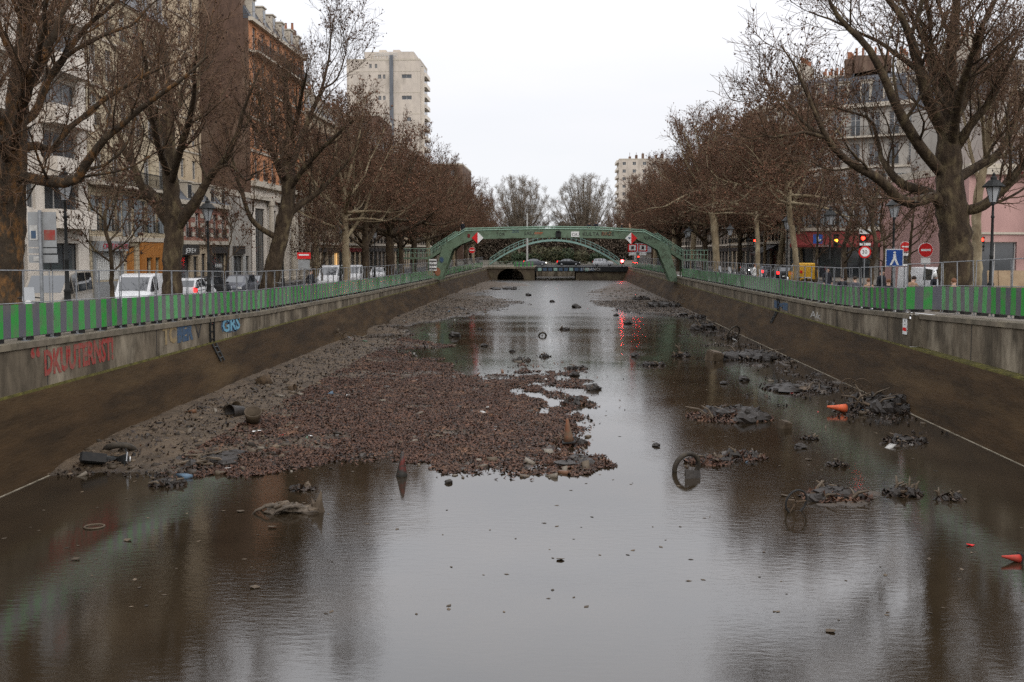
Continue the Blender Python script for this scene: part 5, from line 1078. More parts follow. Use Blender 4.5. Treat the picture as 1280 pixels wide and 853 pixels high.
# ================================================================ FOOTBRIDGE 2 (arched) behind the road
YC=214.
f2=empty('arched_footbridge',tuple(at(695,298,YC))); tag(f2,'pale teal arched footbridge beyond the road with the cars','bridge')
xs_=[at(px,300,YC).x for px in range(612,779,6)]; x0_,x1_=xs_[0],xs_[-1]; zb0=at(695,330,YC).z; zt0=at(695,300,YC).z
arcp=[(x,zb0+(zt0-zb0)*(1-((x-(x0_+x1_)/2)/((x1_-x0_)/2))**2)) for x in xs_]
for yy in (YC,YC+2.2):
    b=MB(); 
    for (xa_,za),(xb_,zb) in zip(arcp[:-1],arcp[1:]): b.add([(xa_,yy,za-.3),(xb_,yy,zb-.3),(xb_,yy,zb+.12),(xa_,yy,za+.12),(xa_,yy+.12,za-.3),(xb_,yy+.12,zb-.3),(xb_,yy+.12,zb+.12),(xa_,yy+.12,za+.12)],[(0,1,2,3),(7,6,5,4),(0,4,5,1),(2,6,7,3)])
    child_world(b,'arch',M['teal'],f2); b=MB(); b.tube([(x,yy,z+1.15) for x,z in arcp],.045,5); b.tube([(x,yy,z+.65) for x,z in arcp],.025,4)
    for x,z in arcp: b.tube([(x,yy,z+.1),(x,yy,z+1.15)],.03,4)
    child_world(b,'handrail',M['teal'],f2)
b=MB()
for (xa_,za),(xb_,zb) in zip(arcp[:-1],arcp[1:]): b.quad((xa_,YC+.121,za),(xb_,YC+.121,zb),(xb_,YC+2.2,zb),(xa_,YC+2.2,za))
child_world(b,'deck',M['iron'],f2)
# greenery beyond
def bush(label,px,Y,r,h,seed,m):
    g_=np.random.default_rng(seed); p=Vector((xat(px,Y),Y,zf)); n=2600; d=g_.normal(size=(n,3)); d/=np.linalg.norm(d,axis=1)[:,None]; rad=g_.random(n)**.4; P=d*rad[:,None]*np.array([r,r*.7,h*.5])*(1+.25*np.sin(d[:,:1]*5+seed)); P[:,2]+=h*.5; P=P[P[:,2]>.03]
    V,F=leafquads(P,.16,.8,.2); e=empty('shrub',p); tag(e,label,'shrub'); npmesh('foliage',V,F,M[m],e); b=MB(); [b.tube([(0,0,0),(g_.normal(0,r*.3),g_.normal(0,r*.3),h*.7)],[.06,.02],5) for _ in range(5)]; b.build('stems',M['twig'],e)
M['leafgreen']=mat('evergreen leaves',(.04,.06,.025),(.025,.04,.018),1,rough=.7,isl=.4); M['leafolive']=mat('olive leaves',(.08,.075,.035),(.05,.05,.025),1,rough=.7,isl=.4)
for i,(px,r,h,m) in enumerate([(655,4,2.8,'leafgreen'),(683,4,4.2,'leafolive'),(702,3.5,3.6,'leafgreen'),(722,4,3.2,'leafolive'),(745,4,2.6,'leafgreen'),(632,4,3,'leafolive')]):
    bush('evergreen bush seen under the arched footbridge, '+['by the tall pole','brown green and tallest','in the very middle','right of the middle','behind the silver car','nearest the striped board'][i],px,225+i,r,h,60+i,m)
p=Vector((xat(659,208),208,zf)); b=MB(); b.tube([(0,0,0),(0,0,10.5)],[.22,.14],8); b.lathe([(.16,10.5),(.22,10.55),(.1,10.8)],n=8); o=b.build('tall_pole',M['curtain']); o.location=p; tag(o,'tall pale pole standing behind the two footbridges','pole')

g_=np.random.default_rng(77); n=230000; P=np.stack([g_.uniform(-75,75,n),g_.uniform(322,338,n),np.zeros(n)],-1); top=10.5+2.0*np.sin(P[:,0]*.35)+1.3*np.sin(P[:,0]*.9+1); P[:,2]=zf+top*g_.random(n)**.8
V,F=leafquads(P,.3,.9,.2); M['woodfar']=mat('far woodland',(.12,.09,.068),(.075,.062,.045),.12,rough=.9,isl=.5); tag(npmesh('treeline',V,F,M['woodfar']),'brown mass of far trees and shrubs closing the view under the footbridge','treeline',kind='stuff')
def safeY(px,Y,side,X=15.):
    x=abs(xat(px,Y)); return Y if x>=X-.2 else Y*X/x
# ================================================================ VEHICLES
CPAINT={}
def paint(n,c,r=.3,metal=.0):
    if n not in CPAINT: CPAINT[n]=mat('paint '+n,c,tuple(v*.8 for v in c),3,rough=r,metal=metal,world=False)
    return CPAINT[n]
def car(name,label,px_or_x,Y,side,rz,kind='hatch',col=('silver',(.3,.31,.32)),x=None,z=None,lights=None,group=None):
    """front towards local +x. stations: (x, halfwidth, zbottom, zbelt, zroof, roof halfwidth)"""
    X=x if x is not None else xat(px_or_x,Y); z0=(gz(Y,side)-.13) if z is None else z
    r=empty(name,(X,Y,z0),rz); tag(r,label,'van' if kind in('van','minivan') else 'car',group)
    if kind=='hatch': L_,Wd,Hh=4.1,.86,1.48; st=[(-2.05,.70,.45,.80,.80,.6),(-2.0,.80,.28,.95,1.0,.62),(-1.72,.84,.22,.98,1.40,.60),(-1.2,.86,.2,.98,1.47,.60),(-.3,.86,.2,.96,1.48,.60),(.35,.86,.2,.95,1.42,.58),(1.05,.85,.2,.93,.97,.66),(1.6,.82,.22,.84,.86,.62),(1.95,.74,.28,.72,.73,.55),(2.05,.64,.36,.60,.61,.5)]
    elif kind=='sedan': L_,Wd,Hh=4.6,.88,1.43; st=[(-2.3,.72,.45,.82,.83,.6),(-2.24,.80,.28,.96,.98,.62),(-1.6,.86,.22,.98,1.03,.62),(-1.05,.87,.2,.97,1.36,.58),(-.4,.88,.2,.96,1.43,.58),(.35,.88,.2,.95,1.38,.57),(1.15,.86,.2,.92,.95,.66),(1.8,.83,.22,.84,.85,.62),(2.2,.75,.28,.7,.71,.55),(2.3,.64,.36,.58,.59,.5)]
    elif kind=='van': L_,Wd,Hh=4.3,.90,1.85; st=[(-2.15,.84,.32,1.0,1.70,.76),(-2.1,.88,.25,1.05,1.82,.78),(-1.2,.9,.22,1.05,1.85,.78),(-.2,.9,.22,1.05,1.85,.78),(.5,.9,.22,1.03,1.76,.74),(1.2,.88,.22,1.02,1.06,.72),(1.75,.86,.24,.92,.94,.66),(2.08,.76,.3,.74,.75,.56),(2.15,.66,.38,.62,.63,.5)]
    else: L_,Wd,Hh=5.0,.95,1.95; st=[(-2.5,.86,.32,1.05,1.8,.80),(-2.45,.92,.25,1.1,1.93,.82),(-1.4,.95,.22,1.1,1.95,.82),(-.1,.95,.22,1.08,1.95,.82),(.55,.95,.22,1.06,1.86,.78),(1.55,.93,.22,1.04,1.1,.76),(2.1,.88,.24,.94,.96,.68),(2.42,.8,.3,.76,.77,.58),(2.5,.7,.38,.64,.65,.52)]
    c=paint(*col); V=[]; 
    for (x_,w_,zb,zl,zr,rw) in st: V+= [(x_,-w_*.94,zb),(x_,-w_,(zb+zl)/2),(x_,-w_*.97,zl),(x_,-rw,zr),(x_,rw,zr),(x_,w_*.97,zl),(x_,w_,(zb+zl)/2),(x_,w_*.94,zb)]
    body=MB(); gl_=MB(); n=8; bf=[]; 
    for i in range(len(st)-1):
        tall=min(st[i][4]-st[i][3],st[i+1][4]-st[i+1][3])>.2; slope=(st[i][4]-st[i][3]>.2)!=(st[i+1][4]-st[i+1][3]>.2)
        for k in range(n):
            f=(i*n+k,i*n+(k+1)%n,(i+1)*n+(k+1)%n,(i+1)*n+k); bf.append(f)
            q=[Vector(V[j]) for j in f]; ct=sum(q,Vector())/4
            isg=(k in (2,4) and (tall or slope) and not (kind=='van' and ct.x<-.4) ) or (k==3 and slope)
            if isg:
                nn=(q[1]-q[0]).cross(q[3]-q[0]).normalized(); 
                if nn.dot(ct-Vector((ct.x*.6,0,.8)))<0: nn=-nn
                gl_.add([tuple(ct+(p-ct)*.86+nn*.012) for p in q],[(0,1,2,3)])
    body.add(V,bf+[tuple(range(n))[::-1],tuple(range(len(V)-n,len(V)))]); o=body.build('body',c,r,True)
    m_=o.modifiers.new('b','BEVEL'); m_.width=.03; m_.segments=2; m_.limit_method='ANGLE'; m_.angle_limit=R(25)
    gl_.build('windows',M['glass'],r)
    wx=L_*.31; wr=.32
    for sx in (-wx,wx):
        for sy in (-1,1):
            b=MB(); y=sy*(Wd-.1); b.torus((0,0,0),wr-.08,.09,'y',18,8); w_=b.build('wheel',M['rubber'],r,True); w_.location=(sx,y,wr)
            b=MB(); b.lathe([(.04,-.09),(.2,-.085),(.22,-.05),(.22,.05),(.2,.085),(.04,.09)],n=12); b.v=[(v[0],v[2],v[1]) for v in b.v]; b.build('rim',M['galv'],w_,True)
    for sy in (-1,1):
        b=MB(); x1=st[-2][0]; b.box(x1-.16,x1+.07,sy*.62-.13,sy*.62+.13,.6,.74); b.build('headlight',M['lampwhite' if lights=='on' else 'signwhite'],r)
        b=MB(); zt_=.75 if kind in('hatch','sedan') else .95; b.box(st[0][0]-.03,st[0][0]+.16,sy*.66-.1,sy*.66+.1,zt_,zt_+.25); b.build('tail_light',M['tail' if lights else 'red'],r)
        b=MB(); b.box(.55,.72,sy*(Wd+.02)-.07,sy*(Wd+.02)+.09,.98,1.1); b.build('wing_mirror',c,r)
    b=MB(); b.box(st[-1][0]-.02,st[-1][0]+.02,-.26,.26,.42,.53); b.box(st[0][0]-.03,st[0][0],-.26,.26,.5,.61); b.build('number_plate',M['signwhite'],r)
    b=MB(); b.box(st[-1][0]-.1,st[-1][0]+.035,-.6,.6,.3,.4); b.box(st[0][0]-.05,st[0][0]+.1,-.65,.65,.32,.42); b.build('bumper',M['rubber'],r)
    return r
W_=('white',(.6,.6,.6)); SV=('silver',(.28,.28,.27)); GY=('grey',(.09,.095,.11)); BK=('black',(.015,.016,.018)); RD=('red',(.3,.02,.02)); YL=('yellow',(.6,.33,.03)); BE=('beige grey',(.27,.24,.20)); BL_=('blue',(.04,.07,.14))
cg='cars and vans on the graffiti side road'
car('parked_van','beige grey people carrier behind the first lamp post',66,39.5,-1,R(-78),'minivan',BE,group=cg)
car('parked_van','small white panel van beside the orange wooden shopfront',172,46,-1,R(-80),'van',W_,group=cg)
car('parked_car','white car with its red tail light showing past the second tree',241,56,-1,R(95),'hatch',W_,lights='tail',group=cg)
car('parked_car','dark car parked beyond the white car with the red tail light',262,62,-1,R(92),'hatch',BK,group=cg)
car('parked_car','grey car parked before the poster covered front',297,66,-1,R(-88),'hatch',GY,group=cg)
car('parked_car','dark grey car next to the leaning tree',318,70,-1,R(-88),'sedan',BK,group=cg)
car('parked_van','large pale van behind the fourth plane tree',413,84,-1,R(-86),'minivan',W_,group=cg)
car('parked_van','white van just past the pale trunked tree on the graffiti side',441,94,-1,R(-86),'van',W_,group=cg)
car('parked_car','small white car near the red shopfront',472,106,-1,R(-86),'hatch',W_,group=cg)
zb_=EYE-3.16+.01
car('moving_car','dark grey saloon on the road bridge, leftmost of the three',669,199,-1,0,'sedan',GY,z=zb_,lights='on')
car('moving_car','black saloon on the road bridge between the grey and the silver one',711,199,-1,R(180)*0,'sedan',BK,z=zb_,lights='tail')
car('moving_car','silver hatchback on the road bridge',754,198,1,0,'hatch',('bright silver',(.5,.51,.52)),z=zb_)
cg='cars on the traffic light side road'
car('moving_van','yellow van behind the pale leaning trunk',1003,92,1,R(92),'van',YL,group=cg)
car('moving_car','dark car with red tail lights ahead of the yellow van',975,97,1,R(92),'hatch',BK,lights='tail',group=cg)
car('moving_car','dark green car with tail lights beside the dark one',955,105,1,R(92),'sedan',GY,lights='tail',group=cg)
car('moving_car','grey car with headlights on near the distant traffic light',938,125,1,R(-88),'hatch',SV,lights='on',group=cg)
car('parked_van','white van behind the no entry sign and motor scooter rider',1170,62,1,R(-60),'van',W_,group=cg)
# ================================================================ SIGNS AND LIGHTS
def post(b,h,r=.035): b.tube([(0,0,0),(0,0,h)],r,8)
def disc(b,r,y,z,n=20,x=0,t=.02,mi=0):
    vs=[(x+r*math.cos(2*math.pi*k/n),y,z+r*math.sin(2*math.pi*k/n)) for k in range(n)]; vs+=[(v[0],y+t,v[2]) for v in vs]; b.add(vs,[tuple(range(n))[::-1],tuple(range(n,2*n))]+[(k,(k+1)%n,(k+1)%n+n,k+n) for k in range(n)],mi)
def signbase(name,label,px,Y,side,H,cat='sign',r=.035,m='galv'):
    g=empty(name,(xat(px,Y),Y,gz(Y,side)-.01)); tag(g,label,cat); b=MB(); post(b,H,r); b.build('post',M[m],g); return g
def zof(py,Y,side): return at(640,py,Y).z-gz(Y,side)
def noentry(label,px,py,Y,side,r=.33,extra=None):
    H=zof(py,Y,side); g=signbase('no_entry_sign',label,px,Y,side,H+.2); b=MB(); disc(b,r+.025,-.045,H); b.build('rim',M['signwhite'],g); b=MB(); disc(b,r,-.07,H); b.build('disc',M['red'],g)
    b=MB(); b.box(-r*.7,r*.7,-.076,-.071,H-r*.14,H+r*.14); b.build('bar',M['signwhite'],g)
    if extra: extra(g,H)
    return g
def plate(g,x0,x1,z0,z1,m='signwhite',y=-.06,name='plate'): b=MB(); b.box(x0,x1,y-.012,y,z0,z1); return b.build(name,M[m],g)
noentry('no entry sign nearest the huge tree with a white plate beneath it',1157,312.5,44,1,.30,lambda g,H:(plate(g,-.2,.2,H-.62,H-.34)))
noentry('small no entry sign above a white parking plate and red disc',1131.5,308.5,62,1,.30,lambda g,H:(plate(g,-.33,.33,H-1.2,H-.4),plate(g,-.2,.2,H-1.05,H-.55,'shopdark',-.075,'symbol')))
g=noentry('no entry sign on a low post before the white columns on the graffiti side',380,321,58,-1,.001); 
H=zof(320,58,-1); plate(g,-.4,.4,H-.17,H+.2,'red',-.07); plate(g,-.3,.3,H+.02,H+.1,'signwhite',-.085,'bar'); plate(g,-.34,.34,H-.75,H-.24,'shopgrey',-.07)
noentry('tiny distant no entry sign beyond the footbridge on the graffiti side',590,313,150,-1,.45)
g=signbase('pedestrian_sign','blue square pedestrian crossing sign with a white walking figure',1118,46,1,zof(309,46,1)); H=zof(322,46,1); s=.40
plate(g,-s,s,H-s,H+s,'signwhite',-.05,'border'); plate(g,-s*.9,s*.9,H-s*.9,H+s*.9,'blue',-.066,'panel')
b=MB(); y=-.085; disc(b,.055,y,H+.24,10); b.add([(-.05,y,H+.17),(.06,y,H+.17),(.08,y,H-.05),(.2,y,H-.33),(.11,y,H-.33),(.0,y,H-.1),(-.12,y,H-.33),(-.21,y,H-.33),(-.07,y,H-.03)],[(0,8,7,6,5,2,1),(5,4,3,2)]); b.build('walking_figure',M['signwhite'],g)
g=signbase('direction_sign','small blue square sign on a tall thin post beside the dark red awning',1022,70,1,zof(294,70,1)); H=zof(299,70,1); plate(g,-.32,.32,H-.32,H+.32,'blue'); plate(g,-.1,.05,H-.22,H+.2,'signwhite',-.075,'symbol'); plate(g,.08,.22,H-.22,H-.02,'signwhite',-.075,'symbol')
g=signbase('speed_sign','round red and white thirty speed limit sign on the traffic light pole',1081,56,1,zof(302,56,1)); H=zof(315,56,1); b=MB(); disc(b,.34,-.06,H); b.build('disc',M['red'],g); b=MB(); disc(b,.25,-.082,H); b.build('centre',M['signwhite'],g); t=text('30','numerals',M['grblack'],g,(-.02,-.084,H-.1),(R(90),0,0),.3,.002,align='CENTER'); plate(g,-.33,.33,H+1.0,H+1.25,'signwhite',-.06); plate(g,-.3,.3,H+.36,H+.5,'signwhite',-.06)
# large back of a direction board, left
Y=29; g=empty('direction_board',(xat(50.5,Y),Y,gz(Y,-1))); tag(g,'large grey back of a direction board with graffiti stickers beside the first lamp post','sign'); b=MB(); post(b,zof(262,Y,-1),.055); b.build('post',M['galv'],g)
def bd(x0,y0,x1,y1,m='shopgrey',yy=.06,name='board'):
    X0=(xat(x0,Y)-xat(50.5,Y)); X1=xat(x1,Y)-xat(50.5,Y); b=MB(); b.box(X0,X1,yy,yy+.03,zof(y1,Y,-1),zof(y0,Y,-1)); b.build(name,M[m],g)
bd(34,264,69,309); bd(34,310.5,69,317); bd(34,319,70,329); bd(36,281,46,300,'grwhite',.05,'sticker'); bd(54,287,68,300,'grred',.05,'sticker'); bd(38,288,44,298,'grnavy',.045,'sticker'); bd(40,321,48,327,'grwhite',.05,'sticker')
def tlight(label,px,py,Y,side,lit='lampred',small=None,nl=3,arm=0,H2=.25):
    H=zof(py,Y,side); g=empty('traffic_light',(xat(px,Y)+arm,Y,gz(Y,side)-.01)); tag(g,label,'traffic light'); b=MB(); post(b,H+H2,.055)
    if arm: b.tube([(0,0,H+.1),(-arm,0,H+.1)],.04,6)
    b.build('post',M['iron'],g); i0={'lampred':0,'lampamber':1}[lit]; top=H+.26*i0; b=MB(); b.box(-.15-arm,.15-arm,-.26,-.06,top-.68,top+.18); 
    for k in range(3): z=top-.26*k; b.add([( -.13-arm,-.26,z+.08),(.13-arm,-.26,z+.08),(.13-arm,-.42,z+.12),(-.13-arm,-.42,z+.12),(-.13-arm,-.26,z+.10),(.13-arm,-.26,z+.10),(.13-arm,-.42,z+.135),(-.13-arm,-.42,z+.135)],[(0,1,2,3),(7,6,5,4),(2,3,7,6)])
    b.build('signal_head',M['iron'],g)
    for k in range(3): b=MB(); disc(b,.105,-.275,top-.26*k,14,-arm); b.build('lens',M[lit if k==i0 else 'glass'],g)
    if small: b=MB(); z=zof(small,Y,side); b.box(-.09,.09,-.2,-.06,z-.2,z+.1); disc(b,.06,-.212,z,10); b.build('repeater_head',M['iron'],g); b=MB(); disc(b,.055,-.24,z,10); b.build('lens',M[lit],g)
    return g
tlight('traffic light showing red in front of the pink building',1225,300,60,1,small=343)
tlight('traffic light showing red above the speed limit sign',1077,298,56.5,1)
tlight('traffic light showing amber beside the dark red awning',1044,301,68,1,'lampamber')
tlight('distant traffic light showing red on a bent arm by the parked motorcycles',943,301,95,1,arm=-.6)
tlight('faraway small traffic light showing red beyond the footbridge',798,321,170,1)
# boat signal on lock pier
p=Vector((xat(778,189.4),189.9,EYE-3.16)); g=empty('boat_signal',p); tag(g,'bright red boat signal lamp at the lock reflected in the water','signal lamp'); b=MB(); post(b,1.4,.05); b.box(-.35,.35,-.16,-.05,.55,1.6); b.build('backboard',M['iron'],g)
M['boatred']=mat('boat signal lamp',(.5,0,0),emit=(1,.02,.02),estr=60); b=MB(); disc(b,.26,-.2,1.1,16); b.build('lens',M['boatred'],g)
p=at(797,316,186); g=empty('notice_frame',(p.x,186,gz(186,1))); tag(g,'pair of red framed white notices on posts at the lock','sign')
for dx in (-.95,.95):
    b=MB(); b.box(dx-.85,dx+.85,-.05,0,2.9,4.3); b.build('frame',M['red'],g); b=MB(); b.box(dx-.6,dx+.6,-.07,-.051,3.1,4.1); b.build('notice',M['signwhite'],g); b=MB(); b.box(dx-.25,dx+.25,-.085,-.071,3.3,3.9); b.build('symbol',M['shopdark'],g); b=MB(); b.box(dx-.65,dx+.65,-.05,0,2.2,2.75); b.build('plate',M['signwhite'],g); b=MB(); b.tube([(dx,.05,0),(dx,.05,4.3)],.05,6); b.build('post',M['galv'],g)
g=empty('gauge_board',tuple(Vector((xat(541,111.2),111.2,gz(111.2,-1))))); tag(g,'black and white striped gauge board at the footbridge foot','sign'); b=MB(); b.box(-.42,.42,-.03,0,.9,2.2); b.tube([(0,.03,0),(0,.03,2)],.03,5); b.build('board',M['signwhite'],g)
for k in range(3): b=MB(); b.box(-.4,.4,-.04,-.031,1.05+.42*k,1.2+.42*k); b.build('stripe_row',M['grblack'],g)
# ================================================================ BOLLARDS, CARDBOARD
bp_=None
for px,Yb,s,l in [(985,50,1,'white capped bollard left of the pale leaning trunk'),(919,66,1,'white capped bollard near the parked motorcycles'),(1213,38,1,'white topped bollard near the huge tree'),(402,60,-1,'white topped bollard before the white van')]:
    if bp_ is None:
        bp_=empty('bollard'); o=bp_; b=MB(); b.lathe([(.07,0),(.07,.95),(.06,1.0)],n=10); b.build('post',M['shopgrey'],bp_,True); b=MB(); b.lathe([(.075,.8),(.075,1.0),(.03,1.04)],n=10); b.build('cap',M['signwhite'],bp_,True)
    else: o=copy_tree(bp_)
    Yb=safeY(px,Yb,s); o.location=(xat(px,Yb),Yb,gz(Yb,s)-.01); tag(o,l,'bollard','white capped bollards')
M['card']=mat('cardboard',(.34,.25,.16),(.27,.19,.12),3,rough=.9)
for px,w_,l in [(1251,1.0,'tan cardboard sheet leaning by the pink building, the narrower one'),(1269,1.3,'wide tan cardboard sheet leaning by the pink building')]:
    b=MB(); b.box(-w_/2,w_/2,-.03,.03,0,1.75); b.box(-w_/2,w_/2,-.05,-.031,.8,.86); o=b.build('cardboard_sheet',M['card']); o.location=(xat(px,48),48,gz(48,1)); o.rotation_euler=(R(-7),0,R(4)); tag(o,l,'cardboard')
# ================================================================ BICYCLES AND MOTORCYCLES
def bike_proto(fm='iron',wm='tyre',name='bicycle'):
    r=empty(name)
    for x in (-.52,.52):
        b=MB(); b.torus((0,0,0),.33,.02,'y',24,5); w_=b.build('wheel',M[wm],r); w_.location=(x,0,.34)
        b=MB(); [b.tube([(0,0,0),(.32*math.cos(a),0,.32*math.sin(a))],.004,3,cap=False) for a in [k*math.pi/7 for k in range(14)]]; b.tube([(0,-.04,0),(0,.04,0)],.025,6); b.build('spokes',M['galv'],w_)
    b=MB(); bb=(-.05,0,.3); hd=(.38,0,.82); se=(-.2,0,.82); 
    for p,q in [(bb,(-.52,0,.34)),(bb,hd),(bb,se),(se,(.37,0,.86)),(se,(-.52,0,.34)),(hd,(.52,0,.34)),(hd,(.36,0,1.0)),(se,(-.22,0,.93))]: b.tube([p,q],.016,5)
    b.build('frame',M[fm],r); b=MB(); b.tube([(.42,-.28,1.02),(.36,-.1,1.03),(.36,.1,1.03),(.42,.28,1.02)],.014,5); b.build('handlebar',M['galv'],r); b=MB(); b.lathe([(.02,0),(.11,.02),(.09,.07),(.02,.08)],(-.24,0,.93),8); b.build('saddle',M['rubber'],r)
    b=MB(); b.torus((-.05,.04,.3),.09,.012,'y',12,4); b.tube([(-.05,-.08,.3),(.08,-.09,.2)],.012,4); b.build('crank',M['iron'],r); return r
bk=bike_proto(); first=True
k=0
for px,Yb,s in [(348,57,-1),(357,59,-1),(366,61,-1),(374,63,-1),(386,66,-1),(395,69,-1),(250,50,-1),(872,84,1),(884,80,1),(900,76,1),(1000,58,1),(1062,52,1),(1100,50,1),(1008,60,1),(1150,47,1)]:
    o=bk if first else copy_tree(bk); first=False; Yb=safeY(px,Yb,s,15.8); o.location=(xat(px,Yb),Yb,gz(Yb,s)-.0); o.rotation_euler=(0,R(random.uniform(-3,3)),R(random.uniform(60,120)))
    tag(o,'dark bicycle parked on the graffiti side pavement behind the barriers' if s<0 else 'dark bicycle parked on the traffic light side pavement behind the barriers','bicycle','bicycles parked on the graffiti side' if s<0 else 'bicycles parked on the traffic light side')
def moto_proto(bm):
    r=empty('motor_scooter')
    for x in (-.6,.62):
        b=MB(); b.torus((0,0,0),.22,.065,'y',18,6); w_=b.build('wheel',M['rubber'],r,True); w_.location=(x,0,.28); b=MB(); b.lathe([(.03,-.05),(.17,-.04),(.17,.04),(.03,.05)],n=10); b.v=[(v[0],v[2],v[1]) for v in b.v]; b.build('rim',M['galv'],w_)
    b=MB(); b.prism([(-.85,.45),(-.75,.72),(-.15,.7),(-.05,.35),(.25,.3),(.4,.85),(.5,.95),(.62,.6),(.5,.3),(.2,.2),(-.3,.2),(-.5,.42)],-.17,.17); o=b.build('body',bm,r); m_=o.modifiers.new('b','BEVEL'); m_.width=.05; m_.segments=2
    b=MB(); b.prism([(-.9,.73),(-.85,.86),(-.4,.83),(-.1,.8),(-.12,.71)],-.14,.14); b.build('seat',M['rubber'],r)
    b=MB(); b.tube([(.42,-.32,1.02),(.45,-.1,1.05),(.45,.1,1.05),(.42,.32,1.02)],.02,5); b.tube([(.62,0,.28),(.46,0,1.0)],.035,6); b.build('handlebar',M['iron'],r)
    b=MB(); b.add([(.5,-.18,.95),(.5,.18,.95),(.42,.15,1.35),(.42,-.15,1.35),(.52,-.18,.95),(.52,.18,.95),(.44,.15,1.35),(.44,-.15,1.35)],[(0,1,2,3),(7,6,5,4),(0,3,7,4),(1,5,6,2),(3,2,6,7)]); b.build('windscreen',M['lglass'],r)
    b=MB(); b.lathe([(.02,0),(.08,.02),(.09,.1)],n=10); b.v=[(.58+v[2]*.3,v[1],.88+v[0]) for v in b.v]; b.build('headlight',M['signwhite'],r); return r
mp_={}
for px,Yb,s,mn,l in [(896,70,1,'iron','black motor scooter, leftmost in the row parked by the traffic light side quay'),(908,72,1,'galv','grey motor scooter with a pale screen in the parked row'),(935,66,1,'iron','dark motor scooter with a bright windscreen behind the barrier'),(945,63,1,'galv','silver motor scooter nearest the pale leaning trunk'),(925,75,1,'iron','dark motor scooter further back in the parked row'),(37,29.8,-1,'galv','motor scooter with a rounded white screen beside the direction board')]:
    if mn not in mp_: mp_[mn]=moto_proto(M[mn]); o=mp_[mn]
    else: o=copy_tree(mp_[mn])
    Yb=safeY(px,Yb,s,15.4); o.location=(xat(px,Yb),Yb,gz(Yb,s)); o.rotation_euler=(0,0,R(random.uniform(-60,-30) if s>0 else -70)); tag(o,l,'motor scooter','parked motor scooters')
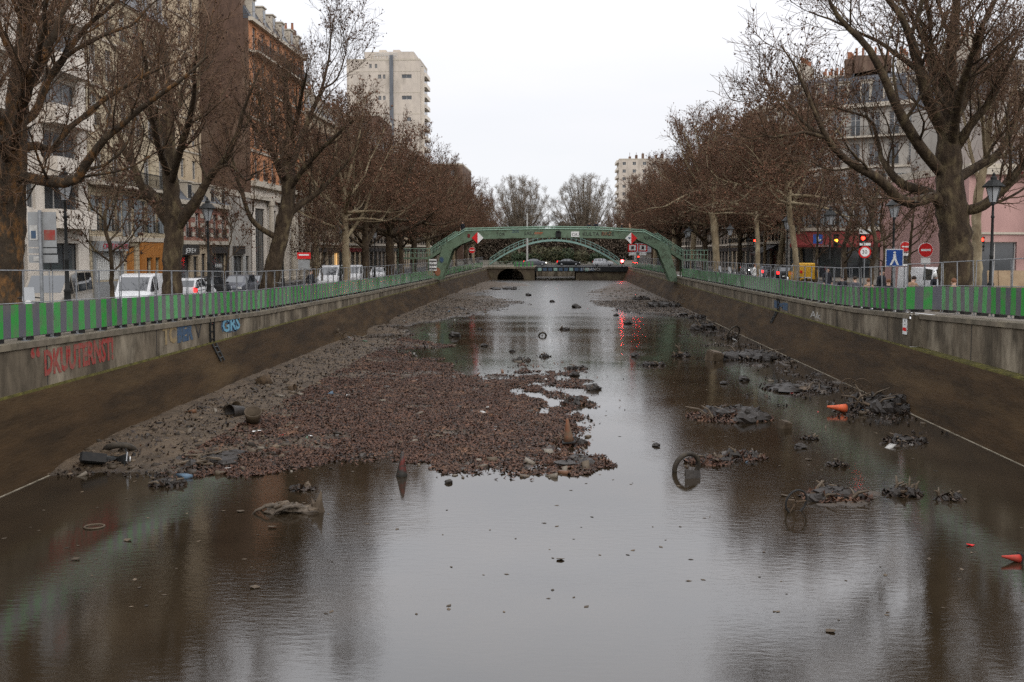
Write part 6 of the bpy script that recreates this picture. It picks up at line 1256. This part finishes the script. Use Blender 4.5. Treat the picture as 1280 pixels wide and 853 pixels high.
# ================================================================ PEOPLE
def person_mesh(pose,top,bottom):
    """joints -> skin -> applied mesh with clothing slots; faces -y"""
    J={'pel':(0,0,.95),'spi':(0,.0,1.18),'che':(0,-.01,1.38),'nec':(0,-.01,1.50),'hea':(0,-.03,1.60),'hd2':(0,-.03,1.72)}
    for s,n in ((-1,'l'),(1,'r')):
        J['hip'+n]=(.09*s,0,.92); J['kne'+n]=(.1*s,-.02,.50); J['ank'+n]=(.11*s,.02,.09); J['toe'+n]=(.12*s,-.17,.04)
        J['sho'+n]=(.18*s,0,1.42); J['elb'+n]=(.25*s,.02,1.15); J['wri'+n]=(.24*s,-.08,.92); J['pal'+n]=(.24*s,-.10,.84)
    if pose=='lean':
        for s,n in ((-1,'l'),(1,'r')): J['elb'+n]=(.26*s,-.12,1.18); J['wri'+n]=(.12*s,-.32,1.15); J['pal'+n]=(.07*s,-.38,1.14)
        J['hea']=(0,-.08,1.58); J['hd2']=(0,-.1,1.70)
    if pose=='sit':
        for s,n in ((-1,'l'),(1,'r')): J['kne'+n]=(.13*s,-.42,.98); J['ank'+n]=(.13*s,-.45,.55); J['toe'+n]=(.14*s,-.6,.5); J['wri'+n]=(.18*s,-.2,1.03); J['pal'+n]=(.15*s,-.27,1.02); J['elb'+n]=(.26*s,-.02,1.16)
    if pose=='ride':
        for s,n in ((-1,'l'),(1,'r')): J['kne'+n]=(.18*s,-.4,.95); J['ank'+n]=(.18*s,-.38,.52); J['toe'+n]=(.19*s,-.55,.48); J['elb'+n]=(.3*s,-.18,1.2); J['wri'+n]=(.28*s,-.42,1.15); J['pal'+n]=(.27*s,-.5,1.15)
    if pose=='walk':
        J['knel']=(-.1,-.2,.52); J['ankl']=(-.1,-.22,.12); J['toel']=(-.1,-.40,.06); J['kner']=(.1,.03,.5); J['ankr']=(.1,.3,.14); J['toer']=(.1,.16,.04); J['wril']=(-.24,.12,.93); J['pall']=(-.24,.11,.85); J['elbl']=(-.26,.1,1.16)
    Rr={'pel':(.16,.12),'spi':(.15,.11),'che':(.17,.12),'nec':(.058,.058),'hea':(.088,.10),'hd2':(.075,.085),'hip':(.1,.1),'kne':(.065,.065),'ank':(.048,.048),'toe':(.04,.035),'sho':(.075,.075),'elb':(.052,.052),'wri':(.032,.032),'pal':(.04,.02)}
    names=list(J); idx={n:i for i,n in enumerate(names)}; E=[('pel','spi'),('spi','che'),('che','nec'),('nec','hea'),('hea','hd2')]
    for n in 'lr': E+=[('pel','hip'+n),('hip'+n,'kne'+n),('kne'+n,'ank'+n),('ank'+n,'toe'+n),('che','sho'+n),('sho'+n,'elb'+n),('elb'+n,'wri'+n),('wri'+n,'pal'+n)]
    me=bpy.data.meshes.new('p'); me.from_pydata([J[n] for n in names],[(idx[a],idx[c]) for a,c in E],[]); o=bpy.data.objects.new('p',me); COL.objects.link(o)
    m_=o.modifiers.new('s','SKIN'); sv=me.skin_vertices[0].data
    for n in names: q=Rr[n if n in Rr else n[:3]]; sv[idx[n]].radius=q
    sv[0].use_root=True; o.modifiers.new('u','SUBSURF').render_levels=1; o.modifiers['u'].levels=1
    bpy.context.view_layer.update(); m2=bpy.data.meshes.new_from_object(o.evaluated_get(bpy.context.evaluated_depsgraph_get())); bpy.data.objects.remove(o)
    # fingers, nose and ears joined in
    b=MB(); b.v=[tuple(v.co) for v in m2.vertices]; b.f=[tuple(p.vertices) for p in m2.polygons]; b.m=[0]*len(b.f); n0=len(b.f)
    for n in 'lr':
        w_,p_=Vector(J['wri'+n]),Vector(J['pal'+n]); d=(p_-w_).normalized(); sd=d.cross(Vector((0,1,.3))).normalized()
        for i,(l,of) in enumerate(((.065,-.03),(.075,-.01),(.07,.01),(.055,.03))): a=p_+sd*of; b.tube([a,a+d*l*.5,a+d*l+Vector((0,-.015,-.01))],[.010,.009,.007],5)
        a=w_+d*.04; b.tube([a,a+sd*.04*(1 if n=='l' else -1)+d*.03,a+sd*.05*(1 if n=='l' else -1)+d*.06],[.011,.01,.008],5)
    h=Vector(J['hea']); b.tube([h+Vector((0,-.09,.05)),h+Vector((0,-.12,.01)),h+Vector((0,-.09,0))],[.01,.018,.012],5)
    for s in (-1,1): b.tube([h+Vector((.088*s,0,.0)),h+Vector((.1*s,.01,.03)),h+Vector((.088*s,0,.06))],.012,5)
    for i in range(len(b.f)):
        c=sum((Vector(b.v[j]) for j in b.f[i]),Vector())/len(b.f[i]); hd=c.z>1.505; hand=any((c-Vector(J['pal'+n])).length<.10 or (c-Vector(J['wri'+n])).length<.03 for n in 'lr') or i>=n0
        shoe=any((c-Vector(J['toe'+n])).length<.11 or (c-Vector(J['ank'+n])).length<.07 for n in 'lr')
        leg=c.z<.88 or (pose in('sit','ride') and c.z<1.06 and c.y<-.14 and abs(c.x)<.27 and min((c-Vector(J['wri'+n])).length for n in 'lr')>.12)
        b.m[i]=2 if (hd or hand) else 3 if shoe else 1 if leg else 0
    me=bpy.data.meshes.new('body'); me.from_pydata(b.v,[],b.f)
    for x in (top,bottom,'skin','rubber'): me.materials.append(M[x])
    me.polygons.foreach_set('material_index',b.m); me.polygons.foreach_set('use_smooth',[True]*len(b.f)); me.update(); return me,J
def person(label,loc,rz,pose='stand',top='jacket',bottom='jeans',hair='hair',helmet=None,s=1,group=None):
    me,J=person_mesh(pose,top,bottom); o=bpy.data.objects.new('person',me); COL.objects.link(o); o.location=loc; o.rotation_euler=(0,0,rz); o.scale=(s,s,s); tag(o,label,'person',group)
    h=Vector(J['hd2']); b=MB(); r_=.10 if not helmet else .145; vs=[];fs=[];n=12
    for i in range(7):
        a=math.pi*.5*i/6*(1.25 if not helmet else 1.5)
        for k in range(n): t=2*math.pi*k/n; rr=r_*math.sin(a); vs.append((h.x+rr*math.cos(t),h.y+.012+rr*math.sin(t)*1.1,h.z-.03+r_*1.12*math.cos(a)+( .05 if (math.sin(t)<-.5 and i>4 and not helmet) else 0)))
    for i in range(6):
        for k in range(n): fs.append((i*n+k,i*n+(k+1)%n,(i+1)*n+(k+1)%n,(i+1)*n+k))
    b.add(vs,fs); b.build('helmet' if helmet else 'hair',M[helmet or hair],o,True)
    b=MB(); e=Vector(J['hea'])
    for sx in (-1,1): b.lathe([(.012,0),(.011,.006)],(0,0,0),8); 
    b.v=[(e.x+(v[0]+(-.033 if i<16 else .033)),e.y-.094-v[2],e.z+.055+v[1]) for i,v in enumerate(b.v)]; b.build('eyes',M['hair'],o)
    b=MB(); b.box(e.x-.025,e.x+.025,e.y-.10,e.y-.088,e.z-.038,e.z-.030); b.build('mouth',M['reddk'],o)
    return o
def onbridge(px,top): 
    q=at(px,top,YB+1.3); return (q.x,YB+.75,q.z-1.78)
person('person in dark clothes at the head of the footbridge stair on the graffiti side',onbridge(579,277),R(-30),'stand')
person('person in black leaning on the footbridge rail, leftmost of the pair in the middle',onbridge(736,278),R(10),'lean')
person('person in black beside the other on the footbridge, the one nearer the red diamond',onbridge(745,277),R(-15),'lean')
person('person in a dark coat on the footbridge just before the tan figure',onbridge(777,278),R(80),'stand')
person('person in a tan coat on the footbridge above the diamond board',onbridge(787,279),R(-90),'stand','jackettan','jeans','hairbrown')
def onq(px,Y,side=1,dz=0):
    Y=safeY(px,Y,side); return (xat(px,Y),Y,gz(Y,side)+dz)
person('person in black walking near the no entry sign before the white columns',onq(388,60,-1),R(60),'walk')
person('person in a white helmet and dark jacket riding a scooter',onq(1171,47.5,1,-.15),R(5),'ride','jacket','jeans',helmet='signwhite')
person('person in a grey coat and grey helmet beside the scooter rider',onq(1183,48.5,1),R(20),'stand','jacketgrey','jacket',helmet='jacketgrey')
person('person standing in dark clothes by the blue pedestrian sign post',onq(1103,43,1),R(30),'stand')
person('person with brown hair sitting behind the barrier below the blue sign',onq(1112,40.6,1,-.45),R(160),'sit','jacket','jeans','hairbrown')
person('person with reddish brown hair sitting left of the blue sign',onq(1087,42,1,-.45),R(170),'sit','jackettan','jeans','hairbrown')
person('person in a tan coat bending by the barrier corner',onq(1142,39.9,1,-.3),R(120),'lean','jackettan','jeans')
person('person in black sitting behind the barrier, leftmost of the seated group',onq(1054,44,1,-.4),R(180),'sit')
person('person in dark clothes crouched beside the white panel behind the barrier',onq(1070,43,1,-.4),R(200),'sit','jacketgrey')
person('person in black standing tall beside the young tree left of the amber light',onq(1035,49,1),R(15),'stand')
person('person with fair brown hair peering over the near striped barrier',onq(1194,38,1,-.42),R(180),'sit','jackettan','jeans','hairbrown')
person('person in dark clothes standing at the lamp post by the footbridge stairs',onq(868,113,1,0),R(0),'stand')
person('person in a white top on a bicycle behind the parked scooters',onq(944,60,1),R(60),'walk','signwhite','jeans','hairbrown')
# bench for the seated people, scooter for the rider
b=MB(); b.box(-2.6,2.6,-.2,.2,.36,.44)
for x in (-2.2,0,2.2): b.box(x-.12,x+.12,-.18,.18,0,.36)
o=b.build('stone_bench',M['kerb']); o.location=(xat(1090,47),47.6,gz(47,1)); o.rotation_euler=(0,0,R(100)); tag(o,'long low stone bench under the people sitting behind the barrier','bench')
o=copy_tree(mp_['iron']); o.location=onq(1171,47.6,1); o.rotation_euler=(0,0,R(-85)); tag(o,'black motor scooter carrying the rider in a white helmet','motor scooter')
# ================================================================ DEBRIS IN THE CANAL
def lump(b,c,r,g,flat=.5,n=2,mi=0):
    """irregular faceted lump"""
    V,F=clods_at(np.array([c]),r,g,flat); b.add([tuple(v) for v in V],[tuple(f) for f in F],mi)
def clods_at(P,r,g,flat):
    u=[];f=[]; N=10; M2=6
    for i in range(M2+1):
        a=math.pi*i/M2
        for k in range(N):
            t=2*math.pi*k/N; q=1+g.normal(0,.16); u.append((P[0][0]+r*q*math.sin(a)*math.cos(t),P[0][1]+r*q*math.sin(a)*math.sin(t),P[0][2]+r*flat*q*math.cos(a)))
    for i in range(M2):
        for k in range(N): f.append((i*N+k,i*N+(k+1)%N,(i+1)*N+(k+1)%N,(i+1)*N+k))
    return np.array(u),np.array(f)
def heap(label,px,py,wpx,hpx,seed,cat='debris',sticks=8,scraps=200,lumps=8,color='litterwet',group=None,boards=2,z0=0,dk='darkmud'):
    g=np.random.default_rng(seed); p=onz(px,py,z0); Y=p.y; w_=wpx/FPX*Y; h=hpx/FPX*Y; dep=w_*.8
    r=empty('debris_heap',p); tag(r,label,cat,group)
    b=MB()
    for i in range(lumps):
        a=g.random()*6.28; q=g.random()**.6*.42; rr=w_*(.07+.12*g.random()); b_=(w_*q*math.cos(a)*1.05,dep*q*math.sin(a),rr*.1+h*.15*(1-q*2)); lump(b,b_,rr,g,min(.9,h*.9/(rr+.01)*.5))
    b.build('mud_mound',M[dk],r,False)
    n=scraps; a=g.random(n)*6.28; q=g.random(n)**.55*.55; P=np.stack([w_*q*np.cos(a),dep*q*np.sin(a),np.maximum(.005,h*.55*np.clip(1-q*1.9,0,1)*g.random(n))],-1)
    V,F=leafquads(P,.075,.7,.4); npmesh('scraps',V,F,M[color],r)
    for i in range(sticks):
        a=g.random()*6.28; L_=w_*(.15+.25*g.random()); c=Vector((w_*g.uniform(-.35,.35),dep*g.uniform(-.3,.3),h*.2)); e=c+Vector((math.cos(a)*L_,math.sin(a)*L_,h*g.uniform(.0,.75))); m=(c+e)/2+Vector((0,0,h*.12)); b=MB(); t=.02+.03*g.random(); b.tube([c-Vector((0,0,.1)),m,e],[t,t*.85,t*.5],5); b.build('stick',M['wood'],r)
    for i in range(boards):
        a=g.random()*6.28; b=MB(); s=w_*(.08+.08*g.random()); b.T=Matrix.Translation((w_*g.uniform(-.3,.3),dep*g.uniform(-.25,.25),h*.3))@Matrix.Rotation(a,4,'Z')@Matrix.Rotation(g.uniform(-.9,.9),4,'X'); b.box(-s,s,-s*.6,s*.6,-.02,.02); b.build('board',M[['rustmud','darkmud','pebble'][i%3]],r)
    return r
HP=[('long pile of branches and rubbish against the wall beside the orange cone',1097,512,90,30,1,14,700,20,5),
 ('wide flat leaf covered heap right of mid canal',912,522,98,20,2,6,900,14,1),
 ('leaf heap caught on the half sunk wheel',885,578,52,14,3,5,350,8,1),
 ('flat leaf heap next to the wheel heap',932,572,48,16,4,4,320,7,1),
 ('spread of leaves and rubbish around the upright steering wheel',1045,622,80,16,5,8,420,9,2),
 ('dark heap with a tilted black board at the water edge',1128,618,42,22,6,8,160,9,4),
 ('low branching snag farthest toward the sloping wall',1186,624,36,14,7,8,40,3,0),
 ('low rubbish patch below the long pile by the wall',1132,552,48,12,8,5,260,6,1),
 ('dark tangled heap beside the foot of the sloping wall opposite the spit',945,448,84,14,9,10,400,14,3),
 ('upright dark rubbish clump in open water',852,446,24,18,10,5,60,6,1),
 ('low rubbish clump left of the upright dark one',815,457,34,8,11,3,90,5,0),
 ('tangle of frames and branches by the wall below the gauge ladder',880,412,36,16,12,8,120,8,2),
 ('small tangle of branches along the right sloping wall further off',912,424,20,14,13,6,60,4,1),
 ('long pile of black branches on the far mud by the traffic light side',828,384,50,12,14,10,150,14,4),
 ('dark rubbish on the far mud tip below the red signal reflection',800,376,30,9,15,5,90,8,2),
 ('rubbish clump in the shallows under the large footbridge leg',870,398,24,10,16,5,60,6,1),
 ('small dark heap in the water behind the leaf spit, the farthest right',738,488,14,7,17,1,10,3,1),
 ('dark mud hump with leaves on the right of the spit',722,505,40,14,18,2,260,7,0),
 ('mound of wet leaves around the standing muddy cone',712,555,46,13,19,2,300,6,0),
 ('scattered leaf cluster in front of the muddy cone',722,578,80,10,20,2,420,8,0),
 ('small brown heap at the top of the leaf spit',653,451,22,8,21,1,60,4,0),
 ('small brown heap with a pointed top behind the spit',680,446,16,9,22,1,30,3,1),
 ('flat brown clump in water behind the spit',720,461,28,7,23,1,90,4,0),
 ('dark snag standing in the far water near the middle',705,412,20,5,24,3,15,3,0),
 ('black wet rubbish clump in the shallows before the mud bank',210,606,46,14,25,5,120,9,2),
 ('small rubbish clump between the tree root and the bank',378,612,32,9,26,3,60,5,1),
 ('leafy rubbish heap at the corner where bank meets graffiti wall',112,580,60,16,27,8,320,10,2),
 ('branches and bark strewn along the bank edge near the graffiti wall',262,578,110,12,28,12,320,8,2),
 ('small pile of dark wood below the wall on the mud bank',372,470,40,8,29,7,50,5,1),
 ('low brown heap near the end of the wide leaf heap',1046,582,26,8,30,2,80,4,0),
 ('small dark heap to the right of the wide leaf heap',1012,549,20,8,31,2,40,4,1),
 ('red and brown rubbish bits on the far mud of the graffiti side',560,388,50,6,32,6,60,6,1),
 ('scattered rubbish on the far mud near the arch',630,362,40,5,33,5,40,5,1),
 ('low mud patch carrying leaves beside the wall on the right',1000,487,84,9,34,5,500,9,1)]
for (lab,px,py,w_,h_,sd_,stk,scr,lm,bd_) in HP: heap(lab,px,py,w_,h_,100+sd_,sticks=stk,scraps=scr,lumps=lm,boards=bd_,color='litter' if sd_ in (2,3,4,5,19,20,18) else 'litterwet')
# small single lumps
for i,(px,py,s) in enumerate([(605,433,.25),(568,421,.5),(785,405,.4),(794,446,.3),(1000,560,.2),(820,558,.15),(600,412,.2),(640,440,.2),(718,470,.3),(560,604,.12),(855,395,.45),(742,487,.35),(770,395,.3),(660,370,.5),(720,385,.6),(690,378,.4),(905,480,.2),(930,476,.3)]):
    g=np.random.default_rng(300+i); p=onz(px,py); b=MB(); lump(b,(0,0,s*.2),s*.8,g,.55); lump(b,(s*.5,.1,.02),s*.4,g,.6); o=b.build('mud_lump',M['darkmud']); o.location=p; tag(o,'small dark lump of mud breaking the surface of the water','mud lump','small dark lumps in the water')
# cones
def cone(label,loc,rot,m,s=1.,base=True):
    r=empty('traffic_cone',loc); r.rotation_euler=rot; r.scale=(s,s,s); tag(r,label,'traffic cone'); b=MB(); b.lathe([(.17,.02),(.13,.2),(.08,.45),(.035,.72),(.02,.73)],n=16); b.build('cone_body',m,r,True)
    b=MB(); b.box(-.2,.2,-.2,.2,0,.035); b.build('base',M['rubber'] if base else m,r)
    return r
M['conemud']=mat('muddy cone',(.10,.075,.05),(.16,.05,.02),3,rough=.7,bump=.3); M['conered']=mat('faded red cone',(.38,.03,.02),(.2,.04,.025),9,rough=.6); M['conedark']=mat('dark wet cone',(.03,.028,.024),(.14,.02,.015),2.2,rough=.4,lo=.55,hi=.7)
cone('mud coated traffic cone standing on the leaf spit',onz(711,553,.1),(0,R(-4),0),M['conemud'],.95)
cone('dark traffic cone half sunk alone in open water',onz(502,601,-.12),(0,R(2),0),M['conedark'],1.0)
q=onz(1058,511,.12); cone('orange traffic cone lying on its side in front of the branch pile',q,(R(0),R(-83),R(12)),M['orange'],1.0)
q=onz(1275,699,.05); cone('red plastic cone tip floating near the sloping wall',q,(R(0),R(-80),R(10)),M['conered'],.5)
# pots and drums on the bank
def bucket(label,px,py,rot,s,m,z=.2,name='bucket'):
    b=MB(); b.lathe([(.16,0),(.2,.3),(.23,.42),(.21,.42),(.17,.06),(.001,.05)],n=16); o=b.build(name,m,None,True); o.location=onz(px,py,z); o.rotation_euler=rot; o.scale=(s,s,s); tag(o,label,'bucket'); return o
bucket('pale brown pot lying on its side on the mud below the graffiti wall',284,512,(R(80),0,R(60)),1.1,M['pebble'],.3)
bucket('dark round drum beside the pale brown pot, open end showing',303,515,(R(86),0,R(-35)),1.2,M['darkmud'],.3)
bucket('brown battered pot in front of the dark drum',316,530,(R(30),0,R(20)),1.2,M['pebble'],.15)
bucket('dark box shaped bin lying further up the mud bank',321,481,(R(70),0,R(110)),1.4,M['rustmud'],.25)
bucket('small square tin near the branches on the mud bank',358,488,(R(80),0,R(80)),.9,M['rustmud'],.15)
for lab,px,py,s in [('brown square box in the water opposite the spit',892,450,.32),('white topped block alone in the water',980,535,.16)]:
    b=MB(); b.box(-s,s,-s,s,-.1,s*1.3); b.box(-s*.8,s*.8,-s*.8,s*.8,s*1.3+.002,s*1.45); o=b.build('sunken_box',M['wood'] if s>.2 else M['pebble']); o.location=onz(px,py); o.rotation_euler=(.2,.15,.5); tag(o,lab,'box')
# wheels, rings, tyres, steering wheel, bikes
def wheel(label,px,py,Rr,rot,m='tyre',z=0.,t=.025,spokes=12,name='bicycle_wheel',thick=None):
    r=empty(name,onz(px,py,0)+Vector((0,0,z))); r.rotation_euler=rot; tag(r,label,'wheel'); b=MB(); b.torus((0,0,0),Rr,t,'y',32,8); b.build('tyre',M[m],r,True); 
    if spokes: b=MB(); [b.tube([(0,0,0),(Rr*math.cos(a),0,Rr*math.sin(a))],.006 if not thick else thick,4,cap=False) for a in [2*math.pi*k/spokes for k in range(spokes)]]; b.tube([(0,-.05,0),(0,.05,0)],.035,8); b.build('spokes',M['rustmud'],r)
    return r
wheel('large half sunk wheel with a black mudguard sticking out of the leaf heap',858,589,.37,(R(12),0,R(30)),'tyre',.10,.065,9)
b=MB(); b.box(-.2,.2,-.02,.02,-.1,.2); o=b.build('black_sheet',M['darkmud']); o.location=onz(866,598); o.rotation_euler=(R(-20),R(6),R(15)); tag(o,'black square panel leaning against the half sunk wheel','panel')
wheel('upright steering wheel at the end of the rubbish spread',995,640,.27,(R(10),0,R(25)),'rubber',.22,.022,3,'steering_wheel',.02)
b=MB(); b.tube([(-.1,0,-.2),(0,0,.22),(.16,0,.12)],.03,6); b.box(-.02,.18,-.03,.03,.05,.2); o=b.build('rusty_bracket',M['rustmud']); o.location=onz(983,636); tag(o,'small rusty bracket poking up left of the steering wheel','bracket')
wheel('wire bicycle wheel standing in the branch pile, the left of two',1060,499,.33,(0,R(5),R(10)),'rustmud',.45,.018,14)
wheel('wire bicycle wheel standing in the branch pile, the right of two',1077,499,.33,(R(8),0,R(-25)),'rustmud',.45,.018,14)
wheel('small spoked wheel standing in the far water',678,420,.24,(R(25),0,R(10)),'tyre',.0,.06,7)
wheel('dark wheel in the tangle beside the right hand sloping wall',917,424,.5,(R(20),0,R(40)),'tyre',.35,.05,8)
wheel('thin ring of a wheel rim standing against the graffiti side slope',270,488,.33,(0,0,R(-50)),'pebble',.45,.012,0,'wheel_rim')
wheel('flat pale hoop lying in the shallow brown water',118,659,.19,(R(88),0,0),'pebble',.01,.02,0,'hoop')
wheel('black tyre lying at the bank corner by the graffiti wall',150,573,.36,(R(55),R(10),R(30)),'tyre',.2,.09,0,'tyre')
wheel('wheel rim poking out at the foot of the arch wall',613,345,.55,(0,0,R(60)),'pebble',.6,.09,0,'wheel_rim')
r=copy_tree(bk); r.location=onz(432,431,.05); r.rotation_euler=(R(-38),R(18),R(150)); tag(r,'pale muddy bicycle leaning on the slope under the graffiti side wall','bicycle'); r.scale=(1.15,1.15,1.15)
for ch in r.children: ch.data=ch.data.copy(); ch.data.materials.clear(); ch.data.materials.append(M['pebble'])
r=copy_tree(bk); r.location=onz(541,396,-.15); r.rotation_euler=(R(-20),R(0),R(10)); tag(r,'half buried bicycle on the far mud bank','bicycle')
r=copy_tree(bk); r.location=onz(886,415,-.25); r.rotation_euler=(R(-30),R(-20),R(30)); tag(r,'rusty bicycle tangled in the frames by the right hand slope','bicycle')
r=copy_tree(mp_['iron']); r.location=onz(133,578,.05); r.rotation_euler=(R(70),R(10),R(30)); r.scale=(.8,.8,.8); tag(r,'black wrecked motor scooter lying at the bank corner by the graffiti wall','motor scooter')
# tree root
M['rootw']=mat('bleached root',(.095,.075,.055),(.035,.027,.02),6,rough=.7,bump=.4)
r=empty('tree_root',onz(375,640)); tag(r,'twisted pale tree root with a pointed stump rising from the water','tree root'); g=np.random.default_rng(5)
b=MB(); b.tube([(.42,.05,-.15),(.39,.02,.1),(.43,0,.28),(.46,.02,.46)],[.15,.12,.06,.012],9); b.tube([(.36,0,-.05),(.3,-.03,.2),(.26,0,.3)],[.09,.05,.01],7); lump(b,(.28,0,.04),.2,g,.6); b.build('stump',M['wood'],r)
b=MB(); [lump(b,(-.55+.2*k,g.normal(0,.06),.03+.05*math.sin(k)),.17+.04*g.random(),g,.55) for k in range(5)]; b.build('trunk_mass',M['rootw'],r)
for k in range(8):
    a=g.normal(math.pi,.8); L_=g.uniform(.35,.75); x0=g.uniform(-.5,.25); y0=g.normal(0,.08); pts=[(x0,y0,.05)]+[(x0+math.cos(a)*L_*t+g.normal(0,.05),y0+math.sin(a)*L_*t*.6+g.normal(0,.05),.16*math.sin(math.pi*min(1,t*.9+.15))+g.normal(0,.03)) for t in (.25,.5,.75)]+[(x0+math.cos(a)*L_,y0+math.sin(a)*L_*.6,-.05)]
    b=MB(); b.tube(pts,[.05,.045,.035,.03,.012],6); b.build('root_arm',M['rootw' if k%2 else 'wood'],r,True)
# bright scraps of litter on the mud
tr={'white paper scrap on the mud':('signwhite',[(318,546),(324,545),(520,478),(618,540),(620,537),(388,549),(435,497),(533,429),(545,369),(548,370)],.09),'blue plastic scrap on the branch pile':('grblue',[(1082,513),(1075,509)],.2),'red plastic scrap on the mud or water':('red',[(352,549),(358,547),(990,492),(735,386),(606,388),(1212,682)],.10),'pale scrap floating in the shallow water':('pebble',[(160,676),(318,735),(95,700),(1038,790),(700,700),(980,620),(1010,575),(300,640),(340,660)],.12)}
for lab,(m,pts,s) in tr.items():
    for i,(px,py) in enumerate(pts):
        g=np.random.default_rng(900+i); x,y,_=onz(px,py); z=max(.01,float(bedh(np.array([x]),np.array([y]))[0])+.03); b=MB(); v=[(s*g.uniform(.6,1)*math.cos(a),s*g.uniform(.6,1)*math.sin(a)*.7,g.uniform(0,s*.3)) for a in (0,1.2,2.4,3.6,5)]; v+=[(q[0],q[1],q[2]-.008) for q in v]; b.add(v,[(0,1,2,3,4),(9,8,7,6,5)]+[(k,k+5,(k+1)%5+5,(k+1)%5) for k in range(5)]); o=b.build('litter_scrap',M[m]); o.location=(x,y,z); tag(o,lab,'litter',lab+'s')
